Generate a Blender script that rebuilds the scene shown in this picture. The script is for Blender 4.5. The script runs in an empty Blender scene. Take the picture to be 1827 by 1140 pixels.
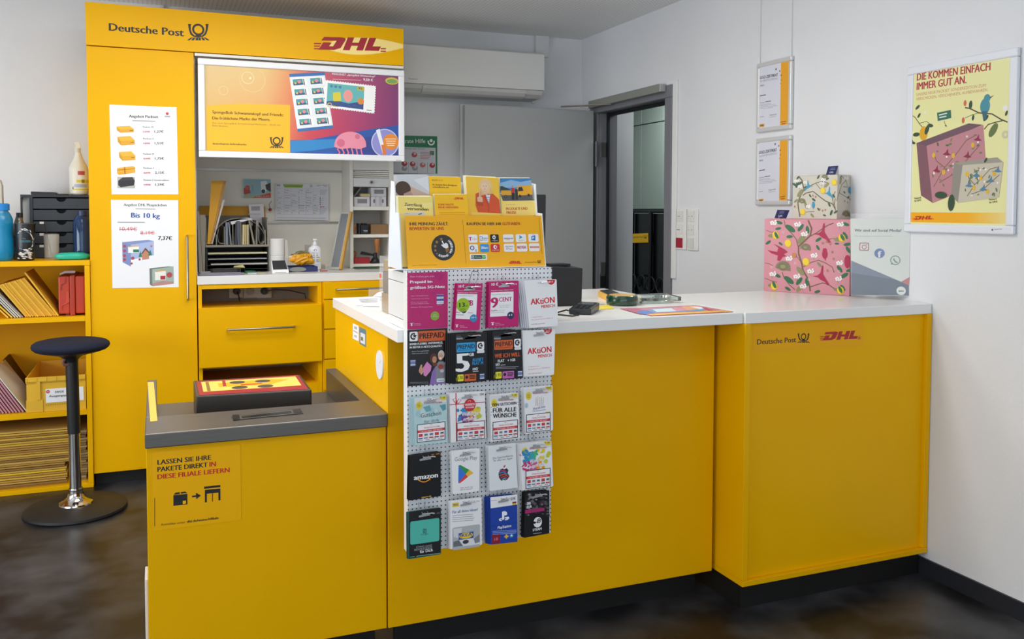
import bpy, math, random
from mathutils import Vector, Matrix
random.seed(7)
V = Vector
SC = bpy.context.scene
# ------------------------------------------------------------------ camera
F_PX, CX, CY, CAM_H = 1566.32, 900.1, 441.64, 1.36
YAW, PITCH, ROLL = map(math.radians, (21.68409, 2.44069, -0.11321))
camd = bpy.data.cameras.new('camera')
camd.sensor_width = 36; camd.sensor_fit = 'HORIZONTAL'
camd.lens = F_PX * 36 / 1827
camd.shift_x = (913.5 - CX) / 1827
camd.shift_y = (CY - 570) / 1827
camd.clip_start = .05
cam = bpy.data.objects.new('camera', camd); SC.collection.objects.link(cam)
ROT = Matrix.Rotation(-YAW, 4, 'Z') @ Matrix.Rotation(math.pi/2 - PITCH, 4, 'X') @ Matrix.Rotation(-ROLL, 4, 'Z')
cam.matrix_world = Matrix.Translation((0, 0, CAM_H)) @ ROT
SC.camera = cam
# ------------------------------------------------------------------ light
world = bpy.data.worlds.new('daylight'); SC.world = world; world.use_nodes = True
bgn = world.node_tree.nodes['Background']
bgn.inputs[0].default_value = (.80, .90, 1.0, 1); bgn.inputs[1].default_value = 0.9
def area(name, loc, rot, sx, sy, watts, col=(1, 1, 1), spread=180):
    l = bpy.data.lights.new(name, 'AREA'); l.shape = 'RECTANGLE'; l.size = sx; l.size_y = sy
    l.energy = watts; l.color = col; l.spread = math.radians(spread)
    o = bpy.data.objects.new(name, l); SC.collection.objects.link(o)
    o.location = loc; o.rotation_euler = rot
    return o
PI = math.pi
area('shop_window_daylight', (-.3, -1.78, 1.40), (PI/2, 0, 0), 4.4, 2.0, 32, (.88, .94, 1.0))
area('side_window_daylight', (-2.95, 2.3, 1.45), (PI/2 + .14, 0, -PI/2), 3.4, 1.6, 120, (.87, .93, 1.0))
area('ceiling_panel_and_fill', (0.3, 3.6, 2.47), (0, 0, 0), 1.5, .5, 17, (1, .96, .90))
area('ceiling_panel_and_fill', (0.5, 2.75, 2.47), (0, 0, 0), 1.5, .3, 23, (1, .97, .92))  # lamp added at ceiling height to bring light into the desk niche
area('ceiling_panel_and_fill', (0.6, 0.9, 2.47), (0, 0, 0), 1.5, .5, 7, (1, .97, .93))  # weak added fill over the front area, no ceiling lamp known there
area('hall_ceiling_light', (3.45, 5.75, 2.40), (0, 0, 0), .25, .25, 14, (.95, 1, .95))
area('hall_ceiling_light', (3.35, 4.75, 2.40), (0, 0, 0), .25, .25, 5, (.95, 1, .95))
SC.view_settings.view_transform = 'Standard'; SC.view_settings.look = 'None'
SC.view_settings.gamma = 1; SC.view_settings.use_curve_mapping = False
SC.view_settings.exposure = 0.06
# ------------------------------------------------------------------ measuring
R3 = ROT.to_3x3(); EYE = V((0, 0, CAM_H))
def ray(u, v): return R3 @ V(((u - CX) / F_PX, (CY - v) / F_PX, -1))
def at(u, v, ax, val):
    d = ray(u, v); i = 'xyz'.index(ax)
    return EYE + d * ((val - EYE[i]) / d[i])
def on(u, v, P, N):
    d = ray(u, v)
    return EYE + d * ((P - EYE).dot(N) / d.dot(N))
# ------------------------------------------------------------------ materials
def lin(h):
    h = h.lstrip('#'); h = h if len(h) == 6 else ''.join(c*2 for c in h); out = []
    for i in (0, 2, 4):
        c = int(h[i:i+2], 16) / 255
        out.append(c / 12.92 if c <= .04045 else ((c + .055) / 1.055) ** 2.4)
    return (*out, 1)
MC = {}
def C(h, r=.5, m=0., sp=.5, tr=0., al=1., coat=0.):
    k = (h, r, m, sp, tr, al, coat)
    if k in MC: return MC[k]
    x = bpy.data.materials.new('paint_' + h.lstrip('#')); x.use_nodes = True
    b = x.node_tree.nodes['Principled BSDF']
    b.inputs['Base Color'].default_value = lin(h); b.inputs['Roughness'].default_value = r
    b.inputs['Metallic'].default_value = m; b.inputs['Specular IOR Level'].default_value = sp
    b.inputs['Transmission Weight'].default_value = tr; b.inputs['Alpha'].default_value = al
    b.inputs['Coat Weight'].default_value = coat
    x.diffuse_color = lin(h)
    MC[k] = x
    return x
def nodes(name):
    x = bpy.data.materials.new(name); x.use_nodes = True
    nt = x.node_tree
    return x, nt, nt.nodes['Principled BSDF']
def N_(nt, t, **kw):
    n = nt.nodes.new(t)
    for k, v in kw.items(): setattr(n, k, v)
    return n
def grainy(name, h1, h2, scale, r, bump=0., bscale=200, stretch=(1, 1, 1), m=0., detail=4, sp=.5, lo=.35, hi=.65):
    x, nt, b = nodes(name)
    tc = N_(nt, 'ShaderNodeTexCoord'); mp = N_(nt, 'ShaderNodeMapping'); mp.inputs['Scale'].default_value = stretch
    nt.links.new(tc.outputs['Object'], mp.inputs[0])
    no = N_(nt, 'ShaderNodeTexNoise'); no.inputs['Scale'].default_value = scale; no.inputs['Detail'].default_value = detail
    nt.links.new(mp.outputs[0], no.inputs['Vector'])
    cr = N_(nt, 'ShaderNodeValToRGB'); cr.color_ramp.elements[0].color = lin(h1); cr.color_ramp.elements[1].color = lin(h2)
    cr.color_ramp.elements[0].position = lo; cr.color_ramp.elements[1].position = hi
    nt.links.new(no.outputs[0], cr.inputs[0]); nt.links.new(cr.outputs[0], b.inputs['Base Color'])
    b.inputs['Roughness'].default_value = r; b.inputs['Metallic'].default_value = m; b.inputs['Specular IOR Level'].default_value = sp
    if bump:
        n2 = N_(nt, 'ShaderNodeTexNoise'); n2.inputs['Scale'].default_value = bscale; n2.inputs['Detail'].default_value = 3
        nt.links.new(mp.outputs[0], n2.inputs['Vector'])
        bp = N_(nt, 'ShaderNodeBump'); bp.inputs['Strength'].default_value = bump; bp.inputs['Distance'].default_value = .002
        nt.links.new(n2.outputs[0], bp.inputs['Height']); nt.links.new(bp.outputs[0], b.inputs['Normal'])
    return x
def dotted(name, base, hole, ax, pitch, rad, r=.4, off=(0, 0)):
    """board with a regular grid of dark drilled holes"""
    x, nt, b = nodes(name)
    tc = N_(nt, 'ShaderNodeTexCoord'); sp = N_(nt, 'ShaderNodeSeparateXYZ'); nt.links.new(tc.outputs['Object'], sp.inputs[0])
    def m(op, a, c=None):
        n = N_(nt, 'ShaderNodeMath', operation=op)
        for i, q in enumerate((a, c)):
            if q is None: continue
            if isinstance(q, (int, float)): n.inputs[i].default_value = q
            else: nt.links.new(q, n.inputs[i])
        return n.outputs[0]
    d = []
    for k, a in enumerate(ax):
        f = m('FRACT', m('ADD', m('DIVIDE', sp.outputs[a], pitch[k]), 100.5 + off[k]))
        s = m('MULTIPLY', m('SUBTRACT', f, .5), pitch[k]); d.append(m('MULTIPLY', s, s))
    inside = m('LESS_THAN', m('ADD', d[0], d[1]), rad * rad)
    mx = N_(nt, 'ShaderNodeMix', data_type='RGBA'); nt.links.new(inside, mx.inputs[0])
    mx.inputs[6].default_value = lin(base); mx.inputs[7].default_value = lin(hole)
    nt.links.new(mx.outputs[2], b.inputs['Base Color']); b.inputs['Roughness'].default_value = r
    return x
# ------------------------------------------------------------------ mesh building
TXT = {}
def glyphs(s, bold):
    """outline of a line of lettering as 2D triangles, capital height 1"""
    k = (s, bold)
    if k in TXT: return TXT[k]
    def mesh(q):
        c = bpy.data.curves.new('t', 'FONT'); c.body = q; c.resolution_u = 2; c.offset = bold
        o = bpy.data.objects.new('t', c); me = bpy.data.meshes.new_from_object(o)
        vs = [v.co.copy() for v in me.vertices]; fs = [tuple(p.vertices) for p in me.polygons]
        bpy.data.objects.remove(o); bpy.data.meshes.remove(me); bpy.data.curves.remove(c)
        return vs, fs
    if ('H', bold) not in TXT and s != 'H': glyphs('H', bold)
    vs, fs = mesh(s)
    hs = max(v.y for v in vs) if s == 'H' else TXT[('H', bold)][3]
    x0 = min(v.x for v in vs); x1 = max(v.x for v in vs)
    TXT[k] = ([((v.x - x0) / hs, v.y / hs) for v in vs], fs, (x1 - x0) / hs, hs)
    return TXT[k]
WLOC = {}
class MB:
    def __init__(s): s.v = []; s.f = []; s.m = []; s.sm = []; s.mats = []
    def mi(s, mat):
        if isinstance(mat, str): mat = C(mat)
        if mat not in s.mats: s.mats.append(mat)
        return s.mats.index(mat)
    def add(s, vs, fs, mat, smooth=False):
        b = len(s.v); s.v += [V(p) for p in vs]; k = s.mi(mat)
        for f in fs: s.f.append([b + i for i in f]); s.m.append(k); s.sm.append(smooth)
        return s
    def poly(s, pts, mat): return s.add(pts, [range(len(pts))], mat)
    def box(s, x0, x1, y0, y1, z0, z1, mat):
        a, b = (x0, y0, z0), (x1, y1, z1)
        vs = [((a, b)[i & 1][0], (a, b)[i >> 1 & 1][1], (a, b)[i >> 2 & 1][2]) for i in range(8)]
        return s.add(vs, [(0, 2, 3, 1), (4, 5, 7, 6), (0, 1, 5, 4), (2, 6, 7, 3), (0, 4, 6, 2), (1, 3, 7, 5)], mat)
    def hexa(s, bot, top, mat):
        return s.add(list(bot) + list(top), [(3, 2, 1, 0), (4, 5, 6, 7), (0, 1, 5, 4), (1, 2, 6, 5), (2, 3, 7, 6), (3, 0, 4, 7)], mat)
    def prism(s, pts, d, mat, smooth=False):
        d = V(d); n = len(pts); pts = [V(p) for p in pts]
        s.add(pts, [range(n)], mat); s.add([p + d for p in pts], [range(n - 1, -1, -1)], mat)
        return s.add(pts + [p + d for p in pts], [(i, n + i, n + (i + 1) % n, (i + 1) % n) for i in range(n)], mat, smooth)
    def tube(s, pts, r, mat, n=10, closed=False):
        pts = [V(p) for p in pts]; rings = []
        up = V((.123, .31, .94)); N = len(pts)
        for i, p in enumerate(pts):
            t = (pts[(i + 1) % N if closed else min(i + 1, N - 1)] - pts[(i - 1) % N if closed else max(i - 1, 0)]).normalized()
            a = t.cross(up)
            if a.length < 1e-4: a = t.cross(V((1, 0, 0)))
            a.normalize(); up = a.cross(t)
            rr = r[i] if isinstance(r, (list, tuple)) else r
            rings.append([p + (a * math.cos(2*PI*k/n) + up * math.sin(2*PI*k/n)) * rr for k in range(n)])
        vs = [q for ring in rings for q in ring]
        fs = [(i*n+k, i*n+(k+1) % n, ((i+1) % N)*n+(k+1) % n, ((i+1) % N)*n+k) for i in range(N if closed else N - 1) for k in range(n)]
        s.add(vs, fs, mat, True)
        if not closed:
            s.add(rings[0], [range(n - 1, -1, -1)], mat); s.add(rings[-1], [range(n)], mat)
        return s
    def cyl(s, p0, p1, r, mat, n=24, r1=None): return s.tube([p0, p1], [r, r if r1 is None else r1], mat, n)
    def lathe(s, c, prof, mat, n=32, sx=1., sy=1., mats=None):
        c = V(c); vs = []; N = len(prof)
        for r, z in prof: vs += [c + V((r*sx*math.cos(2*PI*k/n), r*sy*math.sin(2*PI*k/n), z)) for k in range(n)]
        for i in range(N - 1):
            q = vs[i*n:(i+2)*n]
            s.add(q, [(k, (k+1) % n, n + (k+1) % n, n + k) for k in range(n)], mats[i] if mats else mat, True)
        if prof[0][0] > 1e-5: s.add(vs[:n], [range(n - 1, -1, -1)], mats[0] if mats else mat)
        if prof[-1][0] > 1e-5: s.add(vs[-n:], [range(n)], mats[-1] if mats else mat)
        return s
    def build(s, name, parent=None, bevel=0., loc=None, weld=False, seg=2):
        lo = V([min(p[i] for p in s.v) for i in range(3)]); hi = V([max(p[i] for p in s.v) for i in range(3)])
        o0 = V(loc) if loc is not None else (V(((lo.x+hi.x)/2, (lo.y+hi.y)/2, lo.z)) if parent is None else (lo + hi) / 2)
        me = bpy.data.meshes.new(name)
        me.from_pydata([p - o0 for p in s.v], [], [list(f) for f in s.f]); 
        for mt in s.mats: me.materials.append(mt)
        me.polygons.foreach_set('material_index', s.m); me.polygons.foreach_set('use_smooth', s.sm)
        me.update()
        o = bpy.data.objects.new(name, me); SC.collection.objects.link(o)
        if parent is not None: o.parent = parent; o.location = o0 - WLOC[parent.name]
        else: o.location = o0
        WLOC[o.name] = o0
        if weld or s.sm.count(True):
            import bmesh
            bm = bmesh.new(); bm.from_mesh(me); bmesh.ops.remove_doubles(bm, verts=bm.verts, dist=1e-6)
            for e in bm.edges:
                if len(e.link_faces) == 2 and e.calc_face_angle(0) > .7: e.smooth = False
            bm.to_mesh(me); bm.free()
        if bevel:
            b = o.modifiers.new('edges', 'BEVEL'); b.width = bevel; b.segments = seg; b.limit_method = 'ANGLE'; b.angle_limit = math.radians(40)
        return o
def tag(o, label=None, cat=None, group=None, kind=None):
    if label: o['label'] = label
    if cat: o['category'] = cat
    if group: o['group'] = group
    if kind: o['kind'] = kind
    return o
def thing(name, label, cat, loc, group=None):
    o = bpy.data.objects.new(name, None); SC.collection.objects.link(o); o.location = loc; o.empty_display_size = .05
    WLOC[o.name] = V(loc)
    return tag(o, label, cat, group)
def struct(o): o['kind'] = 'structure'; return o
def dup(root, d, label=None, group=None, rz=0):
    r = root.copy(); SC.collection.objects.link(r); r.location = root.location + V(d); r.rotation_euler.z += rz
    WLOC[r.name] = WLOC[root.name] + V(d)
    if label: r['label'] = label
    if group: r['group'] = group
    for ch in list(root.children):
        c = ch.copy(); SC.collection.objects.link(c); c.parent = r
        for g in list(ch.children):
            e = g.copy(); SC.collection.objects.link(e); e.parent = c
    return r
# printed surfaces: coordinates are read off an enlarged detail of the photo (x0, y0, scale) and laid on the real plane (P, N)
class Cv:
    def __init__(s, mb, crop, P, N, step=.00003):
        s.mb = mb; s.x0, s.y0, s.s = crop; s.Pl = V(P); s.N = V(N).normalized(); s.step = step; s.k = 3
        s.ex = V((1, 0, 0)) if abs(s.N.z) > .95 else V((0, 0, 1)).cross(s.N).normalized()
        s.ey = s.N.cross(s.ex)
    def P(s, x, y): return on(s.x0 + x / s.s, s.y0 + y / s.s, s.Pl, s.N)
    def lay(s): s.k += 1; return s.N * (s.k * s.step)
    def fill(s, p3, mat): l = s.lay(); s.mb.poly([p + l for p in p3], mat)
    def poly(s, pts, mat): s.fill([s.P(*p) for p in pts], mat)
    def corners(s, x0, y0, x1, y1):
        a, b = s.P(x0, y0), s.P(x1, y1); w = (b - a).dot(s.ex); h = (b - a).dot(s.ey)
        return [a, a + s.ex*w, a + s.ex*w + s.ey*h, a + s.ey*h]
    def rect(s, x0, y0, x1, y1, mat): s.fill(s.corners(x0, y0, x1, y1), mat)
    def rr(s, x0, y0, x1, y1, mat, r=.2):
        s.fill(rounded(s.corners(x0, y0, x1, y1), r * min(abs(x1-x0), abs(y1-y0)) / s.s * s.mpp(x0, y0)), mat)
    def mpp(s, x, y): return (s.P(x, y + s.s) - s.P(x, y)).length          # metres per photo pixel
    def circ(s, x, y, r, mat, n=28, rx=None, a=0):
        c = s.P(x, y); q = s.mpp(x, y) / s.s; ry = r * q; rx = (r if rx is None else rx) * q
        pts = []
        for k in range(n):
            X, Y = rx*math.cos(2*PI*k/n), ry*math.sin(2*PI*k/n)
            pts.append(c + s.ex*(X*math.cos(a) - Y*math.sin(a)) + s.ey*(X*math.sin(a) + Y*math.cos(a)))
        s.fill(pts, mat)
    def ring(s, x, y, r0, r1, mat, n=36, a0=0, a1=2*PI):
        c = s.P(x, y); q = s.mpp(x, y) / s.s; l = s.lay()
        pt = lambda r, k: c + l + (s.ex*math.cos(a0+(a1-a0)*k/n) + s.ey*math.sin(a0+(a1-a0)*k/n)) * r * q
        s.mb.add([pt(r0, k) for k in range(n+1)] + [pt(r1, k) for k in range(n+1)], [(k, k+1, n+2+k, n+1+k) for k in range(n)], mat)
    def line(s, pts, w, mat):
        l = s.lay(); q = [s.P(*p) for p in pts]; hw = w / 2 * s.mpp(*pts[0]) / s.s
        L, R = [], []
        for i, p in enumerate(q):
            t = (q[min(i+1, len(q)-1)] - q[max(i-1, 0)]).normalized(); n = s.N.cross(t)
            L.append(p + n*hw + l); R.append(p - n*hw + l)
        k = len(q); s.mb.add(L + R, [(i+1, i, k+i, k+i+1) for i in range(k-1)], mat)
    def text(s, t, xa, ya, xb, yb, h, mat, bold=.0):
        g, fs, w, _ = glyphs(t, 0.); A, B = s.P(xa, ya), s.P(xb, yb)
        e = (B - A) / w; f = s.N.cross((B - A).normalized()) * (h / s.s * s.mpp(xa, ya)); l = s.lay()
        d = e * min(bold * 1.7, .065 if len(t) < 3 else .052); fd = f * min(bold, .03) * .2
        for k in ((-1, 0, 1) if bold > .015 and h / s.s > 2.2 else (0,)):   # heavier strokes
            s.mb.add([A + e*x + f*y + l + d*k + (fd if k else -fd) * (1 if k else .5) + s.N*(k*.000004) for x, y in g], fs, mat)
    def bars(s, x0, y0, x1, dy, n, h, mat, slope=0., rag=.25):
        for i in range(n):
            xe = x1 - (x1-x0) * rag * random.random()
            s.line([(x0, y0 + i*dy), (xe, y0 + i*dy + slope*(xe-x0))], h, mat)
    def slab(s, q, t, mat, r=0., back=None, off=0.):
        p = [s.P(*c) + s.N*off for c in q]
        if r: p = rounded(p, r)
        s.mb.prism(p, -s.N * t, mat)
    def star(s, x, y, r, mat, a=0):
        c = s.P(x, y); q = s.mpp(x, y) / s.s
        s.fill([c + (s.ex*math.sin(a+PI*k/5) + s.ey*math.cos(a+PI*k/5)) * q*r*(1 if k % 2 == 0 else .42) for k in range(10)], mat)
def rounded(p, r, n=4):
    out = []; N = len(p)
    for i in range(N):
        a, b, c = p[i-1], p[i], p[(i+1) % N]; u = (a-b).normalized(); w = (c-b).normalized()
        s0, s1 = b + u*r, b + w*r
        for k in range(n+1):
            t = k/n; out.append(s0*(1-t)**2 + b*2*t*(1-t) + s1*t*t)
    return out
def pbox(mb, u0, v0, u1, v1, y, d, mat):
    """box whose front face on plane y spans the measured corners; returns x0,x1,z0,z1"""
    a, b = at(u0, v0, 'y', y), at(u1, v1, 'y', y)
    mb.box(a.x, b.x, y, y + d, b.z, a.z, mat); return a.x, b.x, b.z, a.z
def plathe(mb, u, y, prof, mat, **kw):
    """turned shape: prof = [(v, half width in px)] measured at depth y, listed bottom to top"""
    c = at(u, prof[0][0], 'y', y); q = (at(u+1, prof[0][0], 'y', y) - c).length
    mb.lathe(c, [(r*q, at(u, v, 'y', y).z - c.z) for v, r in prof], mat, **kw); return c
YN = (0, -1, 0)
B1, B2, B3, B4, B5, B6 = (0, 240, 3), (0, 580, 3), (150, 0, 3.0966), (170, 170, 3.0833), (340, 280, 4.8079), (340, 470, 3.9316)
D1, D2, D3, D4, D5, D6, D7 = (240, 640, 2.2792), (680, 300, 5.7), (700, 470, 4.958), (700, 680, 3.4548), (960, 460, 4.5675), (700, 40, 3.2625), (990, 140, 2.85)
E1, E2, E3, E4, E5, E7 = (1330, 80, 3.68), (1590, 60, 3.0), (1340, 280, 4.0706), (1240, 520, 1.838), (560, 480, 4.75), (1180, 340, 8.14)
G1, G2, G3, G4, G5, G6, G7 = (600, 470, 7.6), (0, 300, 6.333), (0, 460, 6.333), (0, 640, 4.3833), (590, 280, 5.18), (345, 420, 6.193), (345, 310, 6.0)
# common materials
YEL = grainy('yellow_laminate', '#ecb000', '#eeb300', 3, .36, sp=.14)
WHT = C('#e9e9e6', .35); TOP = C('#eeeeec', .22); PAP = C('#f0f0f2', .7); BLK = C('#15161a', .45); INK = '#1b1a1c'; RED = '#c4161c'
DRED = '#b01c2a'; YI = C('#fbc000', .55); STEEL = grainy('brushed_stainless', '#716e6a', '#777470', 8, .38, m=.85, stretch=(1, 40, 40))
CHR = C('#c9c9cb', .16, 1.); CHR2 = C('#b9b5ae', .3, 1.); GLS = C('#f4fbfa', .03, 0, .5, 1.)
def horn(cv, x, y, w, mat, bgm):
    """posthorn emblem in a box of width w centred on x, y"""
    k = w / 110
    cv.ring(x, y - 14*k, 21*k, 32*k, mat)
    for s in (-1, 1):
        cv.poly([(x + s*56*k, y - 45*k), (x + s*38*k, y - 44*k), (x + s*41*k, y - 34*k), (x + s*40*k, y - 12*k), (x + s*33*k, y + 6*k), (x + s*20*k, y + 18*k), (x + s*0*k, y + 22*k), (x, y + 29*k), (x + s*26*k, y + 25*k), (x + s*43*k, y + 12*k), (x + s*51*k, y - 12*k)], mat)
    cv.poly([(x - 12*k, y + 14*k), (x + 12*k, y + 14*k), (x + 22*k, y + 24*k), (x - 22*k, y + 24*k)], mat)
    for s in (-1, 1):
        for a in (0, 22, 44):
            cv.poly([(x + s*(1+a*1.05)*k, y + 44*k), (x + s*(15+a*1.05)*k, y + 44*k), (x + s*(13+a*.62)*k, y + 29*k), (x + s*(1+a*.62)*k, y + 29*k)], mat)
def dhl(cv, x0, y0, x1, y1, mat, sl=0.):
    """slanted three-letter wordmark with speed lines inside the given box"""
    w, h = x1 - x0, y1 - y0
    def q(pts): cv.poly([(x0 + a*w, y0 + b*h + sl*a*w) for a, b in pts], mat)
    q([(.14, 0), (.38, 0), (.435, .06), (.44, .2), (.37, .84), (.28, 1), (.06, 1), (.13, .42), (.245, .42), (.21, .72), (.265, .72), (.315, .28), (.10, .28)])
    q([(.47, 0), (.56, 0), (.53, .40), (.62, .40), (.65, 0), (.745, 0), (.68, 1), (.585, 1), (.61, .64), (.52, .64), (.495, 1), (.40, 1)])
    q([(.77, 0), (.865, 0), (.815, .66), (.93, .66), (.90, 1), (.70, 1)])
    for i in range(3):
        b = .48 + i*.2
        q([(0, b), (.105 - i*.015, b), (.095 - i*.015, b + .09), (0, b + .09)]); 
        if i: q([(.93, b + .1), (1, b + .1), (1, b + .19), (.92, b + .19)])
# ================================================================== the room
XW, YW, ZC = 2.662, 5.304, 2.496
WALL = grainy('painted_woodchip', '#dcdddf', '#e0e1e3', 2, .75, bump=.35, bscale=130)
FLOOR = grainy('slate_vinyl', '#17181b', '#494a4e', 4.2, .34, bump=.12, bscale=40, detail=12, lo=.42, hi=.74, sp=.35)
def slabs(name, *bx, m=WALL):
    b = MB()
    for q in bx: b.box(*q, m)
    return struct(b.build(name))
slabs('floor', (-3, 4.2, -1.85, 7.6, -.05, 0), m=FLOOR)
slabs('ceiling', (-3, 4.2, -1.85, 7.6, ZC, ZC + .05), m=dotted('perforated_ceiling_board', '#efefef', '#c4c4c4', (0, 1), (.024, .024), .0045, .8))
slabs('wall_back', (-3, XW, YW, YW + .12, 0, ZC))
slabs('wall_right', (XW, XW + .13, -1.85, 4.215, 0, ZC), (XW, XW + .13, 5.075, 7.6, 0, ZC), (XW, XW + .13, 4.215, 5.075, 2.0, ZC))
slabs('wall_left', (-3.1, -3, -1.85, YW, 0, ZC))
slabs('wall_front', (-3, -2.5, -1.9, -1.8, 0, ZC), (2.0, XW, -1.9, -1.8, 0, ZC), (-2.5, 2.0, -1.9, -1.8, 0, .32), (-2.5, 2.0, -1.9, -1.8, 2.40, ZC))
wf = MB()
for x in (-2.5, -1.0, .5, 1.95): wf.box(x, x + .05, -1.88, -1.82, .32, 2.40, C('#7c7f83', .5))
struct(wf.build('window_1'))
slabs('wall_hall', (2.80, 2.955, 5.12, 5.30, 0, ZC), m=C('#c9cbd0', .7))
slabs('wall_hall_far', (4.05, 4.15, 2.6, 7.6, 0, ZC), (XW + .13, 4.15, 7.5, 7.6, 0, ZC), (XW + .13, 4.15, 2.5, 2.6, 0, ZC), m=C('#8f9a97', .7))
BASE = C('#23252b', .4)
slabs('baseboard_right', (XW - .012, XW, -1.8, 4.15, 0, .058), (XW - .009, XW, -1.8, 4.15, .058, .062), m=BASE)
slabs('baseboard_back', (-3, 2.65, YW - .012, YW, 0, .06), m=BASE)
# ------------------------------------------------------------------ door
GRY = C('#77787d', .42); LEAF = C('#a3a5a5', .5)
b = MB(); x0, x1 = XW - .018, XW + .13
for y0, y1, z0, z1 in ((4.172, 4.240, 0, 1.9845), (5.045, 5.146, 0, 1.9845), (4.172, 5.146, 1.985, 2.052)):
    b.box(x0, XW - .0005, y0, y1, z0, z1, GRY)
for y0, y1, z0, z1 in ((4.2155, 4.240, 0, 1.9845), (5.045, 5.0745, 0, 1.9845), (4.2155, 5.0745, 1.985, 1.9995)):
    b.box(XW + .0005, XW + .13, y0, y1, z0, z1, GRY)
fr = struct(b.build('door_1', bevel=.003))
fr['label'] = 'grey steel door frame in the right wall'
b = MB()
b.box(XW + .05, XW + .065, 5.028, 5.0445, 0, 1.984, C('#0d1016', .6)); b.box(XW + .05, XW + .065, 4.2405, 4.252, 0, 1.984, C('#0d1016', .6)); b.box(XW + .05, XW + .065, 4.2525, 5.0275, 1.962, 1.984, C('#0d1016', .6))
b.build('door_seal', fr)
b = MB()
for z in (1.75, .98): b.box(XW + .012, XW + .04, 5.032, 5.0445, z - .045, z + .045, CHR2)
b.box(XW + .012, XW + .045, 5.036, 5.0445, .86, .95, C('#08090b', .6)); b.build('strike_plate', fr)
t = thing('door_leaf', 'light grey door leaf standing open at a right angle in front of the back wall', 'door', (2.60, 5.06, 0))
MB().box(1.742, 2.612, 5.030, 5.075, .012, 1.994, LEAF).build('leaf', t, bevel=.003)
MB().box(1.728, 2.585, 5.0755, 5.098, .012, 2.003, C('#b4b6b6', .5)).build('leaf_rebate', t, bevel=.002)
for z in (1.72, .22):
    b = MB(); b.cyl((2.628, 5.022, z - .08), (2.628, 5.022, z + .08), .010, C('#5e5f64', .45, .4)); b.build('hinge', t)
b = MB(); b.box(2.6125, 2.630, 5.03, 5.04, .75, .77, CHR); b.build('latch', t)
t = thing('door_closer', 'grey overhead door closer with a thin arm above the doorway', 'door closer', (2.64, 4.8, 2.03))
a = at(*[D7[0] + 535/2.85, D7[1] + 35/2.85], 'x', XW - .05); c2 = at(D7[0] + 175/2.85, D7[1] + 112/2.85, 'x', XW - .05)
MB().box(XW - .058, XW - .019, a.y, c2.y, 2.016, 2.062, C('#96978f', .45, .3)).build('housing', t, bevel=.003)
MB().box(XW - .0575, XW - .020, a.y - .012, a.y - .0005, 2.018, 2.060, C('#aeb0b2', .35, .4)).build('end_cap', t, bevel=.003)
p, q = at(990 + 285/2.85, 140 + 122/2.85, 'x', XW - .04), at(990 + 30/2.85, 140 + 140/2.85, 'y', 4.99)
b = MB(); b.tube([(p.x, p.y, p.z), (p.x, p.y, 2.012), (q.x, q.y, 2.006)], .0055, CHR2, 8); b.build('arm', t)
# white cable trunking beside the door
b = MB(); zt = 2.075
b.box(XW - .012, XW - .0005, 4.128, 4.1715, .985, zt, C('#e4e4e2', .5)); b.box(XW - .012, XW - .0005, 4.1715, 5.17, 2.054, zt, C('#e4e4e2', .5))
struct(b.build('trim_1', bevel=.002))
# conduits on the back wall
for u0, u1, v1, n, kk in ((956, 979.5, 94, 'trim_2', 1), (962, 974, 96, 'trim_3', 0)):
    p, q = at(u0, 66, 'y', YW - .03), at(u1, v1, 'y', YW - .03)
    if kk: b = MB(); b.box(p.x, q.x, YW - .035, YW - .0005, q.z - .03, ZC - .001, C('#d8d9d9', .5)); struct(b.build(n, bevel=.002))
p = at(292, 8, 'y', YW - .02); b = MB(); b.box(p.x - .022, p.x + .002, YW - .02, YW - .0005, 2.2, ZC - .001, C('#d8d9d9', .5)); struct(b.build('trim_4', bevel=.002))
# picture wires
b = MB()
for u in (1357, 1413):
    p = at(u, 60, 'x', XW - .004); b.tube([(p.x, p.y, 2.05), (p.x, p.y, ZC - .002)], .0009, C('#c4c6ca', .4), 6)
struct(b.build('trim_5'))
# ------------------------------------------------------------------ hall
t = thing('hall_cupboard', 'grey green hall cupboard with seamed doors seen through the doorway', 'cupboard', (3.9, 6, 0))
HC = C('#93a09c', .35)
def yh(u): return at(u, 300, 'x', 3.85).y
zs = at(1160, 220, 'x', 3.85).z
ys = [yh(1240), yh(1183), yh(1144), yh(1100), yh(1060)]
MB().box(3.871, 4.045, ys[0], ys[-1], 0, ZC - .25, C('#20262a', .6)).build('carcass', t)
for i in range(4):
    MB().box(3.85, 3.87, ys[i] + .003, ys[i+1] - .003, .08, zs - .004, HC).build('door_panel', t, bevel=.002)
    MB().box(3.85, 3.87, ys[i] + .003, ys[i+1] - .003, zs + .004, zs + .16, HC).build('upper_panel', t, bevel=.002)
t = thing('roll_container', 'black transport trolley with a yellow label seen through the doorway', 'trolley', (3.4, 5.3, 0))
xx = 3.35; a = at(1128, 376, 'x', xx); c2 = at(1194, 376, 'x', xx); zt = a.z
y0, y1 = c2.y - .12, a.y - .005; BT = C('#0c1116', .3)
MB().box(xx + .02, xx + .03, y0, y1, .2, zt - .02, BT).build('side_panel', t)
for y in (y0, (y0 + y1)/2 + .05, y1): 
    b = MB(); b.cyl((xx, y, .09), (xx, y, zt), .016, BT, 12); b.build('post', t)
b = MB(); b.cyl((xx, y0, zt), (xx, y1, zt), .016, BT, 12); b.build('rail', t)
MB().box(xx - .01, xx + .45, y0, y1, .12, .2, BT).build('deck', t)
for y in (y0 + .08, y1 - .08):
    b = MB(); b.cyl((xx + .06, y - .02, .055), (xx + .06, y + .02, .055), .055, C('#202225', .5)); b.build('wheel', t)
zl = at(1150, 510, 'x', xx).z
b = MB()
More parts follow.
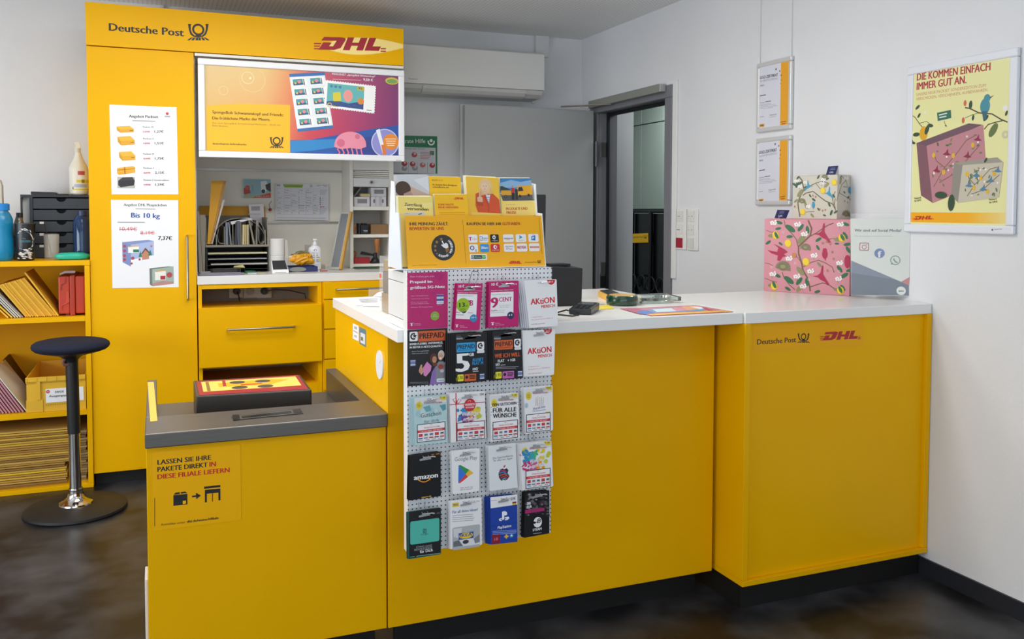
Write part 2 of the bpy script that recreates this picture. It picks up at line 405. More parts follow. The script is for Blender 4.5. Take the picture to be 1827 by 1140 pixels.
for k in range(5):
    yy = y0 + .1 + k*.13
    b.tube([(xx, yy + .055*math.cos(i*PI/8), zl + .02 + .055*math.sin(i*PI/8)) for i in range(16)], .006, C('#2a3036', .4), 6, True)
b.build('lattice', t)
b = MB(); cv = Cv(b, D7, (xx - .017, 0, 0), (-1, 0, 0)); cv.slab([(390, 790), (474, 786), (474, 834), (390, 836)], .002, YI)
cv.text('Deutsche Post', 394, 812, 448, 810, 10, INK, .01); horn(cv, 460, 806, 18, INK, YI); b.build('label_plate', t)
# ------------------------------------------------------------------ switches
def switch(x0, x1, y0, y1, label, cells):
    b0 = at(E7[0] + x0/8.14, E7[1] + y0/8.14, 'x', XW - .012); b1 = at(E7[0] + x1/8.14, E7[1] + y1/8.14, 'x', XW - .012)
    t = thing('switch_panel', label, 'switch', (XW, (b0.y + b1.y)/2, b1.z), 'wall switch panels beside the doorway')
    MB().box(XW - .010, XW - .0005, b1.y, b0.y, b1.z, b0.z, C('#e6e6e2', .4)).build('plate', t, bevel=.004)
    for (u0, v0, u1, v1, col, marks) in cells:
        b = MB(); cv = Cv(b, E7, (XW - .0135, 0, 0), (-1, 0, 0)); p = cv.corners(u0, v0, u1, v1)
        b.prism(p, (.0025, 0, 0), C(col, .4))
        for m_ in marks: cv.rect(*m_, C('#77777a'))
        if len(marks) > 1: cv.line([((u0+u1)/2, v0), ((u0+u1)/2, v1)], 3, '#c2c2be')
        b.build('rocker', t)
switch(212, 345, 268, 862, 'white wall switch panel with a red rocker at its foot', [(222, 298, 305, 448, '#dcdcd6', [(238, 370, 270, 378)]), (216, 492, 298, 634, '#e2e2dc', [(222, 562, 268, 574)]), (210, 684, 300, 832, '#a31d35', [])])
switch(372, 515, 268, 878, 'white wall switch panel without any red rocker', [(382, 298, 470, 450, '#e0e0da', [(392, 370, 402, 380), (440, 362, 448, 384)]), (380, 492, 465, 646, '#e0e0da', [(392, 565, 400, 578), (436, 565, 446, 578)]), (378, 688, 462, 842, '#d6d6d0', [])])
# ------------------------------------------------------------------ air conditioner
t = thing('air_conditioner', 'long white wall mounted air conditioner above the open door', 'air conditioner', (1.8, YW, 2.06))
AC = C('#dcdcd8', .38)
yf = 5.09
za, zb, zc = 2.351, 2.112, 2.065
xl, xr = 1.345, 2.292
pr = [(YW - .001, za), (yf + .02, za), (yf, za - .012), (yf, zb + .002), (YW - .001, zb + .002)]
b = MB(); b.prism([(xl, y, z) for y, z in pr], (xr - xl, 0, 0), AC)
cv = Cv(b, D6, (0, yf, 0), YN); cv.text('Panasonic', 95, 331, 148, 333, 8, C('#55585a'), .01); b.build('body', t, bevel=.004)
pr = [(YW - .002, zb), (yf + .004, zb), (yf + .02, zb - .024), (yf + .055, zb - .045), (YW - .002, zb - .048)]
MB().prism([(xl + .01, y, z) for y, z in pr], (xr - xl - .02, 0, 0), C('#cfcfcb', .4)).build('underside', t)
xq = at(700 + 180/3.2625, 160, 'y', yf).x; xe = at(700 + 780/3.2625, 160, 'y', yf).x
b = MB(); n = 8
pts = [(yf - .002, zb - .006), (yf + .008, zb - .022), (yf + .03, zb - .040), (yf + .058, zb - .050), (yf + .062, zb - .045), (yf + .03, zb - .032), (yf + .012, zb - .016), (yf + .004, zb - .004)]
b.prism([(xq, y, z) for y, z in pts], (xe - xq, 0, 0), C('#d6d6d2', .4)); b.build('louver', t)
MB().box(xr + .001, xr + .022, YW - .02, YW - .0005, zb - .055, zb + .05, AC).build('mounting_plate', t, bevel=.002)
# ------------------------------------------------------------------ first aid poster
b = MB(); cv = Cv(b, D6, (0, YW - .003, 0), YN)
cv.slab([(-20, 656), (261, 663), (262, 880), (-20, 880)], .0025, C('#1e7a4e', .45))
cv.rect(-20, 722, 252, 880, C('#c8cbd0', .5)); cv.text('Erste Hilfe', 60, 702, 192, 702, 24, '#f2f4f2', .012)
cv.ring(226, 694, 14, 22, '#eef2ee', a0=PI*.9, a1=PI*2.1); cv.circ(226, 688, 9, '#eef2ee')
cv.text('Auffinden einer Person', 60, 738, 188, 740, 9, '#3b5f8a', .01)
cv.rect(218, 748, 242, 772, '#1e7a4e')
for i in range(5): cv.line([(162, 756 + i*9), (236 - i*6, 758 + i*9)], 4, '#b77b86')
for x, y, c in ((128, 770, '#b34a52'), (70, 822, '#a8323c'), (118, 824, '#a8323c'), (176, 830, '#b86a60'), (232, 832, '#a8323c'), (130, 848, '#8d97a8'), (70, 850, '#8d97a8')): cv.circ(x, y, 15, c, rx=17); cv.circ(x + 3, y - 6, 7, '#d8b6a4')
for x in (92, 146, 204): cv.line([(x, 815), (x, 880)], 2, '#8b8f97')
tag(b.build('first_aid_poster'), 'green headed first aid poster on the back wall below the air conditioner', 'poster')
# ================================================================== main counter
YF, XL, XS, XS2 = 2.566, .642, 1.812, 1.829
YT, YB, ZT, ZU, ZP = 2.428, 3.404, 1.018, .981, .087
YR = 2.414
t = thing('service_counter', 'yellow main service counter behind the gift card board', 'counter', (1.2, 2.9, 0))
MB().box(XL + .0005, XS, YF, YF + .022, ZP, ZU - .0005, YEL).build('front_panel', t, bevel=.0015)
MB().box(XL, XL + .022, YF + .0225, YB - .02, ZP, ZU - .0005, YEL).build('end_panel', t, bevel=.0015)
MB().box(XS - .03, XS - .008, YF + .0225, YB - .02, ZP, ZU - .0005, YEL).build('inner_panel', t, bevel=.0015)
MB().box(XL + .03, XS - .04, YF + .045, YF + .06, 0, ZP - .0005, C('#0a0a09', .55)).build('plinth', t)
tag(MB().box(XL - .006, XS2 - .002, YT, YB, ZU, ZT, TOP).build('countertop', bevel=.002), 'white countertop slab of the main counter behind the card board', 'countertop')
# right hand section
t = thing('corner_counter', 'yellow counter section at the right wall with a framed front panel', 'counter', (2.25, 2.7, 0))
yb = 3.066; zr = .106
MB().box(XS2 - .002, XS2 + .020, YR, yb - .01, zr, ZU - .0005, YEL).build('side_panel', t, bevel=.0015)
MB().box(XW - .026, XW - .003, YR, yb - .01, zr, ZU - .0005, YEL).build('side_panel', t, bevel=.0015)
MB().box(XS2 - .002, XW - .003, YR - .002, yb - .01, ZP, zr - .0005, YEL).build('bottom_board', t, bevel=.0015)
MB().box(XS2 + .0205, XW - .0265, YR + .016, YR + .034, zr, ZU - .0005, YEL).build('front_panel', t)
MB().box(XS2 + .012, XW - .016, YR + .028, YR + .045, 0, ZP - .0005, C('#0a0a09', .55)).build('plinth', t)
MB().box(XS2 + .012, XS2 + .028, YR + .0455, yb - .05, 0, ZP - .0005, C('#0a0a09', .55)).build('plinth', t)
tag(MB().box(XS2, XW - .002, YR + .004, yb, ZU, ZT, TOP).build('countertop', bevel=.002), 'white countertop slab of the corner counter carrying the flowered boxes', 'countertop')
b = MB(); cv = Cv(b, E4, (0, YR + .0155, 0), YN)
cv.slab([(190, 118), (551, 88), (551, 180), (191, 204)], .0004, C('#eeac08', .4, 0, .2), .004)
cv.text('Deutsche Post', 204, 174, 331, 166, 17, INK, .02); horn(cv, 356, 153, 38, INK, YI); dhl(cv, 410, 134, 543, 161, DRED, -.05)
b.build('logo_sticker', bpy.data.objects['corner_counter'])
# stickers on the counter end
xs = XL - .0012
t = bpy.data.objects['service_counter']
b = MB(); cv = Cv(b, E5, (xs + .0006, 0, 0), (-1, 0, 0)); cv.slab([(330, 460), (379, 482), (379, 612), (330, 590)], .0005, PAP)
cv.rect(335, 515, 373, 548, '#b9a8a0')
for y in (486, 494, 502, 560, 570): cv.line([(342, y), (366, y + 9)], 4, '#4a4a50')
b.build('white_sticker', t)
b = MB(); cv = Cv(b, E5, (xs + .0006, 0, 0), (-1, 0, 0)); cv.slab([(385, 490), (441, 516), (441, 662), (387, 632)], .0005, C('#3f7f9f', .35))
cv.poly([(395, 536), (434, 553), (434, 642), (395, 622)], '#dfe3e0'); cv.poly([(399, 572), (418, 580), (418, 612), (399, 604)], '#77705f')
b.build('blue_sticker', t)
b = MB(); cv = Cv(b, E5, (xs - .003, 0, 0), (-1, 0, 0)); c = cv.P(552, 812); r = cv.mpp(552, 812)/4.75*120
b.cyl(c, c + V((.0038, 0, 0)), r, C('#e9edf4', .3), 40); cv.line([(556, 800), (568, 775)], 4, '#8e93a0'); b.build('cable_grommet', t)
# ------------------------------------------------------------------ parcel drop unit
t = thing('parcel_unit', 'yellow parcel drop unit with a stainless steel tray top', 'parcel counter', (.3, 2.9, 0))
XA, ZS, ZL, YK = -.035, .749, .66, 3.37
MB().box(XA + .003, XL - .004, YF + .003, YF + .025, ZP, ZS - .0405, YEL).build('front_panel', t, bevel=.0015)
MB().box(XA + .003, XA + .025, YF + .0255, YK, ZP, ZS - .0405, YEL).build('side_panel', t, bevel=.0015)
MB().box(XL - .026, XL - .004, YF + .0255, YK, ZP, ZL - .006, YEL).build('side_panel', t, bevel=.0015)
MB().box(XA + .03, XL - .03, YF + .05, YF + .065, 0, ZP - .0005, C('#0a0a09', .55)).build('plinth', t)
YI2 = 2.768
MB().box(XA, XL - .002, YF - .012, YI2, ZS - .04, ZS, STEEL).build('front_rim', t, bevel=.003)
MB().box(XA + .001, XA + .032, YI2 + .0005, YK, ZL - .004, ZS, STEEL).build('left_rim', t, bevel=.002)
MB().box(XL - .040, XL - .002, YI2 + .0005, YK, ZL - .005, ZS, STEEL).build('right_rim', t, bevel=.002)
MB().box(XA + .0325, XL - .0405, YI2 + .0005, YK, ZL - .005, ZL, STEEL).build('tray_floor', t)
b = MB(); zz = ZS + .0005
pv = [at(u, v, 'z', zz) for u, v in ((412.5, 743.4), (535.9, 729.4), (541, 738.3), (416.3, 749.8))]
b.prism([pv[3], pv[2], pv[1], pv[0]], (0, 0, .0015), C('#55534f', .3, .8))
cv = Cv(b, D1, (0, 0, zz + .0017), (0, 0, 1)); cv.poly([(428, 232), (640, 208), (646, 224), (432, 246)], C('#b9b5ae', .2, .9)); cv.poly([(434, 234), (636, 211), (641, 222), (438, 243)], C('#141414', .15))
cv.poly([(398, 228), (424, 226), (428, 246), (402, 250)], C('#161616', .2)); cv.poly([(648, 206), (674, 203), (680, 218), (652, 222)], C('#161616', .2))
b.build('display_window', t)
b = MB(); c = at(343.5, 741, 'z', ZL); b.lathe((.112, 2.83, ZL + .0005), [(.012, 0), (.012, .03), (.008, .034), (.008, .048), (.011, .052), (.011, .064), (.0, .068)], CHR, 16); b.build('tray_bolt', t)
b = MB(); cv = Cv(b, D1, (0, 0, ZS + .0006), (0, 0, 1)); cv.slab([(53, 95), (78, 94), (93, 252), (64, 255)], .0005, C('#e9be52', .6)); tag(b.build('tape_strip', t), 'yellow tape strip')
b = MB(); cv = Cv(b, D1, (0, YF + .002, 0), YN); cv.slab([(71, 382), (430, 350), (434, 655), (78, 701)], .0004, C('#f3b304', .38, 0, .2), .003)
cv.text('LASSEN SIE IHRE', 94, 431, 311, 410, 19, INK, .035); cv.text('PAKETE DIREKT', 94, 460, 297, 440, 19, INK, .035); cv.text('IN', 305, 439, 330, 437, 19, RED, .035)
cv.text('DIESE FILIALE LIEFERN', 94, 490, 386, 461, 19, RED, .035)
K = C(INK)
cv.poly([(158, 555), (215, 549), (215, 592), (158, 598)], K); cv.poly([(158, 553), (168, 544), (184, 542), (184, 550)], K); cv.poly([(188, 542), (206, 540), (215, 546), (188, 549)], K); cv.poly([(196, 578), (209, 576), (209, 589), (196, 591)], C('#fcb908', .28))
cv.poly([(234, 557), (250, 555), (250, 545), (270, 556), (251, 571), (251, 562), (234, 564)], K)
cv.poly([(283, 520), (349, 513), (349, 522), (283, 529)], K); cv.poly([(286, 533), (349, 527), (349, 575), (341, 576), (341, 540), (294, 545), (294, 583), (286, 584)], K)
cv.poly([(294, 537), (341, 532), (341, 544), (294, 549)], K); cv.line([(317, 545), (317, 580)], 3, K)
cv.text('Anmelden unter:', 107, 679, 208, 668, 9, INK); cv.text('dhl.de/wunschfiliale', 213, 667, 342, 651, 9.5, INK, .025); cv.line([(82, 566), (82, 680)], 2, INK)
b.build('delivery_sticker', t)
b = MB(); cv = Cv(b, D1, (XA + .0025, 0, 0), (-1, 0, 0)); MBX = b.box(XA - .006, XA + .0025, 2.60, 2.70, .16, .33, C('#e4e4e4', .5)); b.build('side_socket', t, bevel=.002)
# size template box
t = thing('size_template_box', 'grey metal template box with red and yellow top in the steel tray', 'parcel template', (.3, 3.03, ZL))
zt = .768; tp = [at(u, v, 'z', zt) for u, v in ((345, 679), (535.3, 668.4), (556.2, 695), (350.7, 707))]
b = MB(); q = [tp[3], tp[2], tp[1], tp[0]]; b.hexa([V((p.x, p.y, ZL + .0005)) for p in q], q, C('#4e4b47', .35, .7)); b.build('metal_body', t, bevel=.004)
b = MB(); cv = Cv(b, B6, (0, 0, zt + .0012), (0, 0, 1)); cv.slab([(40, 828), (752, 782), (826, 880), (62, 924)], .0011, C('#a3232b', .35))
cv.poly([(74, 832), (735, 792), (778, 855), (90, 900)], C('#f3cf63', .4)); cv.poly([(190, 842), (560, 812), (690, 812), (560, 850), (200, 868)], C('#f0b01e', .4))
for x, y in ((328, 834), (506, 825), (345, 870), (526, 860)):
    p = cv.P(x, y); l = cv.lay(); r = .026; b.poly([p + l + V((r*math.cos(k*PI/14), r*math.sin(k*PI/14), 0)) for k in range(28)], C('#6d685f', .3, .6))
cv.line([(115, 832), (130, 896)], 4, '#8a6a2c'); cv.line([(232, 824), (240, 862)], 4, '#a3232b'); cv.line([(352, 852), (500, 842)], 8, '#c94a1e')
b.build('template_sheet', t)
# ================================================================== yellow wall cupboard
YC = 4.70
kx0, kx1, kx2 = -.295, .190, 1.270
zh1, zh2 = 2.352, 2.149
t = thing('tall_cupboard', 'tall yellow cupboard with a long steel door handle', 'cupboard', (-.05, 4.98, 0))
MB().box(kx0, kx1, YC + .0205, YW - .014, .063, zh2 - .0035, YEL).build('carcass', t)
MB().box(kx0 - .002, kx1, YC, YC + .020, .063, zh2 - .0035, YEL).build('door', t, bevel=.0015)
MB().box(kx0 + .003, kx1, YC + .035, YC + .05, 0, .0625, C('#121110', .5)).build('plinth', t)
def bar_handle(p0, p1, out, par, r=.0055):
    p0, p1, o = V(p0), V(p1), V(out); d = (p1 - p0).normalized() * .012
    b = MB(); b.tube([p0, p0 + o*.7, p0 + o + d*.6, p1 + o - d*.6, p1 + o*.7, p1], r, CHR2, 12)
    return b.build('handle', par)
a, c = at(334, 421, 'y', YC - .03), at(335, 535, 'y', YC - .03)
dr = bpy.data.objects['door']; 
bar_handle((a.x, YC, a.z), (a.x, YC, c.z), (0, -.032, 0), dr)
# header sign
t = thing('header_sign', 'wide yellow header sign board across the top of the cupboard', 'sign', (.5, 4.98, zh2))
b = MB(); b.prism([(kx0 - .003, YC - .012, zh2), (kx2, YC - .012, zh2 - .003), (kx2, YC - .012, zh1 - .008), (kx0 - .003, YC - .012, zh1 + .001)], (0, .35, 0), YEL)
cv = Cv(b, B3, (0, YC - .012, 0), YN)
cv.text('Deutsche Post', 139, 169, 550, 201, 41, INK, .03); horn(cv, 631, 178, 112, INK, YI)
el = []; 
for k in range(25):
    f = k/24; x = 1302 + f*(1762 - 1302); w = 48*math.sin(PI*min(.985, (f**.86)*.93 + .0)); el.append((x, 255 - w, 255 + w, x))
up = [(x, a_) for x, a_, b_, _ in el]; dn = [(x, b_) for x, a_, b_, _ in el][::-1]
cv.poly(up + dn, C('#fde28a', .5)); dhl(cv, 1270, 203, 1668, 274, '#a3172b', .02)
b.build('board', t, bevel=0)
p, q = at(150 + 607/3.0966, 298/3.0966, 'y', YC - .005), at(719.5, 124.5, 'y', YC - .005)
MB().box(kx1 + .004, kx2, YC - .008, YC + .30, zh2 - .019, zh2 - .0055, C('#e4e2dc', .4)).build('white_ledge', t)
# notices taped to the cupboard door
def paper(name, crop, q, P, N, label, cat, fn, t=.0006, mat=PAP, group=None, r=0, off=0):
    b = MB(); cv = Cv(b, crop, P, N); cv.slab(q, t, mat, r); fn(cv); o = b.build(name); return tag(o, label, cat, group)
def n1(cv):
    cv.text('Angebot Packset', 186, 122, 346, 126, 15, '#2a2c34', .03); cv.line([(204, 140), (330, 143)], 4, '#8c8c96')
    cv.circ(396, 101, 8, '#c9505a'); cv.line([(382, 116), (412, 117)], 8, '#a9aab4')
    for i, (y, nm, o_, n_) in enumerate(((205, 'Packset XS', '1,59€', '1,27€'), (269, 'Packset S', '1,89€', '1,51€'), (353, 'Packset M', '2,19€', '1,75€'), (431, 'Packset F', '2,69€', '2,15€'), (497, 'Packset S Sonderedition', '1,99€', '1,59€'))):
        cv.text(nm, 262 + i, y - 27, 321 + i + (80 if i == 4 else 0), y - 26, 8, '#55565e', .02); cv.text(o_, 264 + i, y, 300 + i, y, 9, '#c8404a', .02); cv.line([(262 + i, y - 5), (302 + i, y - 4)], 2, '#c8404a'); cv.text(n_, 326 + i, y + 1, 376 + i, y + 1, 13, '#2a2c34', .02)
    for x, y, w, h in ((117, 172, 95, 34), (122, 228, 95, 48), (130, 312, 90, 48)):
        cv.poly([(x, y), (x + w*.75, y - 4), (x + w, y + h*.4), (x + w*.2, y + h*.5)], '#efb638'); cv.poly([(x, y), (x + w*.2, y + h*.5), (x + w*.22, y + h), (x + 2, y + h*.6)], '#d99a1c'); cv.poly([(x + w*.2, y + h*.5), (x + w, y + h*.4), (x + w, y + h*.9), (x + w*.22, y + h)], '#e3a729')
        cv.line([(x + w*.75, y + h*.66), (x + w*.95, y + h*.62)], 4, '#8a5f18')
    cv.poly([(120, 400), (205, 390), (219, 396), (219, 425), (130, 438), (120, 428)], '#e8ac28'); cv.line([(120, 412), (219, 404)], 3, '#b06a1a'); cv.line([(161, 396), (164, 433)], 5, '#b4441c')
    cv.rect(121, 449, 219, 512, '#b9b6b0'); cv.poly([(126, 470), (150, 452), (205, 450), (217, 470), (212, 496), (140, 506), (126, 495)], '#3b3a40'); cv.poly([(126, 470), (212, 468), (212, 496), (140, 506)], '#2d2c31')
paper('notice_sheet', B4, [(77, 51), (447, 66), (457, 545), (90, 545)], (0, YC - .0012, 0), YN, 'white price notice with five small parcel pictures taped on the yellow cupboard door', 'notice', n1)
def n2(cv):
    cv.text('Angebot DHL Pluspäckchen', 157, 609, 392, 611, 14, '#2a2c34', .02); cv.line([(222, 625), (330, 626)], 4, '#9a9aa4')
    cv.text('Bis 10 kg', 198, 672, 354, 676, 26, '#1c4f9c', .03); cv.line([(122, 698), (272, 699)], 4, '#8a8a94')
    cv.text('10,49€', 134, 744, 229, 746, 20, '#c23a45', .0); cv.line([(132, 739), (230, 737)], 3, '#c23a45')
    cv.text('8,19€', 249, 766, 325, 767, 19, '#c23a45', .0); cv.line([(247, 759), (327, 757)], 3, '#c23a45'); cv.text('7,37€', 346, 795, 422, 797, 21, '#23242a', .03)
    cv.poly([(148, 808), (196, 822), (196, 942), (150, 918)], '#7d8fc0'); cv.poly([(148, 808), (290, 795), (322, 802), (196, 822)], '#8594c4'); cv.poly([(196, 822), (322, 802), (322, 908), (196, 942)], '#a9b8de')
    cv.poly([(196, 905), (322, 880), (322, 908), (196, 942)], '#eef1f6'); cv.rect(180, 832, 240, 866, '#f2f0ea'); cv.rect(208, 848, 240, 864, '#2f7a56'); cv.line([(182, 834), (238, 829)], 5, '#e2b04a')
    for y in (830, 856, 882, 904): cv.circ(161, y, 8, '#b0484c')
    cv.poly([(258, 906), (258, 868), (276, 846), (296, 866), (296, 900)], '#c2876a'); cv.poly([(252, 872), (276, 838), (302, 866), (294, 868), (276, 850), (258, 874)], '#6d4034')
    cv.poly([(238, 890), (248, 856), (258, 888)], '#2f7a56'); cv.poly([(290, 882), (302, 848), (312, 878)], '#2f7a56'); cv.circ(206, 896, 9, '#b0484c'); cv.circ(244, 903, 6, '#b0484c'); cv.circ(200, 925, 6, '#b0484c'); cv.circ(308, 830, 5, '#c0606a')
    cv.poly([(298, 952), (312, 958), (314, 1050), (300, 1040)], '#6e7a72'); cv.poly([(312, 958), (430, 942), (432, 1036), (314, 1050)], '#9fb3a8'); cv.poly([(298, 952), (400, 941), (430, 942), (312, 958)], '#6f7d76')
    cv.rect(328, 968, 388, 1016, '#eceae2'); cv.rect(358, 993, 386, 1013, '#a8323c'); cv.line([(330, 970), (386, 964)], 5, '#e2b04a'); cv.circ(408, 988, 15, '#b0484c'); cv.poly([(314, 1036), (372, 1020), (430, 1026), (432, 1036), (314, 1050)], '#b98a84')
paper('notice_sheet', B4, [(86, 575), (456, 577), (459, 1056), (94, 1061)], (0, YC - .0012, 0), YN, 'white offer notice with a big blue line of lettering taped on the yellow cupboard door', 'notice', n2)
# framed poster in front of the desk niche
t = thing('framed_poster', 'wide white framed poster with a sheet of stamps below the header sign', 'poster', (.75, YC - .03, 1.62))
P_ = [at(u, v, 'y', YC - .045) for u, v in ((352.8, 101.7), (721.6, 127), (722.6, 289), (355, 279.3))]
fx0, fx1 = P_[0].x, P_[1].x; fz1 = (P_[0].z + P_[1].z)/2; fz0 = (P_[2].z + P_[3].z)/2
def frame(t, ax, x0, x1, z0, z1, w, yf, d, mat, wb=None, bev=.004):
    wb = wb or w; b = MB()
    def bx(p0, p1, q0, q1):
        (b.box(p0, p1, yf, yf + d, q0, q1, mat) if ax == 'y' else b.box(yf, yf + d, p0, p1, q0, q1, mat))
    bx(x0, x1, z1 - w, z1); bx(x0, x1, z0, z0 + wb); bx(x0, x0 + w, z0 + wb, z1 - w); bx(x1 - w, x1, z0 + wb, z1 - w)
    return b.build('frame', t, bevel=bev)
frame(t, 'y', fx0, fx1, fz0, fz1, .032, YC - .045, .02, C('#e9eaec', .3), .032)
MB().box(fx0 + .004, fx1 - .004, YC - .0245, YC - .014, fz0 + .004, fz1 - .004, C('#d9d9d9', .5)).build('backing', t)
b = MB(); cv = Cv(b, B3, (0, YC - .036, 0), YN)
S0 = (664, 350); c = cv.P
def pq(f, g):   # fraction across / down the print
    tl, tr, br, bl = V((664, 350, 0)), V((1746, 420, 0)), V((1746, 868, 0)), V((668, 836, 0))
    p = (tl*(1-f) + tr*f)*(1-g) + (bl*(1-f) + br*f)*g; return (p.x, p.y)
b.prism([c(*pq(0, 0)), c(*pq(1, 0)), c(*pq(1, 1)), c(*pq(0, 1))], (0, .008, 0), C('#d8a850'))
def mixh(stops, f):
    for (a, ha), (e, he) in zip(stops, stops[1:]):
        if f <= e:
            k = (f - a)/(e - a); return '#' + ''.join('%02x' % round(int(ha[i:i+2], 16)*(1-k) + int(he[i:i+2], 16)*k) for i in (1, 3, 5))
    return stops[-1][1]
top = ((0, '#dcc089'), (.3, '#e3c47e'), (.42, '#e2975c'), (.52, '#d0655a'), (.65, '#b84f6a'), (.8, '#a34a72'), (1, '#7c3f70')); bot = ((0, '#d9a93c'), (.4, '#dd6a4e'), (.5, '#cb3a50'), (.6, '#c22f50'), (.75, '#a83064'), (1, '#6c3470'))
def ramp(nt, fac, stops):
    cr = N_(nt, 'ShaderNodeValToRGB'); el = cr.color_ramp.elements
    while len(el) < len(stops): el.new(.5)
    for e_, (p_, h_) in zip(el, stops): e_.position = p_; e_.color = lin(h_)
    nt.links.new(fac, cr.inputs[0]); return cr.outputs[0]
PRT, nt, bb = nodes('printed_sunset_gradient'); ge = N_(nt, 'ShaderNodeNewGeometry'); sp_ = N_(nt, 'ShaderNodeSeparateXYZ'); nt.links.new(ge.outputs['Position'], sp_.inputs[0])
def mr(o_, a_, e_):
    n_ = N_(nt, 'ShaderNodeMapRange'); n_.inputs[1].default_value = a_; n_.inputs[2].default_value = e_; nt.links.new(o_, n_.inputs[0]); return n_.outputs[0]
mx = N_(nt, 'ShaderNodeMix', data_type='RGBA'); fx = mr(sp_.outputs[0], fx0, fx1); nt.links.new(mr(sp_.outputs[2], fz1, fz0), mx.inputs[0]); nt.links.new(ramp(nt, fx, top), mx.inputs[6]); nt.links.new(ramp(nt, fx, bot), mx.inputs[7]); nt.links.new(mx.outputs[2], bb.inputs['Base Color']); bb.inputs['Roughness'].default_value = .35
cv.poly([pq(0, 0), pq(1, 0), pq(1, 1), pq(0, 1)], PRT)
cv.k = 8
cv.poly([(1138, 775), (1250, 772), (1400, 745), (1560, 718), (1746, 690), (1746, 868), (1140, 855)], C('#2a57a4', .35)); cv.poly([(1140, 778), (1250, 772), (1400, 768), (1400, 812), (1260, 832), (1140, 842)], C('#2f86c4', .35))
cv.poly([(1400, 800), (1520, 760), (1746, 742), (1746, 868), (1400, 860)], C('#35468f', .35))
cv.ring(905, 430, 30, 34, '#ead9a0'); cv.ring(930, 440, 66, 70, '#e6c684'); cv.circ(918, 432, 6, '#f7efc8'); cv.ring(770, 500, 22, 25, '#e4cf94')
cv.poly([(676, 583), (860, 572), (1138, 580), (1138, 842), (680, 826)], C('#f3b816', .35))
cv.text('SpongeBob Schwammkopf und Friends:', 709, 626, 1101, 643, 16, '#5b3a10', .03); cv.text('Die fröhlichste Marke der Meere.', 709, 660, 1028, 668, 16, '#5b3a10', .03)
cv.text('Das neue SpongeBob Schwammkopf Markenset – direkt aus', 709, 683, 1085, 695, 9, '#7c5a1c'); cv.text('Bikini Bottom.', 709, 698, 798, 702, 9, '#7c5a1c')
cv.text('deutschepost.de/briefmarke', 710, 798, 897, 803, 10, '#4c3410', .03); horn(cv, 1064, 788, 74, '#3b2d10', YI)
# stamp sheet with plain seaside stamps, and one big stamp with a perforated edge
cv.poly([(1132, 408), (1328, 400), (1377, 708), (1180, 728)], C('#e6ebee', .35)); cv.poly([(1132, 408), (1328, 400), (1331, 416), (1135, 426)], '#2f6fae'); cv.poly([(1178, 712), (1375, 692), (1377, 708), (1180, 728)], '#2f6fae')
for j in range(5):
    for i in range(2):
        x = 1148 + i*96 + j*9; y = 436 + j*55 - i*6
        cv.poly([(x, y), (x + 78, y - 6), (x + 86, y + 34), (x + 7, y + 41)], '#f7f7f4'); cv.poly([(x + 3, y + 3), (x + 58, y - 1), (x + 65, y + 32), (x + 9, y + 37)], '#4f9ca0')
        cv.poly([(x + 6, y + 22), (x + 34, y + 18), (x + 64, y + 24), (x + 65, y + 32), (x + 9, y + 37)], '#365a86'); cv.circ(x + 40, y + 16, 9, '#e08a86'); cv.circ(x + 20, y + 24, 6, '#d8c250')
        cv.line([(x + 64, y), (x + 70, y + 34)], 6, '#6a6a70')
bs = [(1332, 442), (1612, 475), (1604, 628), (1324, 592)]
pts = []
for i in range(4):
    p0, p1 = V((*bs[i], 0)), V((*bs[(i+1) % 4], 0)); n = 20 if i % 2 == 0 else 11; nv = V((-(p1-p0).y, (p1-p0).x, 0)).normalized()
    for k in range(n*2): pts.append(tuple((p0 + (p1-p0)*k/(2*n) + nv*(3 if k % 2 else -2))[:2]))
cv.poly(pts, C('#f4f4f2', .35)); cv.poly([(1346, 458), (1548, 480), (1542, 606), (1338, 580)], '#63b4b4')
cv.poly([(1340, 560), (1400, 556), (1460, 572), (1544, 560), (1542, 606), (1338, 580)], '#34508a'); cv.circ(1458, 530, 34, '#e99a94', rx=26); cv.poly([(1374, 512), (1416, 508), (1420, 560), (1376, 560)], '#d9c83c'); cv.circ(1528, 560, 18, '#d98a3c')
cv.poly([(1508, 478), (1548, 482), (1548, 502), (1508, 498)], '#c5b23c'); cv.text('95', 1514, 494, 1536, 496, 12, '#2c3c34', .02); cv.line([(1560, 608), (1588, 611)], 5, '#8a8a90')
for i in range(3): cv.circ(1366 + i*24, 476 + i*3, 8, '#4a7f9c')
cv.ring(1356, 580, 9, 13, '#d9c23c'); cv.line([(1374, 586), (1404, 590)], 5, '#c7b25a')
cv.text('MARKENSET „SpongeBob Schwammkopf“', 1370, 414, 1610, 428, 11, '#eadfe4', .02); cv.line([(1372, 438), (1530, 444)], 4, '#d9a4b4'); cv.text('9,50 €', 1542, 446, 1595, 450, 13, '#f7f4f4', .03)
cv.circ(1700, 448, 20, '#c9bd52', rx=38); cv.circ(1700, 450, 12, '#7aa254', rx=30)
[cv.line([(1408 + i*24, 806), (1400 + i*26, 826), (1412 + i*24, 842), (1402 + i*27, 858)], 8, '#d97a94') for i in range(6)]
cv.poly([(1470 - 88*math.cos(PI*i/20), 812 - 84*math.sin(PI*i/20)**.8) for i in range(21)] + [(1520, 824), (1470, 818), (1420, 824)], C('#e58fa4', .35))
cv.circ(1418, 790, 22, '#cf6a86'); cv.circ(1510, 755, 14, '#cf6a86')
cv.circ(1662, 790, 76, C('#8f8fd0', .3)); cv.ring(1662, 790, 72, 78, '#c3c6e4'); cv.circ(1694, 784, 44, '#e58a2e'); cv.poly([(1612, 720), (1632, 712), (1668, 852), (1652, 858)], '#e8ecf0'); cv.poly([(1640, 800), (1660, 800), (1670, 852), (1652, 858)], '#e07a28')
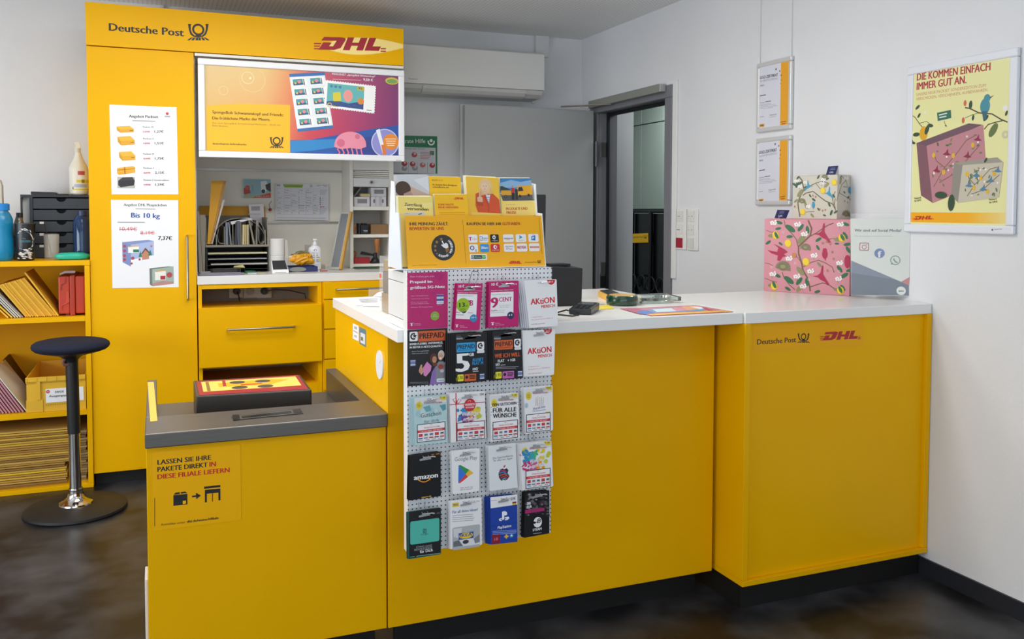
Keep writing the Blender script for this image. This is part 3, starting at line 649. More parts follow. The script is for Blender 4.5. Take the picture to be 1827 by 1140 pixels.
for i, w in enumerate((60, 54, 50, 40)): cv.line([(1694 - w/2, 768 + i*12), (1694 + w/2, 768 + i*12)], 4, '#f6e2c4')
b.build('print', t)
b = MB(); cv = Cv(b, B3, (0, YC - .0455, 0), YN); cv.text('durable', 1725, 887, 1752, 889, 5, '#555', .01); b.build('frame_mark', t)
# ------------------------------------------------------------------ desk niche
ZW, ZWU = 1.021, .978
yb, yt = 5.282, 5.05
NW = C('#ebe7dc', .5)
t = thing('desk_niche', 'white desk niche between the tall cupboard and the pigeonhole tower', 'wall unit', (.65, 5.0, ZW))
xt0, xt1 = at(624.5, 400, 'y', yt).x, at(702.5, 400, 'y', yt).x
MB().box(kx1 + .0005, xt0 - .0005, yb, YW - .001, ZW + .0005, zh2 - .02, NW).build('back_panel', t)
MB().box(kx1 + .0005, kx1 + .006, YC + .03, yb - .0005, ZW + .0005, zh2 - .02, C('#d4d2cc', .5)).build('side_panel', t)
for v0 in (300.5, 391):
    a, c = at(345, v0, 'y', yb), at(608.5 if v0 < 350 else 604, v0 + 6, 'y', yb)
    b = MB(); b.box(kx1 + .008, c.x, yb - .010, yb - .0003, c.z - .006, c.z + .006, C('#a9a7a2', .35, .6)); b.build('rail', t)
tag(MB().box(kx1 + .003, kx2 + .02, YC - .004, yb + .018, ZWU, ZW, C('#e4e3df', .3)).build('worktop', bevel=.002), 'white back worktop under the framed poster', 'worktop')
t = thing('pigeonhole_tower', 'narrow white pigeonhole tower with a half lowered roller shutter', 'cabinet', ((xt0+xt1)/2, 5.16, ZW))
zt = zh2 - .02
def zz(v): return at(640, v, 'y', yt).z
TWA = at(630.5, 400, 'y', yt).x; TWB = at(695, 400, 'y', yt).x
MB().box(xt0, TWA, yt, YW - .001, ZW + .0005, zt, NW).build('side_panel', t, bevel=.0015)
MB().box(TWB, xt1, yt, YW - .001, ZW + .0005, zt, NW).build('side_panel', t, bevel=.0015)
MB().box(TWA, TWB, YW - .015, YW - .002, ZW + .0005, zt, C('#d6d4ce', .5)).build('back_panel', t)
sv = [(280+458/5.18, 280+492/5.18), (280+716/5.18, 280+746/5.18), (280+990/5.18, 280+1016/5.18)]
SHZ = []
for v0, v1 in sv:
    SHZ.append(zz(v0)); MB().box(TWA + .0005, TWB - .0005, yt + .006, YW - .016, max(zz(v1), ZW + .001), zz(v0), NW).build('shelf', t, bevel=.001)
zs0, zs1 = zz(280+122/5.18), zz(280+275/5.18); zm = zz(280+192/5.18)
b = MB()
for i in range(4):
    h = (zs0 - zm)/4; b.box(TWA + .001, TWB - .001, yt + .008, yt + .016, zm + i*h + .002, zm + (i+1)*h - .001, NW)
b.build('shutter_slats', t, bevel=.002)
sh = MB().box(TWA + .001, TWB - .001, yt + .004, yt + .018, zs1, zm, C('#e6e5e2', .4)).build('shutter_end_bar', t, bevel=.002)
c = at(590+377/5.18, 280+234/5.18, 'y', yt); b = MB(); b.cyl((c.x, yt + .0035, c.z), (c.x, yt - .004, c.z), .012, CHR2, 20); b.cyl((c.x, yt - .0042, c.z), (c.x, yt - .006, c.z), .007, C('#5a5650', .4, .7), 16); b.build('lock', sh)
MB().box(TWA + .0005, TWB - .0005, yt + .002, yt + .02, zs0 + .002, zt, C('#dcdad4', .45)).build('fascia', t)
# ------------------------------------------------------------------ base cabinets below the worktop
t = thing('base_cabinet', 'yellow base cabinet with open slots above and below one big drawer', 'cabinet', (.5, 5.0, 0))
c0, c1 = .196, .820
z_s1 = at(500, 518, 'y', YC).z; z_d1, z_d2 = .860, .5545
YEL2 = YEL
MB().box(c0, c0 + .018, YC + .002, YW - .014, .063, ZWU - .0005, YEL2).build('side_panel', t); MB().box(c1 - .022, c1, YC + .002, YW - .014, .063, ZWU - .0005, YEL2).build('side_panel', t)
MB().box(c0 + .0185, c1 - .0225, YC + .002, YC + .02, .955, ZWU - .0005, YEL2).build('top_rail', t)
MB().box(c0 + .0185, c1 - .0225, YC + .002, YW - .02, .845, .858, YEL2).build('slot_floor', t)
MB().box(c0 + .0185, c1 - .0225, YC + .025, YW - .02, .542, .553, YEL2).build('divider', t)
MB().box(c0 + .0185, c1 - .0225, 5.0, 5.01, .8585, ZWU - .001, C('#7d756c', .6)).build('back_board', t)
zf = at(520, 697, 'y', YC).z
MB().box(c0 + .0185, c1 - .0225, YC + .002, YW - .02, .063, zf + .03, YEL2).build('base_box', t)
d = MB().box(c0 + .002, c1 - .003, YC - .019, YC + .0015, z_d2, z_d1, YEL).build('drawer', t, bevel=.0015)
a, c = at(407, 588.5, 'y', YC - .045), at(526, 583, 'y', YC - .045)
bar_handle((a.x, YC - .019, a.z), (c.x, YC - .019, a.z), (0, -.03, 0), d)
MB().box(c0, c1, YC + .035, YC + .05, 0, .0625, C('#121110', .5)).build('plinth', t)
for x, pl in ((322, 1), (416, 0), (516, 1)):
    p = at(340 + x/3.9316, 470 + 192/3.9316, 'y', 4.995)
    ss = thing('socket', 'white wall socket %s inside the open slot of the base cabinet' % {322: 'leftmost with a black plug', 416: 'empty between two plugs', 516: 'rightmost with a black plug'}[x], 'socket', (p.x, 4.999, p.z), 'sockets in the base cabinet slot')
    MB().box(p.x - .04, p.x + .04, 4.990, 4.9995, p.z - .04, p.z + .04, C('#b9b2a6', .5)).build('plate', ss, bevel=.003)
    b = MB(); b.cyl((p.x, 4.9895, p.z), (p.x, 4.985, p.z), .022, C('#98928a', .5), 24); b.build('insert', ss)
    if pl:
        q = thing('power_plug', 'black plug with its cable in the %s socket of the cabinet slot' % ('left' if x < 400 else 'right'), 'plug', (p.x, 4.95, p.z), 'plugs in the cabinet slot')
        b = MB(); b.cyl((p.x, 4.984, p.z), (p.x, 4.945, p.z), .02, BLK, 20, .014); b.build('plug_body', q)
        e = [(p.x, 4.946, p.z), (p.x + .005, 4.92, p.z - .02), (p.x + .012, 4.93, .864)] if x < 400 else [(p.x + .0, 4.946, p.z), (p.x + .05, 4.93, p.z + .012), (p.x + .13, 4.93, p.z + .004), (c1 - .05, 4.95, p.z - .02), (c1 - .045, 4.95, .864)]
        b = MB(); b.tube(e, .003, BLK, 8); b.build('cable', q)
t = thing('drawer_cabinet', 'yellow cabinet with a column of four drawers at the right of the worktop', 'cabinet', (1.05, 5.0, 0))
e0, e1 = .823, 1.272
MB().box(e0, e1, YC + .002, YW - .014, .063, ZWU - .0005, YEL2).build('carcass', t)
vs = [508, 533, 586, 638.5, 694]   # drawer joints at px 578
zj = [.975] + [at(577, 470 + y/3.9316, 'y', YC).z for y in (252, 460, 670, 888)]
for i in range(4):
    d = MB().box(e0 + .006, e1 - .002, YC - .019, YC + .0015, zj[i+1] + .003, zj[i] - .003, YEL).build('drawer', t, bevel=.0015)
    if i == 0:
        a = at(340 + 1030/3.9316, 470 + 183/3.9316, 'y', YC - .045); bar_handle((a.x, YC - .019, a.z), (a.x + .29, YC - .019, a.z), (0, -.03, 0), d)
MB().box(e0, e1, YC + .035, YC + .05, 0, .0625, C('#121110', .5)).build('plinth', t)
# ================================================================== shelf at the far left
t = thing('shelf_unit', 'low yellow shelf unit at the left of the tall cupboard', 'shelf', (-.8, 4.98, 0))
s0, s1 = -1.35, -.2975; ys = 4.69; zt1, zt0 = 1.113, 1.089
MB().box(s0, s1, ys, YW - .014, zt0, zt1, YEL).build('top_board', t, bevel=.0015)
sx = at(152.8, 600, 'y', ys).x
MB().box(sx, s1 - .001, ys + .001, YW - .02, 0.022, zt0 - .0005, YEL).build('side_panel', t, bevel=.0015); MB().box(s0, s0 + .022, ys + .001, YW - .02, 0.022, zt0 - .0005, YEL).build('side_panel', t)
MB().box(s0 + .0225, sx - .0005, 5.26, YW - .02, .022, zt0 - .001, YEL).build('back_panel', t)
ZA = [.842, .410, .0215]
zsh = [(.818, .8415), (at(80, 744, 'y', ys).z - .004, at(80, 735, 'y', ys).z - .002)]
for a, c in zsh: MB().box(s0 + .0225, sx - .0005, ys + .002, 5.2595, a, c, YEL).build('shelf_board', t, bevel=.0015)
MB().box(s0, s1 - .001, ys + .001, YW - .02, 0.0, .0215, YEL).build('base_board', t, bevel=.0015)
SH1, SH2, SH3 = zsh[0][1], zsh[1][1], .0215
# ================================================================== things on the left shelf
def px(u, v, y): return at(u, v, 'y', y)
# drawer box
t = thing('letter_drawer_box', 'black desktop box with five letter drawers on the yellow shelf', 'drawer box', (-.47, 5.05, zt1))
yb0 = 4.97; DK = C('#24272c', .4); DK2 = C('#2f343b', .38)
a, c = px(36, 347, yb0), px(170, 465, yb0)
zt_ = a.z; zb_ = zt1 + .0005; xl, xr = a.x, kx0 - .005
xm = px(53, 400, yb0).x; xd0 = px(59.5, 400, yb0).x
b = MB(); b.box(xl, xr, yb0, 5.26, zt_ - .012, zt_, DK); b.box(xl, xl + .006, yb0, 5.26, zb_, zt_ - .0125, DK); b.box(xm, xd0 - .001, yb0, 5.26, zb_, zt_ - .0125, DK); b.box(xd0, xr, 5.2, 5.26, zb_, zt_ - .0125, DK); b.box(xr - .008, xr, yb0, 5.2, zb_, zt_ - .0125, DK)
b.build('casing', t)
MB().box(xl + .0065, xm - .0005, yb0 + .03, 5.2, zb_, zt_ - .0135, C('#c9cac8', .6)).build('side_compartment', t)
zr = [px(100, 300 + y/6.333, yb0).z for y in (335, 465, 595, 725, 855)] + [zb_]
for i in range(5):
    b = MB(); h0, h1 = zr[i+1] + .003, zr[i] - .003; cxx = px(110, 400, yb0).x; r = .022
    pts = [V((xd0 + .001, yb0 + .003, h0)), V((xr - .009, yb0 + .003, h0)), V((xr - .009, yb0 + .003, h1)), V((cxx + r, yb0 + .003, h1))] + [V((cxx + r*math.cos(-k*PI/10), yb0 + .003, h1 + .8*r*math.sin(-k*PI/10))) for k in range(1, 10)] + [V((cxx - r, yb0 + .003, h1)), V((xd0 + .001, yb0 + .003, h1))]
    b.prism(pts, (0, .004, 0), DK2); b.box(xd0 + .002, xr - .01, yb0 + .02, 5.19, h0, h0 + .003, DK2); b.box(xd0 + .002, xr - .01, yb0 + .05, yb0 + .053, h0 + .003, h1, C('#0c0d0f', .6))
    if i >= 2:
        q = [G2[0] + 447/6.333, G2[0] + 495/6.333]; v = 300 + (604 + (i-2)*132)/6.333
        p0, p1 = px(q[0], v, yb0), px(q[1], v + 4.2, yb0); b.box(p0.x, p1.x, yb0 - .0002, yb0 + .0028, p1.z, p0.z, C('#dcdcdc', .5))
    b.build('drawer', t)
# things on the drawer box
a, c = px(55, 342, 5.0), px(100, 346, 5.0)
b = MB(); b.prism(rounded([V((a.x, 5.0, zt_ + .0005)), V((c.x, 5.0, zt_ + .0005)), V((c.x, 5.0, zt_ + .013)), V((a.x, 5.0, zt_ + .016))], .004), (0, .09, 0), C('#1b1c1e', .35)); tag(b.build('glasses_case', None), 'flat black case lying on the black drawer box', 'case')
a, c = px(101, 342, 5.0), px(121, 346, 5.0); tag(MB().box(a.x, c.x, 5.0, 5.1, zt_ + .0005, zt_ + .006, C('#4a4744', .5)).build('note_pad', bevel=.002), 'thin grey pad beside the flat black case on the drawer box', 'pad')
# spray bottle
t = thing('spray_bottle', 'white cleaner spray bottle with a yellow banded label standing on the drawer box', 'bottle', (px(141, 345, 5.05).x, 5.05, zt_))
q = (px(101, 300, 5.05) - px(100, 300, 5.05)).length
prof = [(346.2, 14), (344, 16.5), (330, 17), (300, 17.3), (296, 16.5), (289, 12.5), (281, 8.5), (274, 6.2), (271, 5.8)]
CREAM = C('#e6e0cf', .35); b = MB(); cc = plathe(b, 141, 5.05, prof, CREAM, n=32); dz = zt_ + .0008 - cc.z
for v_ in b.v: v_.z += dz
b.build('bottle_body', t)
b = MB()
def band(b, v0, v1, r, mat, a0=-PI*.95, a1=-PI*.05, n=14, cx=141, y=5.05, dz=dz):
    c = px(cx, 300, y); z0, z1 = px(cx, v1, y).z + dz, px(cx, v0, y).z + dz; R = r*q
    pts = [(c.x + R*math.cos(a0 + (a1-a0)*k/n), y + R*math.sin(a0 + (a1-a0)*k/n)) for k in range(n+1)]
    b.add([V((x_, y_, z0)) for x_, y_ in pts] + [V((x_, y_, z1)) for x_, y_ in pts], [(k, k+1, n+2+k, n+1+k) for k in range(n)], mat, True)
band(b, 303, 340, 17.5, C('#ebe8dd', .4)); band(b, 319.5, 324.5, 17.6, C('#dcc93a', .4)); band(b, 335, 338, 17.6, C('#dcc93a', .4))
band(b, 304, 311, 17.7, C('#c0504c', .4), -PI*.52, -PI*.28); band(b, 310, 322, 17.7, C('#4f6fa8', .4), -PI*.93, -PI*.78); band(b, 326, 336, 17.7, C('#333a48', .4), -PI*.72, -PI*.68); band(b, 327, 333, 17.7, C('#aeb8cc', .4), -PI*.66, -PI*.2); band(b, 319, 325, 17.75, C('#8a8420', .4), -PI*.4, -PI*.3)
b.build('label', t)
b = MB(); c = px(138.5, 271, 5.05); q5 = q
def zq(v): return px(138, v, 5.05).z + dz
b.cyl((c.x, 5.05, zq(271)), (c.x, 5.05, zq(263)), 5.6*q, C('#d9d3c2', .4)); b.build('collar', t)
b = MB(); pts = [(133, 263), (144, 263), (143, 256), (141, 252), (133, 252), (133, 255), (135.5, 258)]
b.prism([V((px(u, v, 5.05).x, 5.04, px(u, v, 5.05).z + dz)) for u, v in pts], (0, .02, 0), CREAM); b.build('trigger_head', t, bevel=.002)
# bottles and cups on the shelf top
ZB = zt1 + .0006
def bottle(name, label, cat, u, y, parts, group=None):
    """parts = [(part name, profile, material)], all measured at depth y and dropped on to the shelf"""
    v0 = parts[0][1][0][0]; c = px(u, v0, y); t = thing(name, label, cat, (c.x, y, ZB), group)
    for nm, pr, mt in parts:
        b = MB(); plathe(b, u, y, pr, mt, n=32); d = ZB - c.z
        for v_ in b.v: v_.z += d
        b.build(nm, t)
    return t, ZB - c.z
BLUE = C('#1695c8', .25, 0, .5, .25); 
bottle('water_bottle', 'bright blue drinking bottle with a blue cap at the left end of the shelf', 'bottle', 2, 4.80, [('bottle_body', [(466.5, 19), (464, 22), (450, 24), (430, 24), (418, 21.5), (405, 23), (393, 23), (384, 19), (378, 14.5), (377, 14.5)], BLUE), ('cap', [(377, 15.4), (366, 15.4), (364.5, 13.5), (364.5, 0)], C('#1d86d8', .35))])
bottle('drink_bottle', 'clear dark capped drink bottle behind the patterned cup', 'bottle', 35, 4.90, [('bottle_body', [(463, 13), (460, 15), (420, 16), (408, 14), (398, 9), (388, 5.5), (387, 5.5)], C('#8f8878', .08, 0, .5, .75)), ('label', [(440, 15.8), (420, 16.1)], C('#9a2f38', .4)), ('cap', [(388.5, 6.1), (380.5, 6.1), (380, 5.5), (380, 0)], C('#191a1c', .4))])
t, dz2 = bottle('patterned_cup', 'black tumbler with white feather strokes and pale lettering', 'cup', 46, 4.78, [('cup_body', [(466, 14.5), (464.5, 16), (440, 17.3), (402, 18.5), (401, 18.5)], C('#17181b', .35)), ('rim', [(401.4, 18.9), (399.5, 18.9), (399.5, 17.2)], C('#3a3733', .4))])
b = MB(); c = px(46, 430, 4.78); q2 = (px(47, 430, 4.78) - c).length
def wrap(b, pts, mat, ext=.0006):   # pts in px around the cup axis
    vs = []
    for u, v in pts:
        f = (466 - v) / 65; R = (16 + 2.5*f) * q2 + ext; a = -PI/2 + (u - 46) / (16 + 2.5*f); vs.append(V((c.x + R*math.cos(a), 4.78 + R*math.sin(a), px(46, v, 4.78).z + dz2)))
    b.poly(vs, mat)
rn = random.Random(3)
for k in range(46):
    a = 2*PI*k/46*2 + rn.random()*.2; rr = rn.uniform(.85, 1.15); cx_, cy_ = 46 + 15.5*rr*math.cos(a), 430 + 18.5*rr*math.sin(a); ln = rn.uniform(5, 8); da = a + PI/2 + .3
    u0, v0, u1, v1 = cx_ - ln/2*math.cos(da), cy_ - ln/2*math.sin(da), cx_ + ln/2*math.cos(da), cy_ + ln/2*math.sin(da)
    if max(v0, v1) > 463: continue
    nx_, ny_ = -math.sin(da)*.9, math.cos(da)*.9; wrap(b, [(u0, v0), ((u0+u1)/2 + nx_, (v0+v1)/2 + ny_), (u1, v1), ((u0+u1)/2 - nx_, (v0+v1)/2 - ny_)], C('#dcd9d6' if k % 6 else '#4f7f9c', .4), .0006 + k*.00003)
for k in range(26):
    x = 33 + rn.random()*26; y = 450 + rn.random()*12; wrap(b, [(x - 4, y), (x, y - 1.2), (x + 4, y + 1), (x, y + 1.3)], C('#d2cecb', .4), .002 + k*.00003)
g, fs, w, _ = glyphs('CHOSEN', .0); us = [(38 + x/w*18, 433.5 - y*4) for x, y in g]
for f in fs: wrap(b, [us[i] for i in f], C('#4f9cab', .4), .0026)
g, fs, w, _ = glyphs('The', .0); us = [(43 + x/w*5, 428 - y*2.6) for x, y in g]
for f in fs: wrap(b, [us[i] for i in f], C('#4f9cab', .4), .0026)
b.build('cup_print', t)
t, dz3 = bottle('drinking_glass', 'empty clear glass with a spoon in front of the drawer box', 'glass', 92.5, 4.86, [('glass_wall', [(460.5, 12), (459.8, 13.2), (440, 13.7), (416, 14.4), (416, 13.6), (440, 12.9), (457, 12.2), (457.5, 0)], C('#eeeae0', .05, 0, .5, 0, .20))])
b = MB(); p0, p1 = px(93, 455, 4.87), px(79, 396, 4.87); b.tube([p0 + V((0, 0, dz3)), (p0 + p1)/2 + V((0, 0, dz3 + .002)), p1 + V((0, 0, dz3))], [.002, .0018, .0026], C('#55524e', .3, .8), 8)
b.lathe(p0 + V((0, 0, dz3)), [(0, -.004), (.006, 0), (.007, .008), (.004, .016), (0, .018)], C('#55524e', .3, .8), 12, 1, .4); tag(b.build('spoon'), 'metal spoon standing in the empty clear glass', 'spoon')
bottle('blue_flask', 'dark translucent blue flask at the right end of the shelf', 'bottle', 147, 4.86, [('bottle_body', [(459.5, 12), (457, 15), (430, 16), (395, 16), (387, 12.5), (383, 8)], C('#28528a', .1, 0, .5, .6)), ('cap', [(383, 8.6), (374.5, 8.6), (374, 7.5), (374, 0)], C('#242c5c', .4))])
b = MB(); c = px(128.5, 464.5, 4.76); q3 = (px(129.5, 460, 4.76) - px(128.5, 460, 4.76)).length
b.lathe((c.x, 4.77, ZB), [(20*q3, 0), (29*q3, .005), (32.3*q3, .016), (31*q3, .025), (22*q3, .034), (0, .036)], C('#1fae93', .4), 32, 1, .45)
tag(b.build('spectacle_case', bevel=0), 'turquoise spectacle case lying at the front of the shelf', 'case')
b = MB(); a, c = px(-6, 320, 5.0), px(5.5, 465, 5.0)
b.prism([V((a.x, 5.0, ZB)), V((c.x + .004, 5.0, ZB)), V((c.x, 5.0, a.z - .03)), V((c.x - .008, 5.0, a.z)), V((a.x, 5.0, a.z))], (0, .06, 0), C('#c9c4b8', .5)); tag(b.build('paper_roll_box', bevel=.004), 'tall pale carton at the far left edge behind the blue bottle', 'carton')
# row of envelopes
def leaning(name, label, cat, group, xb, zb, xt, zt2, th, mat, y0, dep, mat2=None):
    d = V((xt - xb, 0, zt2 - zb)); n = V((-d.z, 0, d.x)).normalized() * th
    if n.x > 0: n = -n
    p = [V((xb, y0, zb)), V((xt, y0, zt2)), V((xt, y0, zt2)) + n, V((xb, y0, zb)) + n]
    lift = SHcur + .0006 - min(q.z for q in p)
    for q in p: q.z += lift
    b = MB(); b.prism(p, (0, dep, 0), mat)
    if mat2: b.prism([q - V((0, .0004, 0)) for q in p[:2]] + [q + (p[3]-p[0])*.4 - V((0, .0004, 0)) for q in (p[1], p[0])][:2], (0, .0003, 0), mat2)
    return tag(b.build(name), label, cat, group)
SHcur = SH1; ye = 4.735
EN = [C('#e0ae2c', .6), C('#d8a222', .6), C('#e8b93c', .6)]
bx_ = [665, 640, 615, 590, 565, 540, 515, 490, 465, 440, 415, 385, 355, 328, 303]
nm = ['rightmost', 'second from the right']
def g3(x, y, yy=ye): return px(G3[0] + x/6.333, G3[1] + y/6.333, yy)
for i, x in enumerate(bx_):
    k = 1 - .012*i
    pb = g3(x, 690 + (665 - x)*.075); tx, ty = (290, 203) if i == 0 else (x - 372*k, pb and 690 + (665-x)*.075 - 437*k*.985)
    pt = g3(tx, ty)
    lab = 'longest yellow padded envelope, rightmost of the leaning row' if i == 0 else ('pale yellow padded envelope thicker than its neighbours in the leaning row' if i == 11 else 'brown edged yellow envelope in the leaning row beside the red case')
    leaning('padded_envelope', lab, 'envelope', 'leaning yellow envelopes' if i not in (0, 11) else None, pb.x, pb.z, pt.x, pt.z, .0072 if i != 11 else .0085, EN[i % 3], ye + .004*(i % 3), .30)
for i, x in enumerate((262, 238, 208, 178)):
    pb = g3(x, 708); pt = g3(x - 330, 708 - 330); leaning('grey_mailer', 'thick grey mailer leaning on the yellow envelopes' if i == 0 else 'thin white edged mailer below the thick grey mailer', 'mailer', None if i == 0 else 'white edged mailers on the shelf', pb.x, pb.z, pt.x, pt.z, .006 if i == 0 else .005, C('#8d857c' if i == 0 else '#c9c7bd', .6), ye, .28)
for i, x in enumerate((142, 98)):
    pb = g3(x, 712); pt = g3(x - 330, 712 - 300); leaning('padded_envelope', ('brown edged envelope lying lowest but one at the left end of the row', 'bright yellow envelope lying lowest at the left end of the row')[i], 'envelope', None, pb.x, pb.z, pt.x, pt.z, .006, EN[2], ye, .28)
# red case
t = thing('red_case', 'red plastic latched case standing on the upper shelf', 'case', (px(128, 570, 4.74).x, 4.82, SH1))
REDP = C('#b5381f', .42); yr_ = 4.745
a, c = g3(655, 212, yr_), g3(975, 688, yr_); z0 = SH1 + .001
xm0, xm1 = g3(790, 400, yr_).x, g3(848, 400, yr_).x
MB().box(a.x, xm0, yr_, yr_ + .3, z0 + .008, a.z, REDP).build('lid', t, bevel=.006); MB().box(xm0 + .0003, xm1, yr_ - .006, yr_ + .3, z0, a.z + .004, C('#a83219', .42)).build('seam_band', t, bevel=.004); MB().box(xm1 + .0003, c.x - .004, yr_, yr_ + .3, z0 + .008, a.z, REDP).build('shell', t, bevel=.006)
b = MB(); pts = [(690, 300), (745, 280), (745, 232), (738, 232), (738, 290), (690, 312)]
l0 = [g3(x, y, yr_ - .004) for x, y in ((748, 378), (778, 388), (782, 500), (752, 520), (700, 542), (700, 600), (694, 600), (694, 536), (740, 512))]
b.prism(l0, (0, .0038, 0), C('#c2452a', .42)); b.prism([g3(x, y, yr_ - .004) for x, y in ((742, 222), (742, 286), (694, 306), (694, 366), (688, 366), (688, 300), (734, 282), (734, 222))], (0, .0038, 0), C('#8f2c18', .42)); b.build('latch', t)
MB().box(a.x + .03, xm0 - .004, yr_ + .01, yr_ + .05, z0, z0 + .0078, C('#7a2414', .5)).build('foot', t)
b = MB(); p0, p1 = g3(680, 212, yr_ + .03), g3(855, 200, yr_ + .03); b.tube([(p0.x, yr_ + .03, a.z + .009), (p0.x + .02, yr_ + .04, a.z + .018), (p0.x + .06, yr_ + .05, a.z + .018), (p1.x - .02, yr_ + .08, a.z + .012)], [.004, .0065, .007, .004], C('#cfcdd4', .5), 10); tag(b.build('cable_bundle'), 'pale crumpled bundle lying on the red case', 'bundle')
# lower shelf: leaning flat cartons and the yellow crate
SHcur = SH2; ye = 4.725
def g4(x, y, yy=None): return px(G4[0] + x/4.3833, G4[1] + y/4.3833, yy or ye)
for i, x in enumerate((186, 160, 134, 108, 82, 56, 30, 4)):
    pb = g4(x, 388); pt = g4(x - 230, 388 - 300); leaning('pink_flat_carton', 'folded pink carton edge in the leaning pile beside the yellow crate', 'carton', 'pink flat cartons on the lower shelf', pb.x, pb.z, pt.x, pt.z, .007, C('#b9808a', .6), ye + .002*(i % 2), .33)
pb = g4(199, 364); pt = g4(-60, 44); leaning('white_flat_carton', 'folded white carton leaning on top of the pink cartons', 'carton', None, pb.x + .007, pb.z, pt.x + .007, pt.z, .0045, C('#d3cfc2', .6), 4.728, .33)
pb = g4(192, 300); pt = g4(0, 60); leaning('brown_leaning_panel', 'big dark brown panel leaning over the white flat carton', 'carton', None, pb.x - .012, pb.z - .05, pt.x - .03, pt.z + .0, .01, C('#5a3d1f', .7), 5.07, .18)  # dark brown slab leaning behind the pink and white cartons
t = thing('yellow_crate', 'yellow plastic mail crate with a white paper label on the lower shelf', 'crate', (px(105, 700, 4.71).x, 4.85, SH2))
CR = C('#e6b42a', .4); yc0 = 4.705
a, c = g4(186, 150, yc0), g4(676, 385, yc0); z0 = SH2 + .0008; zt2 = a.z; x0, x1 = a.x + .010, sx - .004
b = MB(); b.box(x0, x1, yc0, yc0 + .006, z0, zt2 - .03, CR); b.box(x0, x1, 5.20, 5.206, z0, zt2, CR); b.box(x0, x0 + .005, yc0 + .0065, 5.1995, z0, zt2, CR); b.box(x1 - .005, x1, yc0 + .0065, 5.1995, z0, zt2, CR); b.box(x0 + .0055, x1 - .0055, yc0 + .0065, 5.1995, z0, z0 + .005, CR); b.build('shell', t)
b = MB(); b.box(x0 - .003, x1, yc0 - .008, yc0 - .0003, zt2 - .022, zt2, CR); b.box(x0 - .003, x1, yc0 - .0003, yc0 + .005, zt2 - .0295, zt2 - .001, CR)
for k in range(7): xx_ = x0 + .003 + k*(x1 - x0 - .006)/6; b.box(xx_ - .002, xx_ + .002, yc0 - .010, yc0 - .0083, zt2 - .021, zt2 - .001, CR)
b.box(x0 + .045, x0 + .06, yc0 - .009, yc0 - .0003, z0 + .06, zt2 - .0225, CR); b.box(x0 - .002, x0 + .07, yc0 - .004, yc0 - .0003, z0, z0 + .06, CR); b.build('rim', t, bevel=.002)
b = MB(); cv = Cv(b, G4, (0, yc0 - .003, 0), YN); cv.slab([(356, 238), (652, 216), (656, 322), (360, 346)], .0005, PAP); cv.circ(375, 258, 13, '#c43a3a', rx=14); cv.line([(366, 258), (384, 258)], 4, '#f4dcd8')
cv.text('SWOE', 430, 269, 500, 264, 17, INK, .03); cv.text('Ausgangspost', 384, 302, 560, 288, 16, INK, .03); cv.k = 12
for k in range(13): cv.circ(362 + k*18, 362 - k*1.6, 4, '#a77d12')
b.build('paper_label', t)
# stacked flat cartons at the bottom
SHcur = SH3; rn = random.Random(5)
y0 = 4.72; zz0 = SH3 + .0006; n = 26; ztop = g4(200, 560, y0).z; xe = g4(520, 700, y0).x; hh = (ztop - zz0) / n
for i in range(n):
    dx = rn.uniform(-.006, .006) - (.0 if i > 9 else .02); col = ('#b98a3a', '#caa04c', '#a97a2c', '#d2aa3a', '#8f6a2a')[rn.randrange(5)]
    if i == 6: col = '#e6c01e'
    o = MB().box(-1.30, xe + dx + .015, y0 + rn.uniform(0, .012), 5.2, zz0 + i*hh, zz0 + (i+1)*hh - hh*.30, C(col, .65)).build('flat_carton')
    tag(o, 'bright yellow flat carton low in the stack on the bottom shelf' if i == 6 else ('topmost flat carton of the stack on the bottom shelf' if i == n-1 else 'flat folded brown carton in the stack on the bottom shelf'), 'carton', None if i in (6, n-1) else 'flat cartons on the bottom shelf')
for i in range(20):
    h2 = .0125; o = MB().box(xe + .035 + rn.uniform(-.006, .006), sx - .006 - rn.uniform(0, .008), 4.75 + rn.uniform(0, .02), 5.2, zz0 + i*h2, zz0 + i*h2 + .010, C(('#8d7a55', '#a08a60', '#7d6a48')[i % 3], .7)).build('small_flat_carton')
    tag(o, 'small greyish flat carton in the narrow stack beside the shelf side panel', 'carton', 'small flat cartons at the shelf side')
# ================================================================== stool
cx_, cy_ = -.352, 4.36
t = thing('stool', 'dark round standing stool on a black disc base in front of the yellow cupboard', 'stool', (cx_, cy_, 0))
b = MB(); b.lathe((cx_, cy_, 0), [(.212, 0), (.216, .006), (.214, .016), (.20, .023), (.10, .030), (.06, .031)], C('#1c1c1d', .5), 56); b.build('base', t)
b = MB(); b.lathe((cx_, cy_, .0312), [(.072, 0), (.070, .006), (.050, .016), (.036, .030), (.031, .05), (.030, .063), (.031, .066), (.030, .069), (.0, .069)], C('#cfcac6', .12, 1.), 32); b.build('chrome_foot', t)
c = at(130, 760, 'y', cy_); zj_ = at(130, 771, 'y', cy_).z
b = MB(); b.cyl((cx_, cy_, .095), (cx_ - .002, cy_, zj_), .0245, C('#c2c0bf', .16, 1.), 24); b.build('gas_column', t)
zs2 = at(130, 605.5, 'y', cy_).z; zs_ = zs2 - .056
b = MB(); b.cyl((cx_ - .002, cy_, zj_ - .004), (cx_ - .006, cy_, zs_ - .03), .0265, C('#17191b', .45), 24); b.build('column_sleeve', t)
b = MB(); b.lathe((cx_ - .008, cy_, zs_), [(.028, -.045), (.032, -.03), (.050, -.016), (.09, -.006), (.13, .004), (.145, .012)], C('#15171b', .5), 40)
b.build('seat_shell', t)
FAB = grainy('navy_fabric', '#1e2130', '#262a3b', 300, .9, bump=.3, bscale=900, sp=.2)
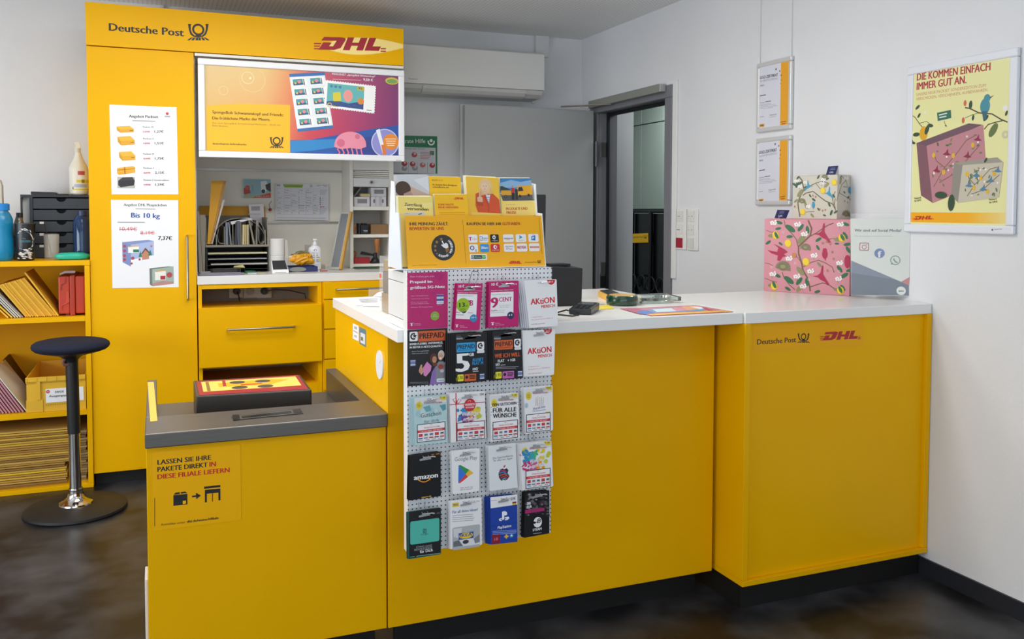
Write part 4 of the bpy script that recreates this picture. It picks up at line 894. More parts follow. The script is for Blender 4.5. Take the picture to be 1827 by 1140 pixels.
b = MB(); H_ = zs2 - zs_; b.lathe((cx_ - .008, cy_, zs_), [(.12, .0035), (.146, .010), (.157, .019), (.161, .029), (.158, .039), (.146, .048), (.12, .054), (.07, .056), (0, .056)], FAB, 48); b.build('seat', t)
b = MB(); p = at(114, 646, 'y', cy_ - .02); b.tube([(cx_ - .03, cy_ - .01, zs_ - .02), (p.x + .004, p.y, p.z + .012), (p.x - .004, p.y, p.z + .002), (p.x + .002, p.y, p.z - .012), (p.x + .02, p.y, p.z - .012)], [.006, .008, .009, .009, .007], C('#7b4f44', .5), 8); b.build('lever_tab', t)
# ================================================================== desk niche contents
Zd = ZW + .0006
# letter organiser
yo = 4.93
def g7(x, y, yy=yo): return px(G7[0] + x/6, G7[1] + y/6, yy)
t = thing('letter_organiser', 'grey and black letter organiser full of papers at the left of the niche', 'organiser', (.36, 5.05, ZW))
GR = C('#8b8578', .5); BK = C('#17171a', .5)
zo = g7(400, 785).z; lift = Zd - g7(400, 1020).z
xo0, xo1 = g7(128, 600).x, g7(800, 600).x; zm = g7(400, 762).z; ztp = g7(130, 470).z
b = MB(); b.box(xo0, xo1, yo, 5.25, zo, zm, GR); b.box(xo0, xo0 + .005, yo, 5.25, zm, ztp, GR); b.box(xo1 - .005, xo1, yo, 5.25, zm, ztp, GR)
b.build('sorter_tray', t)
b = MB(); b.box(xo0 + .006, xo1 - .006, 5.22, 5.23, zm, g7(400, 450).z, C('#6f6a60', .6)); b.build('back_plate', t)
for x, ty in ((246, 610), (333, 525), (424, 500), (510, 490), (594, 500), (680, 520), (770, 560)):
    p = g7(x, 600); MB().box(p.x - .002, p.x + .002, yo + .004, 5.219, zm + .0003, g7(x, ty + 40).z, GR).build('divider', t)
b = MB(); b.box(xo0 + .004, xo1 + .004, 5.2, 5.25, Zd, zo - .0003, BK); b.box(xo0, xo0 + .01, yo + .02, 5.1995, Zd, zo - .0003, BK); b.box(xo1 - .004, xo1 + .004, yo + .02, 5.1995, Zd, zo - .0003, BK)
for v in (865, 922, 980, 1024): p = g7(400, v); b.box(xo0 + .0105, xo1 - .0045, yo, 5.1995, max(p.z, Zd), max(p.z, Zd) + .003, BK)
b.build('tray_tower', t)
for k, (v, col, x0, x1, lab) in enumerate(((848, '#cfc9a4', 144, 786, 'cream paper pile in the top black tray'), (908, '#a9aab0', 160, 782, 'grey paper pile in the middle black tray'), (962, '#b8b3ac', 188, 808, 'pale paper pile in the bottom black tray'))):
    p0, p1 = g7(x0, v + 8), g7(x1, v - 6); zt3 = max(g7(400, (865, 922, 980)[k]).z, Zd) + .0036
    tag(MB().box(max(p0.x, xo0 + .012), min(p1.x, xo1 - .006), yo - .012, 5.18, zt3, zt3 + (.007 if k != 1 else .004), C(col, .7)).build('paper_pile'), lab, 'papers')
def sheet(name, label, cat, pts, d, mat, group=None): 
    b = MB(); b.prism(pts, d, mat); return tag(b.build(name), label, cat, group)
def curl(name, label, cat, path, th, mat, y0, y1, group=None):
    """bent sheet: path of (x,y) in the detail frame G7 extruded in depth"""
    P3 = [g7(x, y, y0) for x, y in path]; n = len(P3); nr = []
    for i in range(n):
        tt = P3[min(i+1, n-1)] - P3[max(i-1, 0)]; nr.append(V((-tt.z, 0, tt.x)).normalized() * th)
    lo = min(p.z for p in P3)
    b = MB(); A = P3; B_ = [p + q for p, q in zip(P3, nr)]; D = V((0, y1 - y0, 0))
    vs = A + B_ + [p + D for p in A] + [p + D for p in B_]; f = []
    for i in range(n-1):
        f += [(i, i+1, n+i+1, n+i), (2*n+i, 3*n+i, 3*n+i+1, 2*n+i+1), (i, 2*n+i, 2*n+i+1, i+1), (n+i, n+i+1, 3*n+i+1, 3*n+i)]
    f += [(0, n, 3*n, 2*n), (n-1, 3*n-1, 4*n-1, 2*n-1)]
    b.add(vs, f, mat, True); return tag(b.build(name), label, cat, group)
curl('yellow_envelope', 'tall yellow envelope standing at the left of the letter organiser', 'envelope', [(160, 752), (215, 420), (322, 74)], .004, C('#d49a1e', .6), yo + .012, yo + .013)
b = MB(); b.hexa([g7(148, 752, yo + .01), g7(178, 752, yo + .01), g7(178, 752, yo + .012), g7(148, 752, yo + .012)], [g7(192, 74, yo + .01), g7(322, 72, yo + .01), g7(322, 72, yo + .012), g7(192, 74, yo + .012)], C('#d39a1c', .6))
o = bpy.data.objects['yellow_envelope']; bpy.data.objects.remove(o); tag(b.build('yellow_envelope'), 'tall yellow envelope standing at the left of the letter organiser', 'envelope')
b = MB(); b.hexa([g7(180, 752, yo + .014), g7(192, 752, yo + .014), g7(192, 752, yo + .017), g7(180, 752, yo + .017)], [g7(322, 76, yo + .014), g7(352, 78, yo + .014), g7(352, 78, yo + .017), g7(322, 76, yo + .017)], C('#b98540', .6)); tag(b.build('brown_envelope'), 'brown edged envelope tucked behind the tall yellow envelope', 'envelope')
b = MB(); b.hexa([g7(194, 752, yo + .02), g7(206, 752, yo + .02), g7(206, 752, yo + .023), g7(194, 752, yo + .023)], [g7(312, 282, yo + .02), g7(338, 278, yo + .02), g7(338, 278, yo + .023), g7(312, 282, yo + .023)], C('#c6c2be', .7)); tag(b.build('white_letter'), 'white letter leaning right behind the tall yellow envelope', 'letter')
sheet('yellow_folder', 'flat yellow folder lying behind the arched papers of the organiser', 'folder', [g7(64, 760, 5.24), g7(780, 760, 5.24), g7(770, 350, 5.24), g7(64, 342, 5.24)], (0, .004, 0), C('#c98f0e', .6))
t = thing('parcel_slip', 'white slip with a printed bar code standing on the letter organiser', 'slip', (g7(670, 400, 5.18).x, 5.18, zm))
b = MB(); cv = Cv(b, G7, (0, 5.18, 0), YN); cv.slab([(590, 328), (752, 318), (768, 752), (640, 752)], .001, C('#cfccd0', .6))
for k in range(16): cv.line([(620 + k*6, 348), (620 + k*6, 394)], 3, '#4a4a50')
cv.rect(592, 424, 720, 440, '#b9b6ba'); b.build('slip', t)
arch = [(196, 745)] + [(490 - 292*math.cos(k*PI/14), 745 - 268*math.sin(k*PI/14)) for k in range(1, 14)] + [(774, 745)]
curl('arched_paper', 'large pale sheet bent in an arch over the organiser slots', 'paper', arch, .0012, C('#a7a399', .7), yo + .02, 5.1)
sheet('loose_sheet', 'white sheet lying slanted on the arched paper', 'paper', [g7(386, 515, yo + .01), g7(410, 545, yo + .01), g7(640, 485, yo + .03), g7(600, 478, yo + .03)], (0, .15, .006), C('#cfccd0', .7))
curl('curled_leaflet', 'pale leaflet curled to a loop in the right slot', 'leaflet', [(700, 500), (690, 600), (692, 690), (712, 745), (745, 752), (768, 720), (770, 640), (745, 560), (700, 500)], .0012, C('#b1b0a8', .7), yo + .008, 5.1)
curl('curled_leaflet', 'pale leaflet hooked upwards in the left slot', 'leaflet', [(266, 590), (258, 660), (264, 725), (290, 748), (326, 750)], .0014, C('#b7b3a6', .7), yo + .008, 5.1)
for k, (x0, x1, tx0, tx1, ty, col, lab) in enumerate(((345, 372, 345, 368, 520, '#7c8594', 'grey blue folder in the second slot'), (376, 392, 380, 400, 505, '#2b2d33', 'dark folder in the second slot'), (398, 412, 372, 384, 520, '#8a8f99', 'crossing grey leaflet in the second slot'), (436, 470, 450, 470, 520, '#33373f', 'dark blue wallet in the third slot'), (476, 500, 460, 500, 505, '#565c68', 'slate folder in the third slot'), (524, 548, 526, 550, 545, '#c9b98c', 'first cream booklet in the middle slot'), (552, 566, 553, 567, 545, '#bfae80', 'second cream booklet in the middle slot'), (572, 588, 570, 592, 545, '#c4b68e', 'third cream booklet in the middle slot'), (642, 662, 590, 606, 500, '#8d8474', 'tan leaflet leaning left in the fifth slot'), (668, 676, 676, 690, 500, '#9a968c', 'grey leaflet upright in the fifth slot'))):
    b = MB(); ya = yo + .001 if k == 2 else yo + .006 + .001*k; DD = V((0, .003 if k == 2 else .2, 0)); b.hexa([g7(x0, 760, ya), g7(x1, 760, ya), g7(x1, 760, ya) + DD, g7(x0, 760, ya) + DD], [g7(tx0, ty, ya), g7(tx1, ty, ya), g7(tx1, ty, ya) + DD, g7(tx0, ty, ya) + DD], C(col, .65))
    mz = min(v.z for v in b.v)
    for v_ in b.v: v_.z += (zm + .0005 - mz) if v_.z - mz < .002 else 0
    tag(b.build('slot_leaflet'), lab + ' of the organiser', 'leaflet')
for k, (x0, x1, tx0, tx1, ty, lab) in enumerate(((60, 100, 40, 60, 400, 'outermost white file leaning at the left wall of the niche'), (104, 122, 64, 128, 440, 'inner white file leaning between the niche wall and the organiser'))):
    b = MB(); ya = 4.90 + .015*k; b.hexa([g7(x0, 990, ya), g7(x1, 990, ya), g7(x1, 990, ya) + V((0, .25, 0)), g7(x0, 990, ya) + V((0, .25, 0))], [g7(tx0, ty, ya), g7(tx1, ty, ya), g7(tx1, ty, ya) + V((0, .25, 0)), g7(tx0, ty, ya) + V((0, .25, 0))], C('#8f887c', .7))
    mz = min(v.z for v in b.v); dxm = max(0, kx1 + .007 - min(v.x for v in b.v))
    for v_ in b.v: v_.z += Zd - mz if v_.z - mz < .02 else 0; v_.x += dxm
    tag(b.build('document_file'), lab, 'file')
# papers, phone and notes at the front left
yf_ = 4.74
def flat(name, label, cat, q, z, th, mat, group=None, r=0):
    pts = [at(u, v, 'z', z) for u, v in q]
    pts = [V((p.x, min(p.y, 5.2), z)) for p in pts]
    if r: pts = rounded(pts, r)
    b = MB(); b.prism(pts, (0, 0, th), mat); return tag(b.build(name), label, cat, group)
xa = kx1 + .010; xb_ = px(436, 488, yf_).x
b = MB()
for k in range(5): b.box(xa + .003*k, xb_ - .004*k, yf_ - .01 + .006*k, 4.90, Zd + k*.0024, Zd + k*.0024 + .0020, C(('#5a5680', '#a8a6ac', '#8b8a92', '#6c6890', '#aaa8a6')[k], .7))
tag(b.build('document_stack'), 'stack of grey papers with a violet edge at the front of the back worktop', 'papers'); zst = Zd + .0122
t = thing('black_phone', 'black handset lying on the grey papers of the back worktop', 'phone', (px(405, 478, 4.80).x, 4.80, zst))
p0, p1 = px(376, 480, 4.78), px(430, 480, 4.78); b = MB(); b.prism(rounded([V((p0.x, 4.765, zst)), V((p1.x, 4.765, zst)), V((p1.x, 4.83, zst)), V((p0.x, 4.83, zst))], .02), (0, 0, .018), C('#1b1a19', .3)); b.build('housing', t, bevel=.005, seg=3)
b = MB(); b.prism(rounded([V((p0.x + .02, 4.78, zst + .0182)), V((p1.x - .02, 4.78, zst + .0182)), V((p1.x - .02, 4.82, zst + .0182)), V((p0.x + .02, 4.82, zst + .0182))], .012), (0, 0, .001), C('#2e2c29', .2)); b.build('screen', t)
p0 = px(416, 470, 4.85); b = MB(); b.poly([(p0.x, 4.84, zst + .021), (p0.x + .06, 4.84, zst + .018), (p0.x + .055, 4.90, zst + .03), (p0.x + .01, 4.90, zst + .025)], C('#dcd690', .7)); b.prism([V((p0.x, 4.845, zst + .0205)), V((p0.x + .058, 4.845, zst + .0185)), V((p0.x + .05, 4.895, zst + .024)), V((p0.x + .01, 4.895, zst + .0215))], (0, 0, .001), C('#d2cc84', .7)); tag(b.build('sticky_note'), 'pale yellow note with a raised corner beside the black handset', 'note')
p0, p1 = px(437, 480, 4.86), px(456, 480, 4.86); b = MB(); b.prism([V((p0.x, 4.83, Zd)), V((p1.x, 4.83, Zd)), V((p1.x - .01, 4.92, Zd)), V((p0.x, 4.92, Zd))], (0, 0, .010), C('#1f7a4a', .6)); tag(b.build('green_card'), 'green card lying beside the grey papers', 'card')
p0, p1 = px(441, 483, 4.80), px(457, 483, 4.80); tag(MB().box(p0.x, p1.x, 4.77, 4.82, Zd, Zd + .006, C('#b9b9c4', .6)).build('label_block'), 'small pale lilac block on the worktop left of the payment terminal', 'block')
p0, p1 = px(458, 483, 4.83), px(472, 483, 4.83); tag(MB().box(p0.x, p1.x, 4.79, 4.86, Zd, Zd + .0015, C('#d3ca96', .7)).build('yellow_slip'), 'thin pale yellow slip beside the payment terminal', 'slip')
# payment terminal
t = thing('payment_terminal', 'white payment terminal with a dark screen at the front of the back worktop', 'terminal', (px(499, 484, 4.77).x, 4.78, ZW))
p0, p1 = px(485.5, 485, 4.75), px(515.5, 485, 4.75); x0, x1 = p0.x, p1.x
hb = px(500, 464.5, 4.82).z
b = MB(); b.hexa([V((x0, 4.745, Zd)), V((x1, 4.745, Zd)), V((x1 - .004, 4.84, Zd)), V((x0 + .004, 4.84, Zd))], [V((x0, 4.745, Zd + .016)), V((x1, 4.745, Zd + .016)), V((x1 - .005, 4.835, hb)), V((x0 + .005, 4.835, hb))], C('#eeeeee', .35)); b.build('housing', t, bevel=.004, seg=3)
n_ = V((0, -(hb - Zd - .016), .09)).normalized()
b = MB(); Q = [V((x0 + .006, 4.755, Zd + .016 + .010*(hb-Zd-.016)/.09)), V((x1 - .006, 4.755, Zd + .016 + .010*(hb-Zd-.016)/.09)), V((x1 - .009, 4.832, hb - .002)), V((x0 + .009, 4.832, hb - .002))]
b.prism([q + n_*.0012 for q in Q], -n_*.001, C('#3b3d41', .15)); b.build('screen', t)
b = MB(); b.box(x0 + .015, x1 - .015, 4.7435, 4.7446, Zd + .006, Zd + .009, C('#9a9a9a', .4)); b.build('slot', t)
# receipt roll stack
def rolls(u, y, v0, v1, r, name, lab, mat):
    b = MB(); c = px(u, v0, y); q = (px(u+1, v0, y) - c).length; z1 = px(u, v1, y).z
    return c, q, z1
c, q, z1 = rolls(495, 4.95, 478, 425.5, 13, '', '', None)
for k, (za_, zb2, lab) in enumerate(((Zd, px(495, 455.5, 4.95).z, 'lower white paper roll standing behind the payment terminal'), (px(495, 455.5, 4.95).z + .0005, z1, 'upper white paper roll stacked on the lower roll'))):
    t = thing('paper_roll', lab, 'paper roll', (c.x, 4.95, za_))
    b = MB(); R = 13.3*q; b.lathe((c.x, 4.95, za_), [(.018, 0), (R - .002, 0), (R, .002), (R, zb2 - za_ - .003), (R - .003, zb2 - za_), (.018, zb2 - za_), (.018, .0)], C('#dedcda', .75), 40); b.build('roll', t)
b = MB(); R = 13.3*q; b.prism([V((c.x + R*.97, 4.93, z1 - .14)), V((c.x + R + .018, 4.94, z1 - .13)), V((c.x + R + .014, 4.94, z1 - .01)), V((c.x + R*.97, 4.93, z1 - .005))], (0, .001, 0), C('#d8d6d2', .75)); b.build('loose_end', t)
# blue tray with sachets
t = thing('blue_tray', 'dark blue tray with a grey oval front beside the payment terminal', 'tray', (px(541, 480, 4.87).x, 4.9, ZW))
p0, p1 = px(515, 478, 4.85), px(567, 478, 4.85); zt4 = Zd + (px(540, 471.5, 4.85).z - px(540, 480.5, 4.85).z)
NB = C('#2b3166', .4)
b = MB(); b.box(p0.x, p1.x, 4.85, 4.856, Zd, zt4, NB); b.box(p0.x, p1.x, 4.99, 4.996, Zd, zt4, NB); b.box(p0.x, p0.x + .005, 4.8565, 4.9895, Zd, zt4, NB); b.box(p1.x - .005, p1.x, 4.8565, 4.9895, Zd, zt4, NB); b.box(p0.x + .0055, p1.x - .0055, 4.8565, 4.9895, Zd, Zd + .004, NB); b.build('tray_shell', t)
b = MB(); w_ = p1.x - p0.x; b.prism([V((p0.x + w_*.31 + w_*.29*math.cos(k*PI/12), 4.8485, (Zd+zt4)/2 + (zt4-Zd)*.46*math.sin(k*PI/12))) for k in range(24)], (0, .0012, 0), C('#8a8f8c', .5)); b.build('oval_panel', t)
rn = random.Random(9)
def lump(name, label, u, v, y, rx, rz, col, cat='bag', ry=.04):
    b = MB(); c = px(u, v, y); n1, n2 = 16, 9; vs = []
    for j in range(n2 + 1):
        th = PI*j/n2
        for i in range(n1):
            ph = 2*PI*i/n1; k = 1 + .16*math.sin(3*ph + j) * math.sin(th) + rn.uniform(-.2, .2)
            vs.append(V((c.x + rx*k*math.sin(th)*math.cos(ph), y + ry*k*math.sin(th)*math.sin(ph), c.z - rz*k*math.cos(th))))
    b.add(vs, [(j*n1 + i, j*n1 + (i+1) % n1, (j+1)*n1 + (i+1) % n1, (j+1)*n1 + i) for j in range(n2) for i in range(n1)], col); 
    mz = min(p.z for p in b.v)
    for p in b.v: p.z += max(0, Zd + .005 - mz)
    return tag(b.build(name), label, cat)
lump('yellow_bag', 'crumpled yellow bag lying in the blue tray', 540, 463, 4.90, .062, .030, C('#d99a16', .4), ry=.032)
lump('white_sachet', 'white and orange sachet on the yellow bag in the blue tray', 525, 460, 4.945, .030, .014, C('#d8d2c4', .4), ry=.012)
lump('olive_bag', 'crumpled olive green bag at the back of the blue tray', 538, 455, 4.972, .045, .022, C('#6f6c3a', .45), ry=.012)
# hand sanitiser
t = thing('sanitiser_bottle', 'white pump bottle of hand sanitiser on the back worktop', 'bottle', (px(563, 476, 5.0).x, 5.02, ZW))
ys_ = 5.0; q = (px(564, 470, ys_) - px(563, 470, ys_)).length; c = px(563, 475, ys_); dzs = Zd - c.z
def zv(v): return px(563, v, ys_).z + dzs
SW = C('#eaeaec', .3)
b = MB(); pts = []
for k in range(20): pass
b.lathe((c.x, ys_ + .02, Zd), [(10*q, 0), (11.8*q, .004), (11.8*q, zv(440) - Zd), (10.5*q, zv(436) - Zd), (5*q, zv(432.5) - Zd), (4*q, zv(431) - Zd)], SW, 32, 1, .62); b.build('bottle_body', t)
b = MB(); b.cyl((c.x, ys_ + .02, zv(431.2)), (c.x, ys_ + .02, zv(426)), 4*q, SW, 20); b.cyl((c.x, ys_ + .02, zv(426)), (c.x, ys_ + .02, zv(422.5)), 1.6*q, SW, 12); b.prism([V((c.x + dx*q, ys_ + .012, zv(v))) for dx, v in ((-3.5, 422.8), (3.5, 422.8), (3.2, 420.6), (-3.5, 420))], (0, .016, 0), SW); b.build('pump', t)
b = MB(); cv = Cv(b, B5, (0, ys_ + .02 - 11.9*q*.62 + .0006, 0), YN); cv.Pl = cv.Pl
o5 = V((0, 0, dzs)); P_old = cv.P; cv.P = lambda x, y: P_old(x, y) + o5
b2 = [(1035, 745), (1112, 745), (1112, 925), (1035, 925)]
cv.text('Hände', 1052, 820, 1092, 820, 14, '#2a3a86', .02); cv.text('Desinfektion', 1040, 836, 1106, 836, 12, '#2a3a86', .02); cv.rect(1034, 846, 1114, 866, '#e3cf3c'); cv.rect(1050, 848, 1098, 874, '#9db3d8'); cv.circ(1070, 772, 12, '#2f48a0'); cv.rect(1064, 764, 1078, 782, '#e8ecf4')
cv.line([(1046, 792), (1094, 796)], 4, '#8a9ac8')
for y in (890, 904): cv.line([(1042, y), (1106, y)], 3, '#a9b4d0')
b.build('label', t)
p0 = px(547, 440, 5.05); tag(MB().box(p0.x - .004, p0.x + .030, 5.08, 5.09, Zd, px(547, 431, 5.05).z + dzs, C('#a9a59c', .6)).build('grey_card'), 'grey card standing behind the sanitiser bottle', 'card')
p0, p1 = px(571.5, 473, 4.86), px(583, 473, 4.86); tag(MB().box(p0.x, p1.x, 4.84, 4.87, Zd, Zd + .006, C('#a8606a', .5)).build('eraser'), 'small dull red eraser on the worktop by the leaning board', 'eraser')
p0 = px(577, 470, 5.0); b = MB(); b.lathe((p0.x, 5.02, Zd), [(.012, 0), (.014, .01), (.012, .03), (.011, .03), (.0125, .01), (.01, .002), (0, .002)], C('#efe9dc', .05, 0, .5, .9), 20); tag(b.build('small_glass'), 'tiny clear glass between the sanitiser and the leaning board', 'glass')
# leaning board
t = thing('leaning_board', 'grey panel with a wooden edge leaning against the pigeonhole tower', 'board', (px(600, 478, 4.98).x, 5.0, ZW))
Y0, Y1 = 4.93, 5.03
fb0, fb1 = px(590.5, 476, Y0), px(605, 478, Y0); ft0, ft1 = px(609, 377.5, Y1), px(622, 377.5, Y1)
dz_ = Zd - fb1.z
q = [V((fb0.x, Y0 + .05, Zd + .002)), V((fb1.x, Y0, Zd + .002)), V((ft1.x, Y1 - .03, ft1.z)), V((ft0.x, Y1 + .02, ft0.z))]
nv = (q[1] - q[0]).cross(q[3] - q[0]).normalized(); nv = nv if nv.y < 0 else -nv
b = MB(); b.prism(q, -nv * .010, C('#b9b7b0', .4)); 
ins = [q[0]*.84 + q[1]*.12 + q[3]*.04, q[0]*.08 + q[1]*.88 + q[2]*.04, q[2]*.88 + q[3]*.08 + q[1]*.04, q[3]*.84 + q[2]*.12 + q[0]*.04]
b.prism([p + nv*.0008 for p in ins], -nv*.0007, C('#7d8084', .25)); b.build('panel', t)
b = MB(); e = (q[1]-q[0]).normalized(); b.prism([q[1] + nv*.002, q[1] + e*.014 + nv*.002, q[2] + e*.014 + nv*.002, q[2] + nv*.002], -nv * .016, C('#c99a4a', .5)); mz = min(p.z for p in b.v)
for p in b.v: p.z += max(0, Zd - mz) if p.z < Zd + .02 else 0
b.build('wooden_edge', t)
# postcard and calendar
yq = yb - .012
def pc(cv):
    cv.rect(454, 188, 688, 350, '#8fb6c2'); cv.poly([(456, 320), (560, 330), (688, 300), (688, 350), (456, 350)], '#a9b08c'); cv.poly([(560, 340), (688, 308), (688, 350), (520, 350)], '#c4473a'); cv.poly([(456, 270), (500, 250), (516, 310), (470, 322), (456, 316)], '#b0453a'); cv.circ(488, 262, 20, '#c85a48'); cv.poly([(602, 210), (650, 204), (672, 260), (640, 306), (606, 290)], '#dfe3e4'); cv.poly([(640, 240), (686, 220), (688, 300), (650, 280)], '#35393f'); cv.circ(624, 294, 16, '#35393f'); cv.circ(530, 228, 8, '#d0b040'); cv.line([(530, 236), (536, 300)], 6, '#7c98a8'); cv.text('Liebe Grüße', 566, 344, 676, 340, 9, '#f2ead8')
paper('postcard', B5, [(452, 186), (689, 188), (688, 352), (452, 350)], (0, yq, 0), YN, 'colourful postcard pinned on the niche wall left of the calendar', 'postcard', pc)
def cal(cv):
    cv.poly([(792, 234), (968, 236), (958, 264), (804, 262)], '#8fae3a'); cv.text('SCHULFERIEN', 820, 254, 944, 255, 8, '#4f6a1e', .01); cv.rect(738, 236, 768, 250, '#9aa0a8'); cv.circ(1034, 248, 11, '#a8b09c')
    for x in (1080, 1130): cv.line([(x, 246), (x + 40, 248)], 5, '#8d929a')
    for i in range(7): cv.line([(740 + i*62, 272), (740 + i*62, 500)], 1.6, '#b4b4bc')
    for j in range(11): cv.line([(740, 272 + j*22), (1112, 274 + j*22)], 1.6, '#b9b9c2')
    rn = random.Random(2)
    for i in range(6):
        for j in range(10):
            if rn.random() < .55: cv.line([(746 + i*62, 284 + j*22), (746 + i*62 + rn.uniform(16, 48), 285 + j*22)], 3.4, '#8f929a')
            if rn.random() < .35: cv.rect(742 + i*62, 278 + j*22, 748 + i*62, 286 + j*22, '#9fb84a')
    for j in range(4): cv.rect(1108, 348 + j*18, 1114, 358 + j*18, '#34363c'); cv.line([(1122, 354 + j*18), (1140, 354 + j*18)], 2.4, '#9a9aa4')
    cv.line([(1108, 428), (1146, 428)], 5, '#c05a60')
    for j in range(5): cv.line([(1112, 284 + j*9), (1170 - j*4, 285 + j*9)], 2.6, '#a6a8b0')
    for j in range(6): cv.line([(1106, 444 + j*9), (1166 - j*5, 445 + j*9)], 2.4, '#b0b2ba')
    cv.line([(742, 520), (1160, 524)], 4, '#b0b2ba')
paper('wall_calendar', B5, [(728, 224), (1184, 236), (1184, 544), (728, 540)], (0, yq - .001, 0), YN, 'year calendar sheet with a green heading on the niche wall', 'calendar', cal, mat=C('#d9d9df', .6))
b = MB(); p = px(482, 374, yq - .01); b.lathe((p.x - .0, yq - .01, p.z), [(0, -.010), (.008, -.006), (.010, 0), (.007, .007), (0, .009)], C('#b0303a', .4), 12); b.tube([(p.x, yq - .008, p.z + .008), (p.x - .006, yq - .004, p.z + .03), (p.x + .01, yq - .002, p.z + .05)], .0015, C('#8a4a3a', .5), 6); tag(b.build('red_tassel'), 'small red tassel hanging beside the white slip', 'tassel')
# pigeonhole contents
def g5(x, y, yy): return px(G5[0] + x/5.18, G5[1] + y/5.18, yy)
def pbx(name, label, cat, x0, y0, x1, y1, yy, d, mat, zbase, bev=.002, group=None):
    a, c = g5(x0, y0, yy), g5(x1, y1, yy); X0 = max(a.x, TWA + .002); X1 = min(c.x, TWB - .002)
    return tag(MB().box(X0, X1, yy, yy + d, zbase, zbase + (a.z - c.z), mat).build(name, bevel=bev), label, cat, group)
zA, zB, zCc = SHZ[0] + .0006, SHZ[1] + .0006, SHZ[2] + .0006
WB = C('#d6d5d8', .5)
def mugbox(label, x0, y0, x1, y1, zbase, win):
    a, c = g5(x0, y0, 5.07), g5(x1, y1, 5.07); X0 = max(a.x, TWA + .003); X1 = min(c.x, TWB - .003); h = a.z - c.z
    t = thing('gift_mug_box', label, 'box', ((X0+X1)/2, 5.1, zbase)); MB().box(X0, X1, 5.07, 5.16, zbase, zbase + h, WB).build('carton', t, bevel=.0015)
    if win: 
        MB().box(X0 + (X1-X0)*.2, X0 + (X1-X0)*.82, 5.0688, 5.0697, zbase + h*.32, zbase + h*.78, C('#8b8784', .15)).build('window_pane', t)
    return t, h
_, h0 = mugbox('white box with a window at the left foot of the top pigeonhole', 217, 366, 362, 456, zA, True)
t_, h1 = mugbox('white box with a mug printed on it at the right foot of the top pigeonhole', 372, 366, 514, 456, zA, False)
b = MB(); cv = Cv(b, G5, (0, 5.0692, 0), YN); cv.rect(410, 368, 474, 452, '#bdb9bf'); cv.rect(422, 368, 446, 452, '#cfccd1'); cv.circ(402, 408, 20, '#77737a', rx=9); cv.circ(482, 408, 20, '#77737a', rx=9); b.build('mug_print', t_)
mugbox('white box with a window stacked on the mug box', 374, 280, 514, 364, zA + h1 + .001, True)
pbx('yellow_box', 'small cream box lying on the left white box in the top pigeonhole', 'box', 276, 336, 368, 364, 5.075, .06, C('#cdbb84', .6), zA + h0 + .001)
b = MB(); p0, p1 = g5(220, 330, 5.10), g5(296, 282, 5.10); z_ = zA + h0 + .001; b.prism([V((p0.x, 5.13, z_)), V((p0.x + .008, 5.13, z_)), V((p1.x, 5.13, p1.z)), V((p1.x - .008, 5.13, p1.z))], (0, .10, 0), C('#b7b4ae', .6)); tag(b.build('leaning_card'), 'pale card leaning behind the cream box in the top pigeonhole', 'card')
t = thing('black_punch', 'small black device with pale lettering in the middle pigeonhole', 'device', (g5(310, 700, 5.07).x, 5.1, zB))
a, c = g5(262, 610, 5.07), g5(352, 710, 5.07); h = a.z - c.z
MB().box(a.x + .010, c.x, 5.07, 5.15, zB, zB + h*.86, C('#1e2026', .35)).build('body', t, bevel=.004); MB().box(a.x, a.x + .009, 5.08, 5.14, zB, zB + h, C('#2b2d33', .4)).build('grip', t, bevel=.002); MB().box(a.x + .02, c.x - .008, 5.08, 5.12, zB + h*.86 + .0003, zB + h, C('#15161a', .4)).build('top_block', t, bevel=.002)
b = MB(); cv = Cv(b, G5, (0, 5.069, 0), YN); cv.line([(302, 680), (342, 682)], 7, '#c9ccd4'); cv.line([(306, 692), (338, 693)], 4, '#8c92a4'); b.build('marking', t)
pbx('brown_box', 'plain brown cardboard box in the middle pigeonhole', 'box', 372, 622, 534, 712, 5.075, .14, C('#8d6b48', .65), zB)
def stamp(label, u, v0, v1, yy, zbase, k, base):
    c = g5(u, v1, yy); q = (g5(u + 1, v1, yy) - c).length; t = thing('hand_stamp', label, 'stamp', (c.x, yy + .02, zbase)); H = g5(u, v0, yy).z - c.z; hb = 0
    if base: 
        b = MB(); b.box(c.x - .035, c.x + .014, yy, yy + .05, zbase, zbase + .012, C('#191a1c', .4)); b.lathe((c.x - .01, yy + .025, zbase + .0125), [(.026, 0), (.022, .012), (.012, .022), (.010, H*.42 - .0125)], C('#191a1c', .4), 20); b.build('stamp_foot', t); hb = H*.42
    b = MB(); b.lathe((c.x, yy + .02, zbase + hb), [(.006*k, 0), (.008*k, .01), (.010*k, .025), (.013*k, (H-hb)*.55), (.0155*k, (H-hb)*.8), (.013*k, (H-hb)*.95), (0, H-hb)], C('#a86c36', .4), 20); b.build('wooden_grip', t)
stamp('wooden handled stamp with a black foot in the lowest pigeonhole', 436, 787, 1020, 5.06, zCc, 1.25, True)
stamp('wooden stamp grip at the left edge of the middle pigeonhole', 226, 614, 710, 5.08, zB, .8, False)
stamp('wooden stamp grip behind the red ink pad', 226, 850, 960, 5.16, zCc, .8, False)
pbx('red_ink_pad', 'red ink pad box lying in the lowest pigeonhole', 'ink pad', 217, 940, 364, 990, 5.09, .06, C('#a5232e', .45), zCc)
p0, p1 = g5(230, 1020, 4.96), g5(450, 1020, 4.96); tag(MB().box(p0.x, p1.x, 4.95, 5.045, Zd, Zd + .003, C('#2c6148', .6)).build('green_mat'), 'green cutting mat on the worktop in front of the pigeonhole tower', 'mat')
